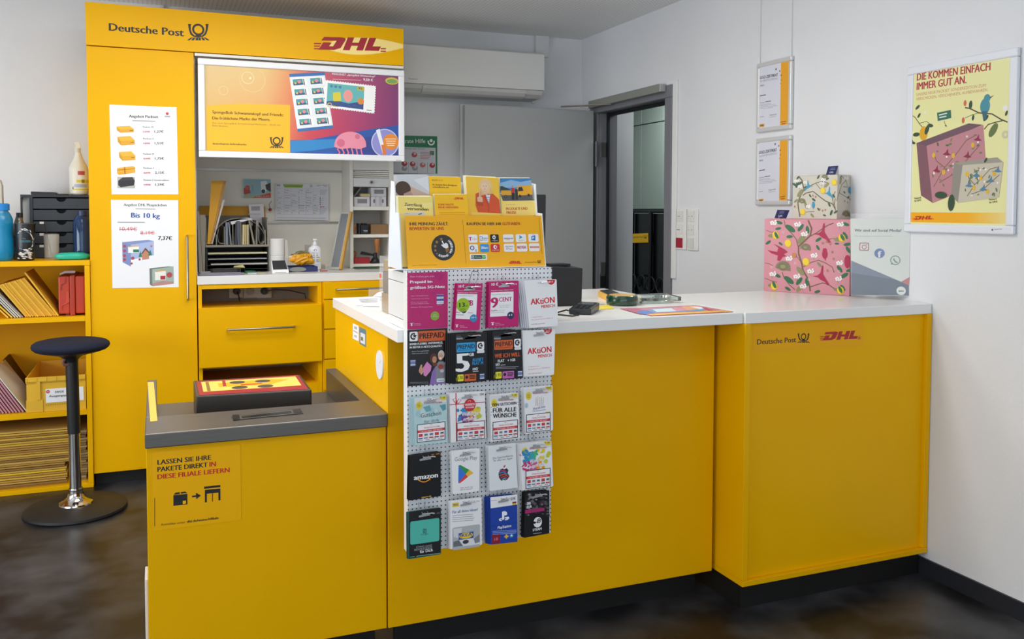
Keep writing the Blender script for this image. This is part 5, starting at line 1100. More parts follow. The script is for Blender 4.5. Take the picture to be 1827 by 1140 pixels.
b = MB(); p0, p1 = g5(292, 905, 5.07), g5(425, 938, 5.07); zp = zCc + .047; b.prism([V((p0.x, 5.085, zCc + .052)), V((p1.x - .012, 5.085, zCc + .042)), V((p1.x - .012, 5.085, zCc + .054)), V((p0.x + .01, 5.085, zCc + .070))], (0, .05, 0), C('#1b1c1f', .4)); tag(b.build('stapler', bevel=.003), 'black stapler lying across the red ink pad', 'stapler')
b = MB(); p0 = g5(560, 600, 4.98); b.prism([V((p0.x - .006, 4.98, p0.z)), V((p0.x + .006, 4.98, p0.z)), V((p0.x + .040, 4.98, Zd + .05)), V((p0.x + .02, 4.98, Zd)), V((p0.x - .02, 4.98, Zd + .04))], (0, .02, 0), C('#d5d6d0', .5)); tag(b.build('white_bag'), 'white plastic bag hanging at the right side of the pigeonhole tower', 'bag')
# ================================================================== card display on the counter
PB, PK = 2.385, 2.4265
bx0, bx1, bz0, bz1 = .6545, 1.101, .383, 1.189
t = thing('card_display', 'white perforated card display board hanging over the counter edge', 'display', (.88, 2.5, ZT))
PEG = dotted('drilled_white_board', '#e3e6ea', '#2a2d33', (0, 2), (.01235, .0130), .0021, .4, off=(0, .25))
b = MB(); b.box(bx0, bx1, PB + .0004, PK, bz0, bz1, WHT); b.poly([(bx0, PB, bz0), (bx1, PB, bz0), (bx1, PB, bz1), (bx0, PB, bz1)], PEG); b.build('perforated_board', t)
b = MB(); WB2 = C('#e4e4e2', .4)
for z0, z1 in ((ZT + .0006, 1.044), (1.0455, 1.150), (1.1515, 1.181)): b.box(bx0 + .001, bx1 - .001, PK + .0004, 2.606, z0, z1, WB2)
b.build('box_case', t, bevel=.002)
DISP = t
YCARD = 2.352
def hook(x, ztop, tip):
    """pair of wire prongs with a flat price tongue"""
    b = MB(); W_ = C('#b4b7bb', .35, .45)
    for dx in (-.0085, .0085):
        b.tube([(x + dx, PB - .0005, ztop + .006), (x + dx, PB - .004, ztop + .010), (x + dx, PB - .005, ztop - .004), (x + dx*.9, YCARD - .010, ztop - .012), (x + dx*.6, YCARD - .024, ztop - .010)], .0011, W_, 6)
    b.prism([V((x - .018, YCARD - .004, ztop - .022)), V((x + .016, YCARD - .004, ztop - .020)), V((x + .014, YCARD - .004, ztop - .016)), V((x + .005, YCARD - .004, ztop - .0155)), V((x + .002, YCARD - .004, ztop - .011)), V((x - .007, YCARD - .004, ztop - .011)), V((x - .010, YCARD - .004, ztop - .016)), V((x - .018, YCARD - .004, ztop - .017))], (0, .0008, 0), W_)
    b.tube([(x + .002, YCARD - .006, ztop - .013), (x + .018, YCARD - .016, ztop - .010), (x + .024, YCARD - .018, ztop - .011)], .0016, C('#d8dadc', .3, .5), 6)
    b.build('hook', DISP)
def short(label):
    for w in (',', ' hanging', ' glued', ' at the', ' back left', ' back row'): label = label.split(w)[0]
    return ' '.join(label.split()[:11])
def card(name, crop, q, col, label, fn, n=3, y=YCARD, hk=True, cat='card', th=.0009, r=.003, grp=None, bcol=None, gap=.0045, edge=-.0012):
    b = MB(); cv = Cv(b, crop, (0, y, 0), YN); cv.slab(q, th, C(col, .35), r); fn(cv); o = tag(b.build(name), label, cat)
    b = MB(); c2_ = Cv(b, crop, (0, y, 0), YN); c2_.slab(q, th, C(bcol or col, .4), r)
    if n:
        o2 = tag(b.build(name), 'hidden', cat, grp); o2['label'] = 'card behind the ' + short(label); o2.location += V((edge, gap, -.001))
        tag(o2, None, None, 'cards behind the ' + short(label))
        for k in range(1, n):
            c = o2.copy(); SC.collection.objects.link(c); c.location += V((edge*k, gap*k, -.0006*(k % 2)))
    if hk:
        m = (cv.P(*q[0]) + cv.P(*q[1])) / 2; hook(m.x, m.z + .004, 0)
    return o
P4 = C('#f0f0f2', .4); MAG = '#c2136e'; W1 = '#f3f3f5'
# sheets glued to the board
def s1(cv):
    for x, y, s in ((380, 110, 30), (420, 130, 26), (350, 160, 24), (410, 90, 22), (440, 110, 20), (365, 265, 18), (250, 440, 16), (180, 420, 12)): cv.poly([(x, y - s), (x + s, y), (x, y + s), (x - s, y)], '#b51670')
    cv.text('Mehr Freiheit geht nicht', 158, 124, 372, 120, 14, '#ecb9d4'); cv.text('Prepaid im', 158, 176, 352, 170, 24, W1, .03); cv.text('größten 5G-Netz', 158, 226, 464, 216, 24, W1, .03)
    for s, y, x in (('Ohne Vertragsbindung', 292, 316), ('Telefonieren und Surfen', 318, 326), ('Immer mit maximaler', 348, 312), ('Geschwindigkeit surfen', 362, 322), ('Inklusive 10€ Startguthaben', 392, 356)): cv.text(s, 164, y, x, y - 5, 9, '#e7a9c9')
    cv.rect(392, 275, 453, 355, '#e6e9f2'); cv.rect(392, 277, 453, 292, '#3d57a0'); cv.rect(392, 312, 453, 330, '#3d57a0'); cv.line([(396, 300), (448, 299)], 5, '#a9b4d0'); cv.line([(396, 344), (448, 343)], 5, '#8a98c0'); cv.line([(394, 366), (440, 364)], 3, '#e7a9c9')
    cv.circ(376, 464, 40, '#8bb03c'); cv.text('JETZT', 362, 460, 390, 459, 7, '#e8f0d4', .02); cv.text('UND GRATIS', 350, 474, 402, 472, 7, '#e8f0d4', .02)
    cv.text('T', 157, 554, 183, 552, 26, W1, .05); cv.circ(163, 544, 3, W1); cv.circ(177, 544, 3, W1); cv.text('Erleben,', 193, 538, 250, 534, 8, '#f0c8dc'); cv.text('was verbindet.', 193, 550, 254, 546, 8, '#f0c8dc')
card('info_sheet', D3, [(133, 84), (490, 71), (490, 568), (133, 587)], MAG, 'magenta prepaid information sheet glued to the top left of the card board', s1, 0, PB - .0012, False, 'sheet', .0008, 0)
def s2(cv):
    cv.rr(152, 606, 225, 686, W1, .15); cv.ring(188, 645, 17, 30, INK, a0=PI*.35, a1=PI*1.7); cv.star(198, 642, 22, INK); cv.rr(230, 600, 470, 680, '#d8602c', .1); cv.text('PREPAID', 242, 668, 456, 652, 48, INK, .03)
    cv.text('IMMER FLEXIBEL UNTERWEGS,', 154, 724, 446, 707, 17, W1, .03); cv.text('IN BESTER D-NETZ-QUALITÄT', 154, 752, 438, 737, 17, W1, .03); cv.text('- Keine Vertragslaufzeit', 164, 784, 322, 776, 10, '#cfcfd4'); cv.text('- Volle Kostenkontrolle', 164, 803, 316, 796, 10, '#cfcfd4')
    cv.rr(152, 850, 212, 912, '#2a3050', .15); cv.rect(160, 858, 204, 866, '#c9cfe4'); cv.rect(160, 872, 204, 884, '#6f86c4'); cv.rect(160, 890, 204, 902, '#c9cfe4')
    # two people holding a pink phone
    cv.poly([(330, 1074), (350, 960), (400, 880), (470, 870), (488, 900), (488, 1060)], '#8d6fb8'); cv.poly([(380, 1040), (386, 900), (410, 866), (452, 866), (476, 930), (470, 1060)], '#8b8a94'); cv.circ(428, 912, 22, '#a5443c', rx=26); cv.circ(440, 950, 14, '#c9c4cc', rx=20)
    cv.circ(364, 838, 44, '#5a3020', rx=34); cv.circ(372, 850, 30, '#c58f72', rx=20); cv.poly([(352, 880), (392, 876), (398, 905), (360, 910)], '#6f3a28'); cv.circ(432, 806, 38, '#d6ccc0', rx=30); cv.circ(426, 824, 32, '#d9a98e', rx=22); cv.poly([(414, 832), (438, 832), (430, 848), (418, 846)], '#f3eeea')
    for x, y in ((366, 846), (378, 846), (418, 816), (434, 816)): cv.circ(x, y, 2.4, '#3a2620')
    cv.poly([(458, 880), (488, 850), (488, 890), (466, 900)], '#d9a98e')
    cv.poly([(232, 950), (250, 896), (264, 894), (262, 930), (284, 905), (292, 914), (276, 960), (256, 986)], '#d2a084'); cv.poly([(272, 920), (306, 868), (346, 906), (338, 950), (296, 1000), (276, 990)], '#e08ac4'); cv.line([(240, 946), (286, 916)], 10, '#c99276'); cv.line([(236, 964), (280, 940)], 10, '#c99276')
    cv.rr(392, 1018, 464, 1046, '#d9e2ea', .4); cv.text('congstar', 404, 1038, 456, 1036, 11, '#5a6a78', .02)
    cv.bars(154, 1052, 330, 9, 2, 4, '#77777c', -.02)
card('info_sheet', D3, [(133, 590), (488, 570), (488, 1060), (133, 1088)], '#17171a', 'black prepaid information sheet with two laughing people glued to the card board', s2, 0, PB - .0012, False, 'sheet', .0008, 0)
# first row
def c13(cv):
    cv.text('10 €', 588, 214, 636, 212, 22, W1, .03); cv.text('9,95 €', 735, 212, 784, 212, 13, W1, .02); cv.line([(572, 238), (796, 244)], 2, '#f0c8dc'); cv.text('Prepaid im besten Telekom Netz', 580, 260, 752, 262, 9, W1, .03)
    cv.poly([(576, 268), (752, 272), (740, 496), (560, 488)], W1); cv.text('MagentaMobil Prepaid M', 586, 290, 716, 292, 9, '#8a8a92'); cv.text('3', 640, 372, 682, 374, 50, MAG, .05); cv.text('B', 684, 372, 710, 374, 48, MAG, .05); cv.text('Flat', 566, 438, 600, 438, 11, MAG, .03); cv.text('Netze', 668, 440, 712, 440, 10, MAG, .03); cv.line([(566, 454), (632, 456)], 5, '#9a9aa2')
    cv.circ(632, 412, 28, '#1c1b1e'); cv.circ(625, 368, 62, C('#9cc21c', .4)); cv.text('13', 594, 388, 640, 384, 38, '#1f2a12', .03); cv.text('GB', 645, 384, 666, 380, 11, '#3d5416', .02); cv.bars(598, 402, 652, 11, 3, 4, '#4f6a1a')
    cv.circ(718, 484, 34, '#2d8cc0'); cv.text('9,95 €', 698, 486, 738, 484, 13, W1, .03)
    cv.text('T', 558, 566, 582, 566, 26, W1, .05); cv.circ(564, 556, 3, W1); cv.circ(577, 556, 3, W1); cv.text('Erleben,', 596, 556, 636, 556, 8, '#f0c8dc'); cv.text('was verbindet.', 596, 568, 664, 569, 8, '#f0c8dc')
o = card('gift_card', D3, [(576, 174), (800, 178), (772, 588), (545, 588)], MAG, 'magenta prepaid card with a round green sticker hanging tilted from a clip', c13, 3, YCARD, False)
t = thing('bulldog_clip', 'silver clip with two wire arms holding the tilted magenta card', 'clip', (.9, YCARD - .006, 1.12))
b = MB(); cv = Cv(b, D3, (0, YCARD - .004, 0), YN); b.prism([cv.P(*p) for p in ((642, 218), (720, 228), (712, 212), (700, 205), (668, 200), (655, 206))], (0, .0036, 0), CHR2); b.build('jaw', t)
b = MB(); b.tube([cv.P(668, 206), cv.P(700, 90), cv.P(706, 70), cv.P(756, 70), cv.P(766, 90), cv.P(728, 215)], .0011, C('#8f9296', .25, 1.), 6); b.build('wire_arm', t)
hook((cv.P(688, 180)).x, cv.P(688, 178).z + .002, 0)
def c9(cv):
    cv.text('10 €', 878, 198, 936, 196, 24, W1, .03); cv.text('9,95 €', 1046, 190, 1102, 188, 13, W1, .02); cv.text('Prepaid im besten Telekom Netz', 874, 246, 1070, 236, 10, W1, .03)
    cv.poly([(872, 256), (1072, 248), (1070, 462), (864, 472)], W1); cv.text('MagentaMobil Prepaid Basic', 878, 280, 1044, 274, 9, '#8a8a92'); cv.text('9', 876, 392, 934, 388, 88, MAG, .07); cv.text('CENT', 944, 338, 1056, 332, 36, MAG, .03)
    cv.text('pro Min./SMS in', 948, 376, 1044, 372, 8, '#9a9aa2'); cv.text('alle dt. Netze', 948, 392, 1030, 388, 8, '#9a9aa2'); cv.text('DayFlat:', 874, 424, 930, 420, 12, MAG, .03); cv.text('unlimited', 936, 420, 994, 416, 8, '#9a9aa2'); cv.text('Internet 0,99 €/Tag', 874, 440, 990, 434, 8, '#9a9aa2')
    cv.circ(1046, 460, 33, '#23305c'); cv.text('6 €', 1030, 464, 1062, 462, 15, W1, .04)
    cv.text('T', 874, 548, 900, 546, 26, W1, .05); cv.circ(880, 538, 3, W1); cv.circ(894, 538, 3, W1); cv.text('Erleben,', 912, 534, 956, 531, 8, '#f0c8dc'); cv.text('was verbindet.', 912, 548, 990, 544, 8, '#f0c8dc')
card('gift_card', D3, [(856, 160), (1118, 152), (1116, 556), (848, 570)], MAG, 'magenta prepaid card with a big cent price hanging in the top row', c9, 3)
def akt(dx, dy, price, amount):
    def f(cv):
        cv.fill([cv.P(1404 + dx + 36*math.cos(PI*k/12), 146 + dy + 42*math.sin(PI*k/12)) for k in range(13)], '#d3202c'); cv.text(price, 1386 + dx, 168 + dy, 1420 + dx, 168 + dy, 12, W1, .03)
        cv.text('AKtiON', 1226 + dx, 366 + dy, 1434 + dx, 346 + dy, 52, '#d3202c', .07); cv.text('MENSCH', 1318 + dx, 396 + dy, 1438 + dx, 384 + dy, 26, '#d3202c', .03)
        cv.text('Losgutschein.', 1230 + dx, 480 + dy, 1330 + dx, 473 + dy, 10, '#e08a90'); cv.text('Monatlich bis zu ' + amount, 1230 + dx, 504 + dy, 1420 + dx, 486 + dy, 10, '#dc7a82', .01); cv.text('DAS WIR GEWINNT', 1230 + dx, 544 + dy, 1352 + dx, 534 + dy, 9, '#d3202c', .02)
    return f
card('gift_card', D3, [(1165, 152), (1453, 140), (1466, 552), (1212, 572)], W1, 'white lottery voucher with red lettering, at the top right of the board', akt(0, 0, '36 €', '3 Mio. €'), 4, YCARD - .006, bcol='#dfe0ea', edge=-.004, gap=.006)
card('gift_card', D3, [(1150, 592), (1440, 584), (1430, 984), (1160, 1002)], W1, 'white lottery voucher with red lettering, directly below the top right one', akt(-28, 438, '27 €', '750.000 €'), 2, YCARD)
# second row
def con(x0, head, big):
    def f(cv):
        cv.text('auf einen Blick', x0 + 20, 648, x0 + 62, 646, 6, '#9a9aa0'); cv.bars(x0 + 20, 660, x0 + 80, 9, 2, 4, '#c9c9ce', -.02)
        c = '#2b9fdc' if big else '#d8602c'
        if big:
            cv.rr(568, 705, 735, 778, c, .12); cv.text('PREPAID', 576, 760, 728, 750, 40, '#101820', .03); cv.line([(580, 770), (706, 764)], 4, '#17435c'); cv.rr(748, 694, 812, 766, W1, .2); cv.ring(780, 728, 14, 26, INK, a0=PI*.35, a1=PI*1.7); cv.star(789, 726, 19, INK); cv.rr(748, 770, 814, 790, '#dfe3e8', .4)
            cv.text('5', 572, 960, 676, 950, 158, W1, .12); cv.text('GB', 680, 820, 720, 818, 28, W1, .05); cv.text('ALLNET', 708, 866, 804, 860, 27, c, .04); cv.text('FLAT M', 708, 898, 802, 893, 27, c, .04); cv.text('10€/', 712, 946, 758, 942, 22, W1, .04); cv.line([(712, 956), (762, 952)], 5, '#c9c9ce')
            yb_ = 0
        else:
            cv.rr(902, 682, 1066, 756, c, .12); cv.text('PREPAID', 910, 738, 1060, 724, 40, '#201008', .03); cv.line([(912, 748), (1046, 738)], 4, '#5c2a14'); cv.rr(1078, 668, 1136, 738, W1, .2); cv.ring(1108, 700, 14, 26, INK, a0=PI*.35, a1=PI*1.7); cv.star(1117, 698, 19, INK); cv.rr(1080, 742, 1138, 762, '#dfe3e8', .4)
            cv.text('WIE ICH WILL', 906, 838, 1130, 820, 36, c, .04); cv.text('FLAT', 934, 876, 990, 870, 24, W1, .04); cv.text('+ 1GB', 1020, 868, 1086, 862, 22, W1, .04); cv.text('5€/', 914, 906, 950, 902, 20, W1, .04); cv.line([(956, 900), (1000, 896)], 5, '#c9c9ce'); cv.bars(914, 918, 1140, 12, 2, 6, '#8f8f96', -.03)
            yb_ = -24
        X = 576 if big else 912
        cv.rr(X, 984 + yb_, X + 54, 1040 + yb_, '#e6de2c', .15); cv.text('LTE', X + 6, 1024 + yb_, X + 48, 1021 + yb_, 24, INK, .03)
        cv.rr(X + 62, 980 + yb_, X + 164, 1036 + yb_, '#d8602c' if big else '#c868b8', .12); cv.circ(X + 82, 1006 + yb_, 14, INK); cv.bars(X + 104, 990 + yb_, X + 160, 13, 3, 8, '#2a1510')
        cv.rr(X + 192, 970 + yb_, X + 242, 1026 + yb_, '#2a3050', .15); cv.rect(X + 198, 978 + yb_, X + 236, 986 + yb_, '#c9cfe4'); cv.rect(X + 198, 994 + yb_, X + 236, 1004 + yb_, '#6f86c4'); cv.rect(X + 198, 1010 + yb_, X + 236, 1018 + yb_, '#c9cfe4')
        cv.line([(X - 12, 1040 + yb_), (X - 12, 1010 + yb_)], 4, '#b8c42c')
    return f
card('gift_card', D3, [(558, 622), (834, 606), (834, 1040), (558, 1066)], '#17171a', 'black prepaid card with a huge white numeral hanging in the second row', con(546, 0, True), 5, YCARD - .004, edge=-.0045, gap=.005)
card('gift_card', D3, [(884, 600), (1140, 584), (1156, 1014), (888, 1036)], '#17171a', 'black prepaid card with orange slogan lettering hanging in the second row', con(880, 0, False), 5, YCARD - .004, edge=-.004, gap=.005)
# third row: wish vouchers
def voucher(x0, y0, w, k, sl=-.07):
    """white panel with red band and shop marks at the foot of a voucher"""
    def f(cv):
        def y(x, v): return v + sl*(x - x0)
        def R(a, c, d, e, m_): cv.poly([(x0 + a, y(x0 + a, y0 + c)), (x0 + d, y(x0 + d, y0 + c)), (x0 + d, y(x0 + d, y0 + e)), (x0 + a, y(x0 + a, y0 + e))], m_)
        R(0, 0, w, 112, '#1f2630'); R(4, 4, w - 4, 108, W1)
        cv.text('WUNSCHGUTSCHEIN', x0 + w*.25, y(x0 + w*.25, y0 + 30), x0 + w*.8, y(x0 + w*.8, y0 + 30), 9, '#c8404a', .02); cv.ring(x0 + w*.5, y(x0 + w*.5, y0 + 14), 4, 6, '#c8404a', a0=0, a1=PI)
        R(4, 37, w - 4, 53, '#d03a42'); cv.text('1 GUTSCHEIN · 500 SHOPS', x0 + 18, y(x0 + 18, y0 + 49), x0 + w - 20, y(x0 + w - 20, y0 + 49), 7, W1, .02)
        for i, c_ in enumerate(('#d03a42', '#55606a', '#3a4a8a', '#d03a42', '#2a3038')): R(10 + i*w*.19, 60, 10 + i*w*.19 + w*.14, 78, c_ if i in (0, 3) else '#c9ced4'); R(12 + i*w*.19, 64, 10 + i*w*.19 + w*.12, 72, c_)
        for i, c_ in enumerate(('#3a6ab0', '#8a8f96', '#c8404a', '#55606a', '#d03a42')): R(8 + i*w*.19, 84, 8 + i*w*.19 + w*.15, 92, c_)
        for i in range(4): R(10 + i*w*.23, 97, 8 + i*w*.23 + w*.16, 102, '#a4aab2')
    return f
def vhead(cv, q, price, logo=True):
    (xa, ya), (xb, yb_) = q[0], q[1]; s = (yb_ - ya)/(xb - xa); w = xb - xa
    cv.poly([(xa + 3, ya + 4), (xb - 3, yb_ + 4), (xb - 3, yb_ + 40), (xa + 3, ya + 42)], '#e2e4e4')
    cv.circ(xa + w*.16, ya + 52 + s*w*.16, 25, '#e6d23c', rx=20); cv.bars(xa + w*.10, ya + 42, xa + w*.22, 8, 3, 3, '#a08c20')
    cv.poly([(xb - 48, yb_ + 6), (xb - 4, yb_ + 3), (xb - 4, yb_ + 26), (xb - 30, yb_ + 30)], '#e6d23c'); cv.text(price, xb - 40, yb_ + 20, xb - 10, yb_ + 18, 12, '#6a5c10', .02)
    if logo: cv.text('WUNSCHGUTSCHEIN', xa + w*.3, ya + 42 + s*w*.3, xb - 30, yb_ + 42 + 4, 9, '#c8404a', .03)
def brushes(cv, x, y, k, cols, seed):
    rn = random.Random(seed)
    for i in range(34):
        a = rn.random(); cx__ = x + a*150*k + rn.uniform(-8, 8); cy__ = y + rn.uniform(0, 70)*k - a*6; cv.circ(cx__, cy__, rn.uniform(5, 15)*k, cols[min(len(cols)-1, int(a*len(cols)))], 10, rx=rn.uniform(8, 18)*k, a=rn.uniform(-1, 1))
def v1(cv):
    q = [(132, 100), (335, 88)]; rn = random.Random(4)
    for i in range(12): cv.circ(rn.uniform(160, 320), rn.uniform(160, 260), rn.uniform(10, 26), ('#b8d6da', '#a9ccd2', '#c8dfe0')[i % 3], 12, rx=rn.uniform(14, 34))
    vhead(cv, q, '10 - 150€'); cv.poly([(190, 160), (230, 148), (240, 180), (210, 190)], '#6fa9b4'); cv.poly([(290, 150), (328, 140), (330, 172), (312, 184)], '#5f9aa8')
    cv.text('Gutschein', 176, 226, 300, 206, 26, '#4a5a62'); cv.text('für dich', 196, 258, 284, 246, 16, '#6a7a82'); voucher(152, 268, 174, 1, -.12)(cv)
card('gift_card', D4, [(132, 98), (335, 84), (342, 376), (138, 398)], '#bcd9dd', 'pale aqua voucher with grey script, leftmost in the third row', v1, 3, YCARD, edge=-.003)
def v2(cv):
    cv.line([(392, 72), (396, 374)], 6, '#c4222c'); cv.line([(352, 146), (576, 128)], 5, '#c4222c')
    for p in ([(392, 140), (372, 112), (392, 104), (398, 130)], [(396, 140), (408, 108), (424, 116), (404, 140)]): cv.line(p + [p[0]], 4, '#c4222c')
    brushes(cv, 408, 170, .95, ('#2f8fc4', '#2f8fc4', '#3aa8b4', '#e8a020', '#e8d23c', '#c8c83c'), 1); brushes(cv, 408, 210, .6, ('#7a3a9a', '#c43a7a'), 2)
    cv.text('Wünsche', 426, 216, 530, 206, 26, W1, .02); cv.text('erfüller', 436, 244, 520, 236, 22, W1, .02)
    cv.circ(476, 146, 40, '#cf2b36', rx=37); cv.ring(474, 126, 7, 9, W1, a0=0, a1=PI); cv.text('WUNSCH', 446, 152, 504, 148, 14, W1, .03); cv.text('GUTSCHEIN', 450, 166, 502, 163, 8, W1, .03); cv.text('25€', 538, 86, 562, 84, 12, '#3a3e48', .02)
    voucher(396, 256, 172, 1, -.09)(cv)
card('gift_card', D4, [(352, 74), (570, 62), (580, 354), (362, 380)], W1, 'white voucher with a red ribbon bow and rainbow paint, second in the third row', v2, 4, YCARD, edge=-.001)
def v3(cv):
    vhead(cv, [(600, 86), (776, 72)], '20 - 150€'); rn = random.Random(8)
    for i in range(60): x = rn.uniform(606, 780); y = rn.uniform(130, 360); (cv.circ(x, y, 3, ('#e8a020', '#c43a5a', '#2f8fc4')[i % 3], 6) if not 620 < x < 766 else None)
    cv.text('DEIN GUTSCHEIN', 616, 156, 764, 142, 17, INK, .03); cv.text('FÜR ALLE', 620, 194, 762, 184, 26, INK, .05); cv.text('WÜNSCHE', 620, 228, 764, 218, 26, INK, .05); voucher(618, 252, 156, 1, -.11)(cv)
card('gift_card', D4, [(600, 84), (776, 70), (786, 350), (610, 374)], W1, 'white voucher with bold black capitals, third in the third row', v3, 3, YCARD, edge=-.002)
def v4(cv):
    vhead(cv, [(812, 42), (988, 28)], '50€')
    for i, c_ in enumerate(('#d9a0a8', '#a8c4d8', '#d8c08a', '#a8b8d8', '#c8a8c8')): cv.line([(884 + i*11, 152), (886 + i*11, 110 - (i % 2)*6)], 4, c_); cv.circ(886 + i*11, 104 - (i % 2)*6, 3, '#e0b040')
    cv.text('Herzlichen', 868, 178, 942, 162, 16, '#4f5f96', .01); cv.text('Glückwunsch', 864, 190, 944, 178, 9, '#6f7fae'); cv.circ(826, 150, 16, '#a8c8d4', rx=10); cv.poly([(944, 190), (972, 186), (972, 204), (944, 208)], '#e6c23c'); voucher(824, 206, 150, 1, -.10)(cv)
card('gift_card', D4, [(810, 40), (988, 26), (990, 302), (822, 326)], W1, 'white voucher with thin birthday candles, rightmost in the third row', v4, 3, YCARD, edge=-.0015)
# fourth row
def c_am(cv):
    cv.text('amazon', 134, 610, 280, 592, 30, W1, .04)
    pts = [(156 + 78*k/12, 606 - 4*k/12 + 17*math.sin(PI*k/12)) for k in range(13)]; cv.line(pts, 6, '#f39a1e'); cv.poly([(222, 600), (236, 596), (232, 612)], '#f39a1e')
    cv.text('amazon.de', 180, 720, 240, 712, 9, '#f3b04e', .03); cv.text('25€ - 100€', 240, 460, 292, 450, 9, '#d88a2a', .02)
card('gift_card', D4, [(110, 460), (298, 434), (300, 708), (104, 736)], '#16181c', 'black gift card with white lettering above an orange curved arrow', c_am, 3)
def c_gp(cv):
    cv.text('Google Play', 384, 494, 522, 482, 23, '#5a5f66', .01)
    cv.poly([(408, 520), (460, 566), (406, 628)], '#3b78e0'); cv.poly([(408, 520), (420, 517), (474, 546), (452, 572)], '#2f9a55'); cv.poly([(452, 572), (474, 546), (500, 566), (464, 590)], '#f0bc3a'); cv.poly([(406, 628), (452, 574), (466, 590), (418, 628)], '#e0443a')
    cv.text('Apps, Spiele und', 418, 662, 494, 654, 8, '#5a5f66', .01); cv.text('mehr für Android™', 418, 674, 494, 666, 8, '#5a5f66', .01)
card('gift_card', D4, [(362, 430), (538, 412), (536, 678), (372, 698)], W1, 'white gift card with a four coloured play triangle', c_gp, 2, r=.006)
def c_ap(cv):
    cv.text('Die Geschenkkarte', 620, 482, 742, 464, 13, '#3a4048', .015); cv.text('für alles von Apple', 624, 496, 740, 480, 12, '#3a4048', .015)
    cv.poly([(664, 545), (680, 538), (690, 544), (704, 536), (716, 548), (710, 566), (722, 586), (708, 606), (696, 612), (686, 608), (672, 614), (658, 596), (654, 570)], '#34303c')
    cv.poly([(684, 534), (686, 522), (698, 516), (694, 530)], '#c23a5a')
    for i, (p, c_) in enumerate((([(660, 556), (684, 548), (700, 560)], '#c23a7a'), ([(658, 568), (684, 560), (708, 574)], '#3a8ad0'), ([(660, 582), (690, 572), (712, 588)], '#d05a3a'), ([(666, 596), (688, 586), (706, 600)], '#c23a5a'), ([(676, 608), (690, 598), (700, 606)], '#4fa8b8'))): cv.line(p, 7, c_)
card('gift_card', D4, [(590, 400), (760, 380), (772, 656), (600, 678)], '#e9edf0', 'pale gift card with a dark bitten apple emblem in swirling colours', c_ap, 3)
def v5(cv):
    vhead(cv, [(786, 386), (980, 366)], '15 - 100€'); brushes(cv, 812, 430, 1.0, ('#2f8fc4', '#3aa8b4', '#4fb87a', '#e8d23c', '#c8d03c'), 5); brushes(cv, 806, 500, .8, ('#c43a7a', '#d05a9a', '#e8a020'), 6)
    cv.text('Wünsche', 846, 506, 924, 490, 24, W1, .02); cv.text('erfüller', 860, 530, 944, 518, 18, W1, .02); voucher(820, 552, 152, 1, -.13)(cv); cv.line([(782, 450), (792, 458)], 5, '#c4222c')
card('gift_card', D4, [(784, 386), (980, 366), (992, 648), (800, 674)], W1, 'white voucher with rainbow paint, rightmost in the fourth row below the candle voucher', v5, 4, YCARD - .003, edge=-.003)
# bottom row
def c_do(cv):
    cv.poly([(102, 806), (298, 780), (298, 1064), (104, 1092)], '#151719'); cv.fill(rounded(cv.corners(110, 866, 290, 984), .006), C('#55bfae', .35))
    cv.ring(190, 924, 12, 15, '#20403c', a0=-PI/2, a1=PI/2); cv.line([(190, 910), (190, 938)], 3, '#20403c'); cv.ring(208, 923, 12, 15, '#20403c', a0=PI*.5, a1=PI*1.5); cv.line([(208, 909), (208, 937)], 3, '#20403c'); cv.text('Douglas', 176, 950, 222, 944, 8, '#20403c', .01)
    cv.text('ETWAS GANZ', 148, 1030, 244, 1018, 12, '#a8b0b0'); cv.text('BESONDERES', 136, 1046, 246, 1032, 12, '#a8b0b0'); cv.text('für Dich', 170, 1060, 248, 1048, 17, W1, .02); cv.text('10€ - 150€', 250, 822, 292, 816, 8, '#9aa0a0')
    cv.line([(108, 1084), (138, 1080)], 3, '#55bfae'); cv.line([(148, 1079), (296, 1060)], 3, '#8fd0c4')
card('gift_card', D4, [(96, 808), (300, 780), (300, 1066), (98, 1098)], '#2c5f58', 'black hanger with a turquoise gift card, leftmost in the bottom row', c_do, 2)
def c_ik(cv):
    cv.rect(370, 752, 410, 772, '#e8c82c'); cv.circ(390, 761, 8, '#e8c82c', rx=18); cv.text('IKEA', 376, 767, 404, 765, 9, '#2b4a8a', .04); cv.text('10 - 500€', 500, 746, 538, 742, 8, '#9aa0a8')
    cv.text('Für all deine Ideen!', 370, 816, 526, 798, 17, '#3f5f96', .02); cv.bars(370, 830, 520, 12, 4, 3.5, '#a9adb4', -.08)
    cv.fill(rounded(cv.corners(370, 904, 540, 1018), .006), '#b5b8bc'); cv.poly([(376, 910), (430, 904), (420, 970), (378, 960)], '#d8dade'); cv.poly([(400, 985), (470, 968), (536, 960), (538, 1004), (400, 1022)], '#e2e3e6'); cv.poly([(376, 990), (410, 980), (436, 1016), (376, 1022)], '#6d6f76'); cv.poly([(500, 970), (536, 944), (538, 990), (510, 1000)], '#85888e'); cv.circ(452, 990, 12, '#3a3c42', rx=20)
    cv.poly([(408, 938), (500, 925), (500, 966), (408, 978)], '#2456a4'); cv.circ(454, 951, 18, '#f0cc1c', rx=44); cv.text('IKEA', 420, 962, 490, 951, 19, '#2456a4', .06)
card('gift_card', D4, [(356, 738), (550, 716), (552, 1008), (358, 1036)], W1, 'white gift card with a living room picture and a blue and yellow emblem', c_ik, 2)
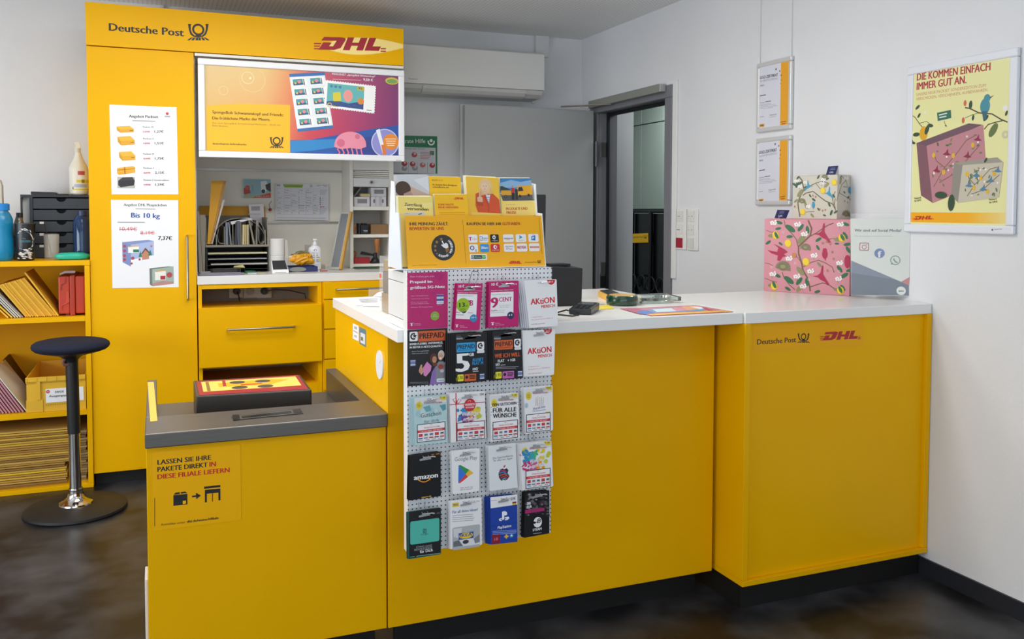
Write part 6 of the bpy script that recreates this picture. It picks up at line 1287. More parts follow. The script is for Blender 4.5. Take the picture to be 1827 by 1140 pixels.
def c_ps(cv):
    cv.poly([(604, 716), (770, 698), (770, 760), (606, 784)], W1); cv.text('Guthaben', 608, 740, 644, 736, 7, '#6a7ac0', .01); cv.text('20€', 730, 734, 760, 730, 16, '#26357c', .03); cv.rect(740, 744, 764, 750, INK); cv.rect(740, 750, 764, 755, '#c4222c'); cv.rect(740, 755, 764, 761, '#e8c02c')
    cv.poly([(676, 804), (694, 800), (706, 808), (708, 822), (698, 828), (690, 826), (690, 852), (676, 856)], W1); cv.poly([(656, 850), (674, 842), (674, 849), (664, 854), (674, 856), (674, 862), (660, 861)], W1); cv.poly([(694, 838), (714, 834), (722, 842), (712, 854), (694, 858), (694, 851), (706, 846), (694, 846)], W1)
    cv.text('PlayStation', 650, 912, 732, 898, 17, W1, .02); cv.bars(618, 926, 766, 9, 3, 4, '#8fa4e0', -.06, .1); cv.line([(606, 896), (768, 870)], 2, '#16327c')
    cv.poly([(614, 948), (664, 942), (664, 998), (614, 1006)], '#8c1c34'); cv.text('18', 630, 984, 650, 980, 18, '#d07a88', .02); cv.poly([(698, 944), (706, 943), (706, 950), (716, 950), (716, 960), (706, 962), (706, 970), (698, 971), (698, 962), (690, 963), (690, 953), (698, 952)], '#e8c02c'); cv.circ(734, 952, 13, '#2f8fd0'); cv.poly([(728, 956), (734, 942), (741, 955)], W1)
card('gift_card', D4, [(602, 716), (768, 698), (772, 990), (608, 1008)], '#2346a8', 'blue gaming gift card with a white head and a small dark red square', c_ps, 4, edge=-.0028)
def c_st(cv):
    rn = random.Random(11)
    for i in range(70): x, y = rn.uniform(824, 960), rn.uniform(692, 826); s = rn.uniform(6, 16); a = rn.uniform(0, 3); cv.poly([(x + s*math.cos(a + k*PI/2), y + s*.7*math.sin(a + k*PI/2)) for k in range(4)], ('#3a3a40', '#55555c', '#6f6f76', '#2a2a2e', '#8c8c92', '#4a3038')[i % 6])
    cv.text('30', 828, 762, 850, 758, 17, W1, .04); cv.text('EUR', 828, 782, 858, 778, 15, W1, .04); cv.poly([(816, 792), (936, 778), (936, 798), (816, 816)], '#a8286a')
    cv.circ(894, 868, 32, W1, rx=28); cv.circ(902, 858, 14, '#1c1c1f'); cv.ring(902, 858, 6, 9, W1); cv.poly([(866, 862), (896, 868), (892, 886), (868, 876)], '#1c1c1f'); cv.circ(886, 880, 10, W1, rx=9)
    cv.text('STEAM', 864, 924, 918, 914, 15, W1, .03); cv.line([(866, 938), (918, 932)], 4, '#9a9a9e')
card('gift_card', D4, [(818, 686), (968, 672), (968, 938), (812, 966)], '#1b1b1e', 'black gaming card with grey debris and a white emblem, rightmost in the bottom row', c_st, 3, edge=-.0015)
# ================================================================== leaflet holder
NF = V((0, -.985, .171)); PF = V((0, 2.403, 1.1915))
def pl(k): return PF - NF * k
t = thing('leaflet_holder', 'leaflet holder with a wide yellow front panel on top of the card display', 'leaflet holder', (.88, 2.48, 1.19))
b = MB(); cv = Cv(b, D2, PF, NF); cv.slab([(244, 487), (1628, 483), (1668, 998), (273, 1028)], .0012, C('#fbb502', .35), .002)
cv.text('IHRE MEINUNG ZÄHLT:', 289, 583, 683, 581, 32, INK, .03); cv.text('BEWERTEN SIE UNS', 290, 631, 637, 629, 32, '#b3261f', .03); cv.text('KAUFEN SIE HIER IHR', 872, 580, 1224, 580, 29, INK, .03); cv.text('GUTHABEN', 1234, 579, 1412, 578, 29, '#b3261f', .03)
cv.line([(829, 528), (864, 968)], 3, '#7a5a10'); cv.line([(1606, 505), (1636, 872)], 3, '#7a5a10')
cv.circ(632, 808, 131, '#2b2a2c', 40, rx=125)
for x, y, s in ((612, 722, 20), (566, 752, 20), (550, 794, 19), (551, 836, 17), (567, 870, 12)): cv.star(x, y, s, '#a8823a')
cv.poly([(614, 742), (624, 738), (640, 770), (660, 758), (678, 772), (684, 806), (668, 822), (634, 806), (610, 782), (618, 774), (632, 780)], '#f2f2f2'); cv.poly([(650, 822), (686, 806), (694, 836), (664, 866)], '#8a6424')
for i, ch in enumerate('STERNE VERGEBEN'):
    if ch == ' ': continue
    a = math.radians(118 - i*165/14); R = 96; x, y = 632 + R*math.cos(a), 808 + R*math.sin(a)*1.04; tx, ty = math.sin(a)*9, -math.cos(a)*9
    cv.text(ch, x - tx, y - ty, x + tx, y + ty, 22, '#f2f2f2', .03)
cv.line([(314, 992), (368, 990)], 3, '#a87a10'); cv.text('deutschepost.de/kundenzufriedenheit', 378, 990, 570, 986, 7, '#5a430c', .03)
chips = [(884, 676, 980, 758, W1), (994, 676, 1090, 756, W1), (1106, 674, 1198, 754, '#1e1e20'), (1236, 674, 1348, 752, W1), (1364, 672, 1476, 752, W1), (1492, 670, 1602, 750, W1), (890, 776, 986, 856, W1), (1004, 774, 1098, 854, '#2a9ae0'), (1112, 772, 1208, 852, '#d22f2c'), (1244, 770, 1356, 850, W1), (1374, 768, 1486, 848, W1), (1500, 766, 1612, 844, W1), (898, 876, 1078, 934, W1)]
for c_ in chips: cv.rr(*c_, .2)
cv.text('T', 892, 738, 922, 738, 36, MAG, .05); [cv.rect(930 + i*16, 718, 937 + i*16, 726, MAG) for i in range(3)]
cv.rr(1000, 692, 1028, 738, '#4f7fa8', .2); cv.rr(1004, 698, 1024, 732, W1, .2); cv.text('Lyca', 1030, 720, 1082, 720, 18, '#4f7fa8', .03); cv.text('mobile', 1030, 738, 1080, 738, 12, '#4f9f58', .02)
cv.ring(1148, 704, 10, 20, W1, a0=PI*.3, a1=PI*1.75); cv.star(1156, 702, 13, W1); cv.text('congstar', 1122, 742, 1186, 742, 10, W1, .03)
cv.text('amazon.de', 1248, 720, 1338, 720, 14, '#2b3a6a', .03); cv.line([(1262, 726), (1310, 726)], 4, '#f39a1e')
cv.poly([(1404, 682), (1404, 724), (1436, 702)], '#3b9ad0'); cv.poly([(1404, 724), (1424, 710), (1412, 704)], '#4fb87a'); cv.text('Google Play', 1396, 740, 1448, 740, 7, '#77777c')
cv.poly([(1526, 692), (1566, 684), (1566, 736), (1526, 732)], '#2f7fd0'); cv.ring(1546, 686, 7, 9, '#2f7fd0', a0=0, a1=PI); cv.text('P', 1538, 722, 1552, 722, 22, W1, .04)
cv.ring(924, 812, 15, 23, '#23357c'); cv.text('2', 956, 848, 970, 848, 20, '#23357c', .03); cv.text('Blau', 1020, 822, 1082, 820, 24, W1, .06)
cv.circ(1158, 802, 20, W1); cv.circ(1162, 806, 9, '#d22f2c'); cv.poly([(1154, 800), (1166, 782), (1170, 798)], '#d22f2c'); cv.text('vodafone', 1124, 840, 1198, 838, 12, W1, .03)
cv.text('App Store', 1262, 804, 1338, 803, 15, '#55585c', .01); cv.text('& iTunes', 1270, 828, 1334, 828, 15, '#55585c', .01); cv.text('NETFLIX', 1386, 820, 1472, 817, 27, '#c8283c', .04); cv.rect(1510, 796, 1602, 812, '#e06a3a'); cv.text('Lieferando', 1524, 808, 1594, 808, 8, W1, .03)
cv.rect(914, 886, 1024, 922, '#1f4a44'); cv.circ(932, 905, 13, '#e8f0ec'); cv.circ(932, 905, 9, '#2f8a5a'); cv.text('WhatsApp', 950, 910, 1014, 910, 11, W1, .02); cv.rect(1024, 886, 1062, 922, '#4fae3c'); cv.text('SIM', 1030, 910, 1054, 910, 12, W1, .02)
dhl(cv, 1296, 945, 1428, 972, '#d03016'); cv.text('Deutsche Post', 1462, 964, 1580, 962, 13, INK, .01); horn(cv, 1604, 952, 36, INK, YI)
b.build('front_panel', t)
xl_ = on(680 + 215/5.7, 300 + 1030/5.7, PF, NF).x; xr_ = on(680 + 1672/5.7, 300 + 1000/5.7, PF, NF).x
AC1 = C('#e6ecf2', .25)
def sidep(x, th):
    q = [V((x, y, z)) for y, z in ((2.404, 1.1915), (2.433, 1.350), (2.470, 1.352), (2.482, 1.440), (2.520, 1.445), (2.560, 1.1915))]
    MB().prism(q, (th, 0, 0), AC1).build('side_wall', t)
sidep(xl_ - .002, .003); sidep(xr_ + .0005, .002)
b = MB(); b.box(xl_ + .0015, xr_, 2.403, 2.56, 1.1905, 1.193, AC1); b.build('base_plate', t)
MB().hexa([V((xl_ + .0015, 2.551, 1.1935)), V((xr_, 2.551, 1.1935)), V((xr_, 2.554, 1.1935)), V((xl_ + .0015, 2.554, 1.1935))], [V((xl_ + .0015, 2.512, 1.444)), V((xr_, 2.512, 1.444)), V((xr_, 2.515, 1.444)), V((xl_ + .0015, 2.515, 1.444))], AC1).build('back_wall', t)
ACR = C('#f2f8fa', .05, 0, .5, 0, .12)
def leaflet(label, q, k, col, fn, n, group, th=.0012, hid=470):
    """leaflets in the holder: measured top corners; the foot continues down inside the holder"""
    P_ = pl(k); b = MB(); cv = Cv(b, D2, P_, NF); a, c = cv.P(*q[0]), cv.P(*q[1]); dn = V((0, -.171, -.985)) * ((a.z - 1.197) / .985)
    al = (cv.P(*q[3]) - a); ar = (cv.P(*q[2]) - c); 
    b.prism([a, c, c + dn, a + dn], -NF*th, C(col, .45)); fn(cv); o = tag(b.build('leaflet'), label, 'leaflet')
    b = MB(); b.prism([a, c, c + dn, a + dn], -NF*th, C('#e9e4c8' if col != '#d6d4d2' else '#cfcdd0', .5)); o2 = tag(b.build('leaflet'), 'leaflet behind the ' + short(label), 'leaflet', 'leaflets behind the ' + short(label))
    o2.location += V((-.0009, .0022, .0008))
    for j in range(1, n):
        c_ = o2.copy(); SC.collection.objects.link(c_); c_.location += V((-.0008*j, .0021*j, .0006*j))
    return o
def l1(cv):
    cv.poly([(238, 370), (522, 350), (522, 400), (238, 410)], '#f5e690'); cv.text('Zuverlässig', 240, 382, 416, 392, 30, '#3a3222', .03); cv.text('versenden', 266, 424, 480, 434, 30, '#3a3222', .04); cv.poly([(232, 458), (440, 440), (446, 476), (232, 476)], '#d4d6d8'); cv.poly([(372, 470), (410, 456), (416, 466), (384, 474)], '#4a4a4c'); cv.line([(240, 462), (286, 460)], 4, '#9a9aa0')
def l2(cv):
    dhl(cv, 738, 298, 846, 318, '#d03016', .0); cv.text('KEINE PAKETE', 582, 380, 738, 380, 19, '#d04a1c', .03); cv.text('MEHR VERPASSEN.', 582, 408, 788, 408, 19, '#d04a1c', .03); cv.text('MIT DHL PAKETBOX', 582, 430, 736, 430, 14, '#eab03c'); cv.line([(588, 455), (852, 452)], 3, '#a8861c'); cv.line([(594, 468), (854, 468)], 3, '#a8861c')
def l3(cv):
    cv.poly([(150, 76), (480, 72), (494, 282), (330, 262), (240, 150), (190, 130)], '#cdd0d6'); cv.poly([(330, 120), (480, 80), (490, 240)], '#dfe1e6'); cv.poly([(156, 150), (260, 170), (420, 240), (490, 270), (492, 290), (160, 290)], '#c9ae9c'); cv.circ(222, 210, 78, '#4a3428', rx=80); cv.poly([(230, 260), (300, 230), (330, 286), (230, 290)], '#b89886')
def l4(cv):
    cv.text('POST', 518, 132, 572, 133, 18, INK, .01); cv.text('FACH', 574, 133, 628, 134, 18, '#c8641c', .01); cv.text('So kommt Ihre Briefpost', 522, 176, 770, 184, 18, '#4a3a10', .02); cv.text('schnellstens an.', 524, 200, 690, 204, 18, '#4a3a10', .02)
def l5(cv):
    cv.poly([(920, 450), (1240, 462), (1240, 480), (922, 480)], '#f6dc6c')
    cv.poly([(960, 260), (1010, 240), (1060, 260), (1140, 262), (1200, 320), (1216, 460), (985, 448), (960, 380)], '#d8572c'); cv.poly([(1062, 270), (1110, 270), (1096, 360)], '#d9e2f2'); cv.line([(1064, 296), (1104, 300)], 5, '#7a8ac0'); cv.line([(1070, 318), (1098, 320)], 5, '#7a8ac0')
    cv.circ(1062, 180, 76, '#ecc890', rx=72); cv.poly([(1010, 200), (1014, 280), (1050, 270)], '#e4bc80'); cv.poly([(1110, 190), (1140, 260), (1096, 264)], '#e4bc80'); cv.circ(1052, 190, 46, '#f0cdb0', rx=36); cv.poly([(1036, 226), (1074, 226), (1080, 270), (1036, 268)], '#e8c0a0')
    for x in (1040, 1066): cv.circ(x, 182, 4, '#6a5040')
    cv.line([(1044, 212), (1062, 212)], 4, '#c07a70'); cv.line([(1053, 188), (1054, 200)], 3, '#d8a888')
    cv.poly([(976, 300), (996, 286), (994, 230), (1006, 228), (1012, 288), (1030, 300), (1034, 340), (1010, 356), (980, 340)], '#e8bfa0'); cv.poly([(966, 340), (1034, 346), (1036, 386), (980, 380)], '#c24a24'); cv.line([(1090, 340), (1096, 450)], 4, '#b2431e'); cv.poly([(1062, 268), (1042, 290), (1086, 380)], '#c24a24')
def l6(cv):
    cv.poly([(1208, 102), (1524, 102), (1530, 250), (1210, 250)], '#3a86c8'); cv.poly([(1208, 150), (1320, 120), (1420, 140), (1524, 120), (1526, 190), (1400, 200), (1210, 200)], '#8fbade'); cv.poly([(1212, 262), (1536, 240), (1540, 332), (1238, 334)], '#5a5a5c')
    cv.poly([(1210, 186), (1232, 182), (1320, 222), (1210, 230)], '#3a4238'); cv.poly([(1220, 226), (1330, 228), (1332, 274), (1224, 276)], '#e0a82c'); cv.poly([(1390, 180), (1530, 176), (1538, 270), (1380, 280), (1384, 220)], '#f0b020'); cv.poly([(1396, 196), (1430, 190), (1448, 230), (1392, 236)], '#2c3238'); cv.circ(1412, 284, 14, '#232325'); cv.circ(1500, 274, 13, '#232325'); cv.ring(1266, 290, 12, 17, '#2c2c2e')
    cv.poly([(1324, 200), (1352, 200), (1356, 250), (1322, 252)], '#c8342c'); cv.circ(1334, 186, 10, '#c09070'); cv.poly([(1326, 252), (1354, 250), (1356, 320), (1328, 322)], '#24242a'); cv.poly([(1360, 214), (1388, 214), (1392, 320), (1366, 322)], '#2f3628'); cv.circ(1374, 200, 10, '#b08868')
    cv.poly([(1238, 334), (1562, 328), (1574, 480), (1246, 480)], '#f8e07c'); cv.text('Stand 01.01.2025', 1270, 376, 1362, 374, 9, '#8a7a3c'); cv.text('PRODUKTE UND', 1270, 428, 1488, 424, 27, '#c03a1c', .04); cv.text('PREISE', 1276, 466, 1374, 464, 27, '#c03a1c', .04)
leaflet('pale yellow leaflet with dark lettering at the front left of the leaflet holder', [(172, 290), (522, 290), (545, 475), (190, 475)], .022, '#f5df78', l1, 5, 'a', .0018)
leaflet('bright yellow leaflet with orange lettering at the front of the leaflet holder', [(540, 268), (876, 266), (890, 475), (556, 475)], .022, '#fbc40c', l2, 3, 'b')
leaflet('leaflet with a dark haired person lying in white linen, back left in the holder', [(145, 75), (480, 72), (494, 280), (160, 290)], .060, '#d6d4d2', l3, 4, 'c')
leaflet('plain yellow leaflet with black lettering, back row between two photo leaflets', [(486, 84), (806, 92), (816, 262), (500, 262)], .060, '#fbc60e', l4, 2, 'd')
leaflet('yellow brochure with a person in an orange red blazer pointing a finger', [(862, 84), (1192, 100), (1245, 478), (920, 478)], .046, '#f8c93c', l5, 6, 'e', .0018)
leaflet('price brochure with a yellow van under a blue sky at the right of the holder', [(1206, 102), (1524, 102), (1574, 478), (1246, 478)], .050, '#f8e07c', l6, 4, 'f', .0018)
# ================================================================== right wall pictures
PD = .014
def wframe(name, label, cat, crop, q, w, dpt, art, cols, par_thick=.018):
    P_ = [at(crop[0] + x/crop[2], crop[1] + y/crop[2], 'x', XW - par_thick) for x, y in q]
    y1 = (P_[0].y + P_[3].y)/2; y0 = (P_[1].y + P_[2].y)/2; z1 = (P_[0].z + P_[1].z)/2; z0 = (P_[2].z + P_[3].z)/2
    t = thing(name, label, cat, (XW, (y0+y1)/2, z0))
    frame(t, 'x', y0, y1, z0, z1, w, XW - par_thick, par_thick - .001, cols, None, .005)
    b = MB(); cv = Cv(b, crop, (XW - PD, 0, 0), (-1, 0, 0), .000012); b.box(XW - PD, XW - .0015, y0 + w - .001, y1 - w + .001, z0 + w - .001, z1 - w + .001, C('#d9dae4', .3)); art(cv, (y0 + w, y1 - w, z0 + w, z1 - w)); b.build('print', t); return t
SIL = C('#d6d7d6', .3, .25)
def cert(dy, dx, year):
    def f(cv, lim):
        def p(x, y): return (x + dx, y + dy)
        y0, y1, z0, z1 = lim; yy = y0 + (y1 - y0)*.265; l = cv.lay(); X = XW - PD
        cv.mb.poly([V((X, yy, z0)) + l, V((X, y0, z0)) + l, V((X, y0, z1)) + l, V((X, yy, z1)) + l], C('#e9a52c', .35))
        for x, y, s in ((201, 160, 11), (225, 172, 9), (234, 200, 8), (236, 230, 6), (230, 254, 5)): cv.star(*p(x, y), s, '#4a4438')
        cv.text('GOLD-ZERTIFIKAT', *p(95, 226), *p(212, 206), 19, '#23242c', .05); cv.text('FÜR GEPRÜFTE KOMPETENZ', *p(97, 246), *p(212, 226), 12, '#8a8c9a'); cv.text(year, *p(96, 274), *p(122, 270), 10, '#4a4c58', .02)
        cv.line([p(96, 334), p(134, 328)], 6, '#5a5c68'); cv.line([p(96, 382), p(130, 376)], 4, '#9a9ca8'); cv.line([p(132, 374), p(168, 369)], 5, '#5a5c68')
        for i, e in enumerate((168, 196, 210, 180)): cv.line([p(96, 392 + i*9 - 1), p(e, 392 + i*9 - (e-96)*.09)], 3, '#a9abb6')
        cv.line([p(96, 474), p(122, 470)], 4, '#9a9ca8'); cv.text('Unterschrift', *p(158, 466), *p(204, 460), 10, '#3c3e4c'); cv.line([p(156, 476), p(202, 470)], 3, '#a9abb6')
        cv.poly([p(92, 522), p(124, 518), p(124, 538), p(92, 541)], '#d89a2c'); cv.line([p(98, 530), p(118, 528)], 6, '#6a4a14'); cv.line([p(232, 508), p(266, 502)], 4, '#6a4a14'); cv.line([p(238, 520), p(264, 516)], 6, '#b0431e')
    return f
wframe('certificate_frame', 'upper of the two silver framed gold certificates beside the doorway', 'certificate', E1, [(70, 122), (298, 75), (298, 550), (68, 578)], .021, 0, cert(0, 0, '2021'), SIL)
wframe('certificate_frame', 'lower of the two silver framed gold certificates beside the doorway', 'certificate', E1, [(64, 625), (292, 583), (290, 1045), (63, 1060)], .021, 0, cert(492, -6, '2022'), SIL)
b = MB()
def poster(cv, lim):
    y0, y1, z0, z1 = lim; X = XW - PD; l = cv.lay(); cv.mb.poly([V((X, a, c)) + l for a, c in ((y1, z0), (y0, z0), (y0, z1), (y1, z1))], C('#e4e2a4', .3))
    l = cv.lay(); h = z1 - z0; zz1 = z0 + h*.078
    n = 48
    for i in range(n):
        f0, f1 = i/n, (i+1)/n; c_ = mixh(((0, '#f0a81c'), (.6, '#f0ac24'), (1, '#ead68c')), (f0+f1)/2); cv.mb.poly([V((X, y1 + (y0-y1)*a, c)) + l for a, c in ((f0, z0 + h*.012), (f1, z0 + h*.012), (f1, zz1), (f0, zz1))], C(c_, .3))
    dhl(cv, 116, 978, 228, 998, '#b8281c', -.04)
    cv.text('DIE KOMMEN EINFACH', 138, 252, 530, 196, 38, '#a8233a', .045); cv.text('IMMER GUT AN.', 137, 302, 402, 265, 38, '#a8233a', .045); cv.text('UNSERE NEUE PACKSET SONDEREDITION ZUM', 135, 334, 506, 284, 15, '#c8806a'); cv.text('VERSCHICKEN, VERSCHENKEN, AUFBEWAHREN.', 134, 358, 518, 308, 15, '#c8806a')
    G_, DG, BR = '#5f7040', '#2f4a34', '#4f4434'
    def branch(p, w=5): cv.line(p, w, BR)
    def leaf(x, y, L, a, c_=DG): cv.circ(x + L/2*math.cos(a), y - L/2*math.sin(a), L*.24, c_, 12, rx=L/2, a=a)
    branch([(104, 430), (130, 450), (150, 480), (170, 505)], 4); branch([(150, 480), (190, 470), (206, 482)], 3); branch([(104, 530), (112, 566), (122, 590)], 4)
    for x, y, L, a in ((128, 404, 34, .6), (140, 450, 30, .9), (190, 488, 40, -.2), (112, 540, 46, 0), (104, 580, 30, -.3)): leaf(x, y, L, a)
    cv.circ(174, 534, 38, '#dca41c', rx=27); leaf(182, 540, 54, 1.2); cv.circ(182, 424, 7, '#e8e6dc')
    branch([(624, 474), (590, 460), (540, 430), (470, 424), (420, 400), (395, 396)], 7); branch([(596, 466), (560, 474), (520, 486), (498, 512)], 6); branch([(470, 424), (430, 436), (396, 452)], 3)
    for x, y, L, a in ((424, 404, 46, 1.5), (436, 466, 32, 1.4), (494, 466, 40, .8), (524, 552, 84, 1.0), (612, 440, 30, 1.2)): leaf(x, y, L, a, G_ if L > 60 else DG)
    for x, y in ((396, 372), (386, 464)): cv.circ(x, y, 16, '#c8644a', rx=9)
    cv.circ(503, 388, 42, '#3f8a9a', rx=30); cv.circ(514, 346, 22, '#3f8a9a', rx=20); cv.poly([(528, 340), (552, 328), (530, 348)], '#55493a'); cv.poly([(486, 416), (516, 414), (510, 456), (494, 468)], '#35606c'); cv.circ(612, 398, 16, '#e8e6dc'); cv.ring(612, 540, 8, 22, '#c8c4a0')
    cv.poly([(246, 424), (320, 408), (322, 452), (250, 468)], '#2c6a58'); cv.line([(256, 436), (300, 426)], 6, '#dfe6dc'); cv.line([(258, 450), (296, 442)], 6, '#dfe6dc'); cv.line([(284, 466), (288, 480), (294, 496)], 2.5, BR); cv.poly([(286, 492), (298, 500), (296, 488)], BR)
    def floral(x0, y0, x1, y1, birds, sl, seed):
        rn = random.Random(seed); w, h_ = x1 - x0, y1 - y0
        def p(a, c): return (x0 + a*w, y0 + c*h_ + sl*a*w)
        for s in ([(.1, .95), (.3, .6), (.5, .4), (.7, .15), (.9, .1)], [(.2, .9), (.5, .8), (.8, .5), (.95, .35)], [(.3, .6), (.15, .4), (.1, .2)]): cv.line([p(*q) for q in s], 4, '#6a5440')
        for i in range(26): a, c = rn.random()*.9 + .05, rn.random()*.9 + .05; x, y = p(a, c); leaf(x, y, rn.uniform(14, 26), rn.uniform(0, 6.3), rn.choice(['#4f6a4a', '#6a7a54', '#8a7a58']))
        for i in range(8): x, y = p(rn.random()*.9 + .05, rn.random()*.9 + .05); cv.circ(x, y, 6, '#e6e0dc', 8)
        for i in range(5): x, y = p(.1 + .18*i, (.25, .7, .4, .85, .3)[i]); cv.circ(x, y, 14, '#dcae2c', 12, rx=11)
        for i in range(5):
            x, y = p(.15 + .19*i, (.6, .3, .75, .5, .2)[i]); cv.poly([(x - 22, y + 6), (x - 4, y - 6), (x + 6, y - 26), (x + 8, y - 2), (x + 24, y + 8), (x + 2, y + 12)], birds)
    cv.poly([(136, 586), (416, 480), (494, 488), (196, 604)], '#6d4f5c'); cv.poly([(136, 586), (196, 604), (222, 906), (160, 866)], '#7d545f'); cv.poly([(190, 600), (494, 490), (508, 700), (340, 860), (222, 908)], '#b98088'); floral(200, 600, 490, 840, '#8c2444', -.32, 3)
    cv.poly([(336, 692), (568, 662), (602, 690), (386, 704)], '#9a948a'); cv.poly([(336, 692), (386, 706), (360, 906), (322, 866)], '#8d887e'); cv.poly([(384, 704), (602, 688), (578, 876), (358, 906)], '#c2bba8'); floral(388, 712, 590, 880, '#4f7f9c', -.08, 7)
    for x, y, L, a in ((228, 862, 80, -.05), (320, 950, 90, 1.5), (500, 690, 30, 1.)): leaf(x, y, L, a)
    cv.text('Packset M', 127, 886, 160, 882, 9, '#3a382c', .02); cv.text('für 2,69 €', 127, 900, 162, 895, 9, '#3a382c', .02); cv.text('Packset S', 527, 893, 566, 888, 9, '#3a382c', .02); cv.text('für 1,99 €', 527, 908, 570, 903, 9, '#3a382c', .02)
t = wframe('wall_poster', 'large white framed poster of two flowered parcels on the right wall', 'poster', E2, [(88, 180), (684, 70), (645, 1075), (62, 1062)], .030, 0, poster, C('#dfe2e8', .3))
b = MB(); cv = Cv(b, E2, (XW - .0185, 0, 0), (-1, 0, 0)); cv.circ(541, 1050, 5, '#55555a'); cv.text('durable frame', 552, 1050, 594, 1048, 6, '#77777c'); b.build('frame_mark', t)
# ================================================================== boxes and sign on the corner counter
ZT2 = ZT + .0008
def wallq(u, v, z): return at(u, v, 'z', z)
def flowerbox(name, label, cat, FL, FR, z0, zh, dep, base, side, crop, fn, fn2=None):
    """carton whose front face runs from FL to FR (ground points)"""
    FL, FR = V((FL.x, FL.y, z0)), V((FR.x, FR.y, z0)); e = (FR - FL).normalized(); n = V((e.y, -e.x, 0)); n = n if n.dot(EYE - FL) > 0 else -n
    t = thing(name, label, cat, ((FL.x + FR.x)/2, (FL.y+FR.y)/2, z0)); D = -n * dep; H = V((0, 0, zh))
    b = MB(); b.hexa([FL, FR, FR + D, FL + D], [FL + H, FR + H, FR + D + H, FL + D + H], C(base, .5)); 
    cv = Cv(b, crop, FL + n*.0004, n, .000008); fn(cv)
    if fn2: cv = Cv(b, crop, FR + e*.0004, e, .000008); fn2(cv)
    b.build('carton', t)
    b = MB(); b.prism([FL + H + V((0, 0, .0006)) + e*.004 - n*.003, FR + H + V((0, 0, .0006)) - e*.004 - n*.003, FR + D + H + V((0, 0, .0006)) - e*.004 + n*.003, FL + D + H + V((0, 0, .0006)) + e*.004 + n*.003], (0, 0, .0012), C(base, .5)); b.build('lid_flap', t)
    return e, n
LG, LO, STM = '#2c6b46', '#8a8a5c', '#6f6040'
def leaf_(cv, x, y, L, a, c_, w=.22): cv.circ(x + L/2*math.cos(a), y - L/2*math.sin(a), L*w, c_, 12, rx=L/2, a=a)
def bird(cv, x, y, s, c_, f=1):
    cv.poly([(x - 60*s*f, y - 6*s), (x - 20*s*f, y - 12*s), (x, y - 30*s), (x + 10*s*f, y - 80*s), (x + 20*s*f, y - 86*s), (x + 18*s*f, y - 20*s), (x + 34*s*f, y + 6*s), (x + 62*s*f, y + 50*s), (x + 52*s*f, y + 62*s), (x + 30*s*f, y + 34*s), (x + 4*s*f, y + 22*s), (x - 20*s*f, y + 2*s)], c_)
def perch(cv, x, y, s, c_): cv.circ(x, y, 30*s, c_, 16, rx=18*s); cv.circ(x, y - 26*s, 14*s, c_, 14); cv.poly([(x - 6*s, y + 20*s), (x + 6*s, y + 20*s), (x + 4*s, y + 46*s)], c_)
def lemon(cv, x, y, s=1., a=.3): cv.circ(x, y, 30*s, '#d6ac1e', 16, rx=26*s, a=a); cv.circ(x - 3*s, y - 3*s, 26*s, '#efcf2c', 16, rx=22*s, a=a)
def blossom(cv, x, y, s=1.):
    for dx, dy in ((0, -8), (9, -2), (5, 8), (-6, 7), (-9, -3), (18, 8), (24, 0), (20, -12)): cv.circ(x + dx*s, y + dy*s, 6.5*s, '#f0eeea', 8)
    cv.line([(x, y + 8*s), (x + 6*s, y + 28*s)], 2, '#8a7a54')
def pomp(cv, x, y, s): 
    for k in range(15): a = PI*k/14 - .2; leaf_(cv, x, y, 52*s, a, '#7d7a5a', .1)
    cv.circ(x, y - 12*s, 24*s, '#77744f', 16, rx=30*s); cv.circ(x, y - 14*s, 12*s, '#96926a', 14, rx=18*s)
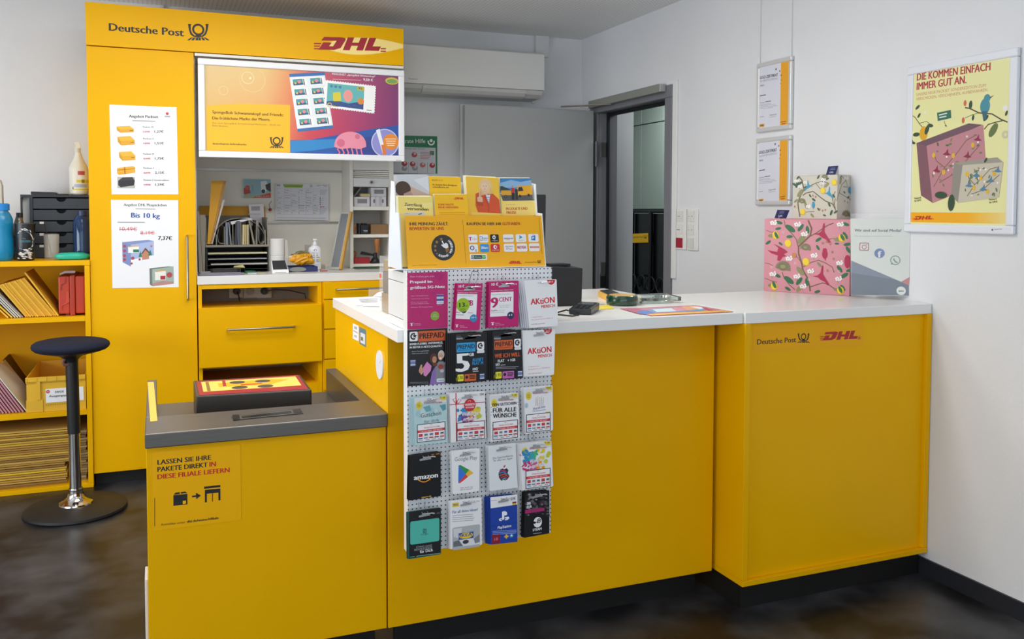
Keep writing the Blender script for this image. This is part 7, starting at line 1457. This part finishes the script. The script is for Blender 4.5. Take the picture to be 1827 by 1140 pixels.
def pinkf(cv):
    B = STM
    cv.line([(415, 460), (440, 520), (430, 570), (390, 610), (345, 650), (345, 700), (370, 780), (375, 820), (405, 870), (425, 940), (430, 975)], 12, B); cv.line([(430, 575), (470, 555), (520, 520), (560, 495), (600, 480)], 7, B); cv.line([(240, 460), (250, 510), (300, 560), (330, 600), (340, 650)], 6, B); cv.line([(375, 800), (440, 765), (490, 750), (540, 770), (590, 800), (604, 840)], 6, B); cv.line([(425, 945), (470, 930), (520, 915), (560, 925), (610, 960), (640, 990)], 7, B); cv.line([(225, 835), (240, 880), (280, 930), (320, 965)], 6, B); cv.line([(300, 700), (330, 720), (360, 760)], 4, B); cv.line([(110, 530), (140, 545), (180, 550)], 4, B); cv.line([(100, 880), (150, 900), (190, 910)], 4, B); cv.line([(550, 600), (600, 590), (650, 600)], 4, B); cv.line([(100, 770), (130, 775), (160, 790)], 4, B)
    for x, y, L, a in ((250, 495, 86, -.6), (340, 540, 66, .9), (405, 500, 60, -1.4), (178, 470, 54, -.25), (175, 525, 46, .2), (105, 635, 48, .6), (255, 580, 50, .05), (240, 870, 86, -.6), (328, 930, 70, .9), (165, 850, 56, -.4), (245, 945, 50, -.5), (400, 880, 58, -1.4), (460, 985, 46, .3), (468, 615, 52, .6), (606, 630, 34, .0), (474, 640, 44, -1), (660, 480, 56, -.3), (668, 545, 60, -1), (672, 640, 54, .2), (690, 650, 56, -1), (625, 790, 60, -.9), (650, 880, 66, .6), (690, 830, 46, .3), (650, 930, 54, -.9), (200, 620, 36, -.6)): leaf_(cv, x, y, L, a, LG)
    for x, y, L, a in ((340, 630, 90, .9), (330, 800, 80, -.8), (330, 980, 66, .9), (120, 575, 60, 0.1), (600, 600, 70, .05), (480, 765, 46, -.8), (120, 935, 60, .1), (600, 965, 50, .1)): leaf_(cv, x, y, L, a, LO)
    for x, y in ((180, 570), (270, 628), (400, 762), (660, 590), (168, 940), (650, 970)): lemon(cv, x, y)
    for x, y in ((180, 545), (660, 560), (165, 905), (645, 940)): leaf_(cv, x - 8, y, 54, -1.1, LG)
    for x, y in ((155, 478), (330, 490), (380, 560), (640, 490), (450, 716), (268, 738), (150, 850), (325, 868), (370, 940), (425, 830), (635, 770), (628, 885)): blossom(cv, x, y, 1.15)
    cR = '#b0204a'; bird(cv, 515, 565, 1.0, cR); bird(cv, 505, 872, 1.0, cR); cv.poly([(120, 676), (190, 690), (200, 660), (165, 630), (215, 655), (245, 672), (268, 690), (235, 705), (258, 720), (230, 726), (210, 755), (190, 750), (196, 716), (150, 700)], cR); perch(cv, 536, 706, 1.1, cR); cv.circ(700, 760, 48, cR, 18, rx=22)
    pomp(cv, 232, 812, 1.15); pomp(cv, 395, 668, .8); cv.circ(315, 715, 18, '#c9824a', 12, rx=16)
    for x, y in ((520, 625), (550, 615), (575, 630), (555, 825), (590, 690), (600, 740)): cv.circ(x, y, 10, '#a8845c', 8, rx=8)
    for x, y in ((235, 545), (322, 770), (420, 890), (150, 800), (640, 830)): cv.ring(x, y, 6, 8, '#e8dcd6')
# pink carton
pFL, pFR = at(E3[0] + 91/E3[2], E3[1] + 970/E3[2], 'z', ZT2), at(E3[0] + 713/E3[2], E3[1] + 1010/E3[2], 'z', ZT2)
hP = None
nP = (V((pFR.y - pFL.y, -(pFR.x - pFL.x), 0))).normalized(); nP = nP if nP.dot(EYE - pFL) > 0 else -nP
zP_top = (on(E3[0] + 102/E3[2], E3[1] + 450/E3[2], pFL, nP).z + on(E3[0] + 718/E3[2], E3[1] + 456/E3[2], pFL, nP).z) / 2
DEPP = .15
flowerbox('pink_carton', 'large pink carton with red birds and lemons on the corner counter', 'box', pFL, pFR, ZT2, zP_top - ZT2, DEPP, '#d58f9a', '#c07f8a', E3, pinkf)
def greyf(cv):
    B = '#6a5a3e'
    cv.line([(345, 140), (370, 170), (385, 240), (360, 280), (340, 330), (345, 380), (355, 435)], 9, B); cv.line([(385, 240), (430, 210), (470, 190), (520, 175), (560, 190)], 5, B); cv.line([(375, 280), (400, 262), (450, 250), (500, 290), (540, 320), (590, 340), (612, 380)], 7, B); cv.line([(612, 300), (605, 340), (614, 390)], 6, B); cv.line([(355, 420), (400, 400), (460, 395)], 4, B); cv.line([(470, 190), (500, 230), (540, 250)], 4, B); cv.line([(612, 250), (590, 300), (600, 350)], 5, B)
    for x, y, L, a in ((325, 225, 54, 1.2), (340, 200, 40, .5), (300, 190, 40, -.6), (380, 225, 36, .3), (420, 270, 30, -.9), (440, 300, 36, -.6), (480, 160, 34, 1), (500, 200, 34, .8), (575, 425, 44, 1.2), (540, 165, 30, .4), (590, 270, 34, -.9), (560, 330, 36, -1.1), (520, 420, 28, -.3), (330, 165, 34, .9), (480, 370, 30, -.8), (600, 410, 36, .6)): leaf_(cv, x, y, L, a, '#3c5a40')
    for x, y, L, a in ((335, 290, 70, .9), (390, 330, 50, -1.2), (310, 330, 40, .6), (530, 220, 50, .7), (430, 410, 40, -.8)): leaf_(cv, x, y, L, a, '#8f8c64')
    for x, y in ((376, 400), (522, 245), (604, 185)): lemon(cv, x, y, .8)
    for x, y in ((325, 175), (350, 215), (520, 165), (410, 360), (390, 185), (510, 190)): blossom(cv, x, y, .8)
    cT = '#3b92b4'; bird(cv, 420, 215, .55, cT, -1); bird(cv, 562, 268, .62, cT); perch(cv, 453, 352, .7, cT); pomp(cv, 370, 330, .6); pomp(cv, 535, 150, .5)
    for x, y in ((450, 280), (470, 290), (500, 380), (520, 390), (540, 385), (318, 360)): cv.circ(x, y, 8, '#b3795c', 8, rx=6)
def greys(cv):
    B = '#6a5a3e'; cv.line([(655, 135), (690, 170), (700, 220), (670, 215)], 5, B); cv.line([(690, 170), (660, 200), (640, 260), (620, 320)], 5, B); cv.line([(640, 260), (690, 290), (730, 310)], 4, B)
    for x, y, L, a in ((640, 160, 34, .8), (665, 250, 30, -.5), (690, 300, 34, .4), (715, 270, 30, .9), (640, 200, 60, 1.2)): leaf_(cv, x, y, L, a, '#3c5a40' if L < 50 else '#8f8c64')
    cv.circ(715, 240, 24, '#3b92b4', 16, rx=22); cv.circ(728, 215, 10, '#3b92b4', 12); lemon(cv, 738, 348, .9); blossom(cv, 685, 155, .8); blossom(cv, 720, 385, .6); pomp(cv, 690, 425, .8)
    for x, y in ((680, 320), (700, 330), (720, 310)): cv.circ(x, y, 8, '#b3795c', 8, rx=6)
zG = zP_top + .0022
gFL, gFR = on(E3[0] + 305/E3[2], E3[1] + 440/E3[2], pFL - nP*.045, nP), on(E3[0] + 622/E3[2], E3[1] + 448/E3[2], pFL - nP*.012, nP)
gFL.z = gFR.z = zG
eG = (gFR - gFL).normalized(); nG = V((eG.y, -eG.x, 0)); nG = nG if nG.dot(EYE - gFL) > 0 else -nG
zG_top = on(E3[0] + 612/E3[2], E3[1] + 131/E3[2], gFL, nG).z
gB = on(E3[0] + 762/E3[2], E3[1] + 300/E3[2], gFR, eG); dG = min(.16, abs((gB - gFR).dot(nG)))
flowerbox('white_carton', 'small whitish carton with blue birds stacked on the pink carton', 'box', gFL, gFR, zG, zG_top - zG, dG, '#cbc5b6', '#b9b3a5', E3, greyf, greys)
# price tags
def tagcard(label, q, P_, z, txt):
    t = thing('price_tag', label, 'price tag', (P_.x, P_.y, z)); N = V((-.33, -.93, .18)).normalized(); b = MB(); cv = Cv(b, E3, P_, N); a = [cv.P(*c) for c in q]; lo = min(p.z for p in a); sh_ = V((0, 0, z - lo + .0006))
    old = cv.P; cv.P = lambda x, y: old(x, y) + sh_
    cv.slab(q, .0008, C('#2f3468', .35)); x0, y0 = q[0]; cv.line([(x0 + 16, y0 + 14), (x0 + 50, y0 + 12)], 4, '#8f94b8'); cv.line([(x0 + 12, y0 + 24), (x0 + 48, y0 + 22)], 4, '#8f94b8'); cv.text(txt, x0 + 6, y0 + 50, x0 + 36, y0 + 50, 12, '#e8e8f0', .03)
    m = (cv.P(*q[2]) + cv.P(*q[3])) / 2; b.build('card', t); b = MB(); b.box(m.x - .008, m.x + .012, m.y + .001, m.y + .02, z + .0004, z + .004, C('#dfe3e6', .2)); b.build('foot', t)
tagcard('dark blue price tag standing on the small whitish carton', [(562, 60), (634, 55), (612, 124), (543, 126)], (gFL + gFR)/2 - nG*.015, zG_top + .002, '1,99€')
tagcard('dark blue price tag standing on the pink carton left of the small one', [(192, 374), (280, 376), (256, 436), (170, 434)], (pFL*.75 + pFR*.25) - nP*.02, zP_top + .002, '2,69€')
# social media sign
sL, sR = at(1518, 531.3, 'z', ZT2), at(1624, 536.0, 'z', ZT2)
sR.x = min(sR.x, XW - .004)
eS = (sR - sL).normalized(); nS = V((eS.y, -eS.x, 0)); nS = nS if nS.dot(EYE - sL) > 0 else -nS
NS = nS; PS = sL + V((0, 0, .004))
t = thing('social_media_sign', 'upright sign with three round and square icons in a clear stand beside the pink carton', 'sign', ((sL.x+sR.x)/2, (sL.y+sR.y)/2, ZT))
b = MB(); cv = Cv(b, E3, PS, NS); cv.slab([(722, 447), (1158, 445), (1146, 1010), (727, 1004)], .0008, C('#dcded6', .4))
cv.poly([(727, 752), (1146, 930), (1146, 1008), (727, 1002)], '#5a6684'); cv.poly([(727, 842), (1040, 890), (1146, 930), (1146, 1008), (727, 1002)], '#27405f'); cv.poly([(1090, 906), (1152, 872), (1148, 932)], '#c65a4c')
cv.circ(1090, 972, 31, '#e4e8e4'); cv.text('ae', 1072, 980, 1108, 980, 17, INK, .06)
cv.text('Wir sind auf Social Media!', 752, 542, 1090, 544, 19, '#3a4048', .03); cv.text('Folge uns auf Instagram, Facebook und WhatsApp', 752, 579, 1030, 580, 9, '#a0a4a8')
cv.fill(rounded(cv.corners(787, 622, 856, 682), .005), '#a0344c'); cv.fill(rounded(cv.corners(793, 628, 850, 676), .004), '#dcded6'); cv.ring(822, 654, 12, 17, '#a0344c'); cv.circ(840, 637, 4, '#a0344c')
cv.circ(933, 700, 35, '#2b5fa8'); cv.text('f', 922, 730, 946, 730, 46, '#dcded6', .07)
cv.ring(1048, 750, 28, 34, '#3f7a68'); cv.poly([(1016, 782), (1020, 762), (1036, 778)], '#3f7a68'); cv.line([(1036, 738), (1040, 750), (1052, 764), (1064, 766)], 9, '#3f7a68')
b.build('sign_sheet', t)
b = MB(); cv = Cv(b, E3, PS + NS*.0016, NS); cv.slab([(722, 412), (1150, 412), (1150, 1012), (724, 1008)], .0006, ACR); b.build('clear_front', t)
q0, q1 = at(E3[0] + 702/E3[2], E3[1] + 1026/E3[2], 'z', ZT2), at(E3[0] + 1166/E3[2], E3[1] + 1046/E3[2], 'z', ZT2)
b = MB(); b.prism([sL + V((0, 0, .0)), sL + nS*.03, sR + nS*.03, sR], (0, 0, .003), ACR); b.build('clear_foot', t)
# ================================================================== on the main counter
# monitor seen from behind
t = thing('monitor', 'black monitor seen from behind to the right of the leaflet holder', 'monitor', (1.28, 2.98, ZT))
c0_, c1_ = at(680 + 1680/5.7, 300 + 268/5.7, 'y', 2.98), at(680 + 1637/5.7, 300 + 970/5.7, 'y', 2.98)
b = MB(); b.hexa([V((.93, 2.95, c1_.z)), V((c1_.x, 2.95, c1_.z)), V((c1_.x, 2.985, c1_.z)), V((.93, 2.985, c1_.z))], [V((.93, 2.98, c0_.z)), V((c0_.x, 2.98, c0_.z)), V((c0_.x, 3.01, c0_.z)), V((.93, 3.01, c0_.z))], C('#202226', .4)); b.build('screen_back', t, bevel=.004)
MB().box(1.09, 1.15, 2.99, 3.02, ZT + .013, c1_.z + .06, C('#17181b', .4)).build('stand_column', t); MB().box(1.0, 1.20, 2.93, 3.10, ZT + .0006, ZT + .0125, C('#17181b', .4)).build('stand_foot', t, bevel=.004)
# black label printer box
t = thing('label_printer', 'matt black box shaped device on the counter right of the card display', 'printer', (1.3, 2.9, ZT))
r0, r1 = at(1040, 478.5, 'y', 2.815), at(1038, 545, 'y', 2.815); l0 = at(972, 474, 'y', 2.815)
BK2 = C('#1b1c1f', .5)
b = MB(); b.hexa([V((1.19, 2.815, ZT2)), V((r1.x, 2.815, ZT2)), V((r1.x, 2.922, ZT2)), V((1.19, 2.922, ZT2))], [V((1.19, 2.815, l0.z)), V((r0.x, 2.815, r0.z)), V((r0.x - .0, 2.922, r0.z + .004)), V((1.19, 2.922, l0.z))], BK2); b.build('housing', t, bevel=.003)
a_ = at(960 + 60/4.5675, 460 + 52/4.5675, 'y', 2.90); c_ = at(960 + 228/4.5675, 460 + 64/4.5675, 'y', 2.90); b = MB(); b.box(a_.x, c_.x, 2.86, 2.92, r0.z + .0055, r0.z + .014, BK2); b.build('paper_flap', t, bevel=.002)
# card terminal
t = thing('card_terminal', 'black card reader with a cable in front of the matt black box', 'card terminal', (1.33, 2.72, ZT))
def zc(x, y): return at(960 + x/4.5675, 460 + y/4.5675, 'z', ZT2)
f0, f1, f2, f3 = zc(250, 462), zc(432, 466), zc(500, 425), zc(330, 416)
H0 = V((0, 0, .020)); H1 = V((0, 0, .026))
b = MB(); b.hexa([f0, f1, f2, f3], [f0 + H0, f1 + H0, f2 + H1, f3 + H1], C('#17181b', .3)); b.build('housing', t, bevel=.004)
b = MB(); m = lambda a, c: (f0*(1-a) + f1*a)*(1-c) + (f3*(1-a) + f2*a)*c + V((0, 0, .0206 + .006*c)); b.prism([m(.12, .55), m(.88, .55), m(.88, .92), m(.12, .92)], (0, 0, .001), C('#4b5156', .12)); b.build('display', t)
b = MB()
for i in range(3):
    for j in range(3): p = m(.25 + .25*i, .12 + .13*j); b.box(p.x - .006, p.x + .006, p.y - .004, p.y + .004, p.z - .001, p.z + .002, C('#2c2d31', .4))
b.build('keys', t, bevel=.001)
b = MB(); p = zc(200, 470); b.tube([zc(160, 455) + V((0, 0, .004)), zc(230, 440) + V((0, 0, .006)), zc(310, 455) + V((0, 0, .004)), zc(328, 474) + V((0, 0, .003)), zc(280, 482) + V((0, 0, .003)), zc(160, 470) + V((0, 0, .003))], .0026, C('#141518', .4), 8); b.build('cable', t)
def flatz(name, label, cat, q, th, mat, fn=None, r=0, z=ZT2):
    b = MB(); cv = Cv(b, D5, (0, 0, z + th), (0, 0, 1)); cv.slab(q[::-1] if False else q, th, mat, r); 
    if fn: fn(cv)
    return tag(b.build(name), label, cat)
flatz('yellow_note', 'yellow paper note lying in front of the handheld scanner', 'note', [(500, 390), (575, 382), (622, 412), (505, 416)], .0015, C('#e8d23c', .6))
flatz('white_slip', 'white paper slip lying behind the black card reader', 'slip', [(352, 352), (420, 348), (545, 375), (480, 380)], .001, C('#cfcfcc', .6))
# handheld scanner
t = thing('handheld_scanner', 'yellow edged handheld scanner lying beside the round green tin', 'scanner', (1.62, 3.0, ZT))
a0, a1, a2, a3 = zc(478, 296), zc(588, 360), zc(692, 334), zc(600, 286)
a0, a1 = zc(486, 312), zc(585, 362); a2 = a1 + V((.075, .035, 0)); a3 = a0 + V((.075, .035, 0))
b = MB(); L = [a0, a1, a2, a3]; b.prism(rounded(L, .012), (0, 0, .022), C('#e0a818', .4)); b.build('bumper', t, bevel=.003)
b = MB(); cen = sum(L, V()) / 4; L2 = [cen + (p - cen)*.86 + V((0, 0, .0224)) for p in L]; b.prism(rounded(L2, .008), (0, 0, .002), C('#2d2c2c', .2)); b.build('screen', t)
# round tin
c = at(1115.5, 546.3, 'z', ZT2); q = (at(1116.5, 541, 'y', c.y) - at(1115.5, 541, 'y', c.y)).length; R = 25.3*q
c = V((c.x + R*.3, c.y + R*.93, ZT2)); t = thing('round_tin', 'round dark green tin with a yellow lid plate on the counter', 'tin', c)
b = MB(); b.lathe(c, [(R*.93, 0), (R, .006), (R, .028), (R*.93, .034), (R*.84, .035)], C('#123b2a', .2, 0, .5, 0, 1, .5), 40); b.build('tin_body', t)
b = MB(); b.lathe(c + V((0, 0, .0352)), [(R*.83, 0), (R*.82, .001), (0, .001)], C('#c99a30', .3), 40); b.build('lid_plate', t)
# glass coin tray
t = thing('coin_tray', 'clear glass coin tray behind the counter mat', 'coin tray', (1.85, 2.98, ZT))
g0, g1 = zc(846, 376), zc(1166, 366); g2 = g1 + V((.02, .14, 0)); g3_ = g0 + V((-.02, .14, 0)); GT = C('#e6f2ec', .03, 0, .5, .96)
b = MB(); b.prism([g0, g1, g2, g3_], (0, 0, .008), GT); b.build('glass_base', t, bevel=.002)
b = MB(); cen = (g0 + g1 + g2 + g3_)/4; up = V((0, 0, .0084)); L = [g0, g1, g2, g3_]
for i in range(4):
    p, r_ = L[i], L[(i+1) % 4]; p2, r2 = cen + (p-cen)*.88, cen + (r_-cen)*.88; b.hexa([p + up, r_ + up, r2 + up, p2 + up], [p + up + V((0, 0, .014)), r_ + up + V((0, 0, .014)), r2 + up + V((0, 0, .012)), p2 + up + V((0, 0, .012))], GT)
b.build('glass_rim', t)
b = MB(); nn = 24; ra = .052; b.add([cen + up + V((ra*1.4*math.cos(2*PI*k/nn), ra*math.sin(2*PI*k/nn), .0)) for k in range(nn)] + [cen + up + V((ra*1.5*math.cos(2*PI*k/nn), ra*1.1*math.sin(2*PI*k/nn), .010)) for k in range(nn)], [(k, (k+1) % nn, nn + (k+1) % nn, nn + k) for k in range(nn)], GT, True); b.build('glass_bowl', t)
# counter mat
def mat_art(cv):
    cv.poly([(680, 416), (800, 408), (935, 452), (830, 458)], '#b04a6a'); cv.poly([(790, 440), (880, 424), (960, 450), (870, 462)], '#3f6fc0'); cv.poly([(890, 418), (1180, 400), (1330, 400), (1360, 416), (1340, 432), (960, 446)], '#4f9ad0'); cv.poly([(930, 420), (1100, 408), (1150, 434), (970, 442)], '#c9dfe6'); cv.poly([(1080, 408), (1180, 402), (1220, 428), (1130, 436)], '#d98a96'); cv.poly([(1170, 398), (1300, 392), (1350, 414), (1220, 428)], '#e8a468'); cv.poly([(1300, 392), (1350, 404), (1450, 432), (1400, 434)], '#b8304a'); cv.poly([(1230, 396), (1330, 400), (1350, 414), (1320, 420)], '#e8e8e8')
    cv.poly([(880, 460), (1500, 428), (1585, 438), (930, 470)], '#f0b83c'); cv.text('Neu', 1480, 440, 1530, 438, 8, '#7a4a1a', .03)
flatz('counter_mat', 'colourful printed counter mat at the front edge of the white countertop', 'mat', [(665, 413), (1290, 386), (1592, 438), (920, 471)], .0012, C('#c9586a', .25), mat_art)
# amber clear holder and papers at the left end of the counter
t = thing('amber_display_case', 'clear acrylic case with golden brown contents behind the card display', 'display case', (.74, 2.75, ZT))
e0, e1 = at(600 + 585/7.6, 470 + 640/7.6, 'z', ZT2), at(600 + 700/7.6, 470 + 690/7.6, 'z', ZT2)
x0 = e0.x; y1_ = e0.y; y0_ = y1_ - .13; zt5 = at(677, 455, 'x', x0).z
zt5 = at(678, 456, 'y', y1_).z
AMB = ACR
b = MB(); b.box(x0, x0 + .003, y0_, y1_, ZT2, zt5, ACR); b.box(x0 + .0035, x0 + .16, y1_ - .003, y1_, ZT2, zt5, ACR); b.build('acrylic_shell', t)
MB().box(x0 + .006, x0 + .15, y0_ + .01, y1_ - .008, ZT2, ZT2 + (zt5 - ZT2)*.34, C('#8a6410', .4)).build('lower_pack', t, bevel=.002)
MB().box(x0 + .010, x0 + .15, y0_ + .04, y1_ - .008, ZT2 + (zt5 - ZT2)*.345, ZT2 + (zt5 - ZT2)*.72, C('#54390c', .4)).build('middle_pack', t, bevel=.002)
MB().box(x0 + .012, x0 + .15, y0_ + .03, y1_ - .008, ZT2 + (zt5 - ZT2)*.725, zt5 - .012, C('#9a7414', .35)).build('upper_pack', t, bevel=.002)
MB().box(x0 - .0008, x0 - .0002, y0_ + .10, y1_ - .006, ZT2 + (zt5-ZT2)*.60, ZT2 + (zt5-ZT2)*.68, C('#e0662c', .5)).build('orange_sticker', t)
def lett(cv):
    for i in range(7): cv.line([(30 + i*2 + 80 + i*26, 470 + i*8 - 450 + 440), (330, 462 + i*4)], 3, '#a9a9ae')
def paperz(name, label, q, z, col, marks=()):
    b = MB(); cv = Cv(b, G1, (0, 0, z), (0, 0, 1)); cv.slab(q, .0005, C(col, .7)); 
    for m_ in marks: cv.line(*m_)
    return tag(b.build(name), label, 'paper')
mk = [([(300 + 8*i, 486 + i*9), (560, 474 + i*10)], 5, '#8f8f96') for i in range(6)]
paperz('document_sheet', 'large printed sheet lying flat at the left end of the main counter', [(140, 468), (440, 448), (590, 452), (600, 545), (270, 572)], ZT2 + .0006, '#d6d6da', mk)
paperz('document_sheet', 'creased white sheet on the large printed sheet next to the acrylic case', [(390, 545), (480, 530), (590, 545), (590, 580), (350, 580)], ZT2 + .0016, '#e6e8f2')
b = MB(); p0 = at(600 + 560/7.6, 470 + 440/7.6, 'z', ZT2); 
b.poly([p0 + V((0, 0, .004)), p0 + V((.07, -.05, .004)), p0 + V((.06, 0, .035))], C('#e8e8ea', .6)); b.prism([p0 + V((-.03, -.05, .003)), p0 + V((.06, -.07, .003)), p0 + V((.07, .0, .03)), p0 + V((.0, .0, .012))], (0, 0, .0008), C('#e2e2e4', .6)); tag(b.build('folded_sheet'), 'white sheet with a raised corner beside the acrylic case', 'paper')
t = thing('clear_stand', 'small clear acrylic stand at the back left of the main counter', 'stand', (.72, 3.25, ZT))
u0, u1 = at(600 + 440/7.6, 470 + 345/7.6, 'y', 3.22), at(600 + 590/7.6, 470 + 430/7.6, 'y', 3.22)
b = MB(); b.box(u0.x, u0.x + .10, 3.22, 3.223, ZT2, u0.z, ACR); b.build('clear_panel', t); b = MB(); b.box(u0.x, u0.x + .10, 3.2235, 3.28, ZT2, ZT2 + .003, ACR); b.build('clear_foot', t)
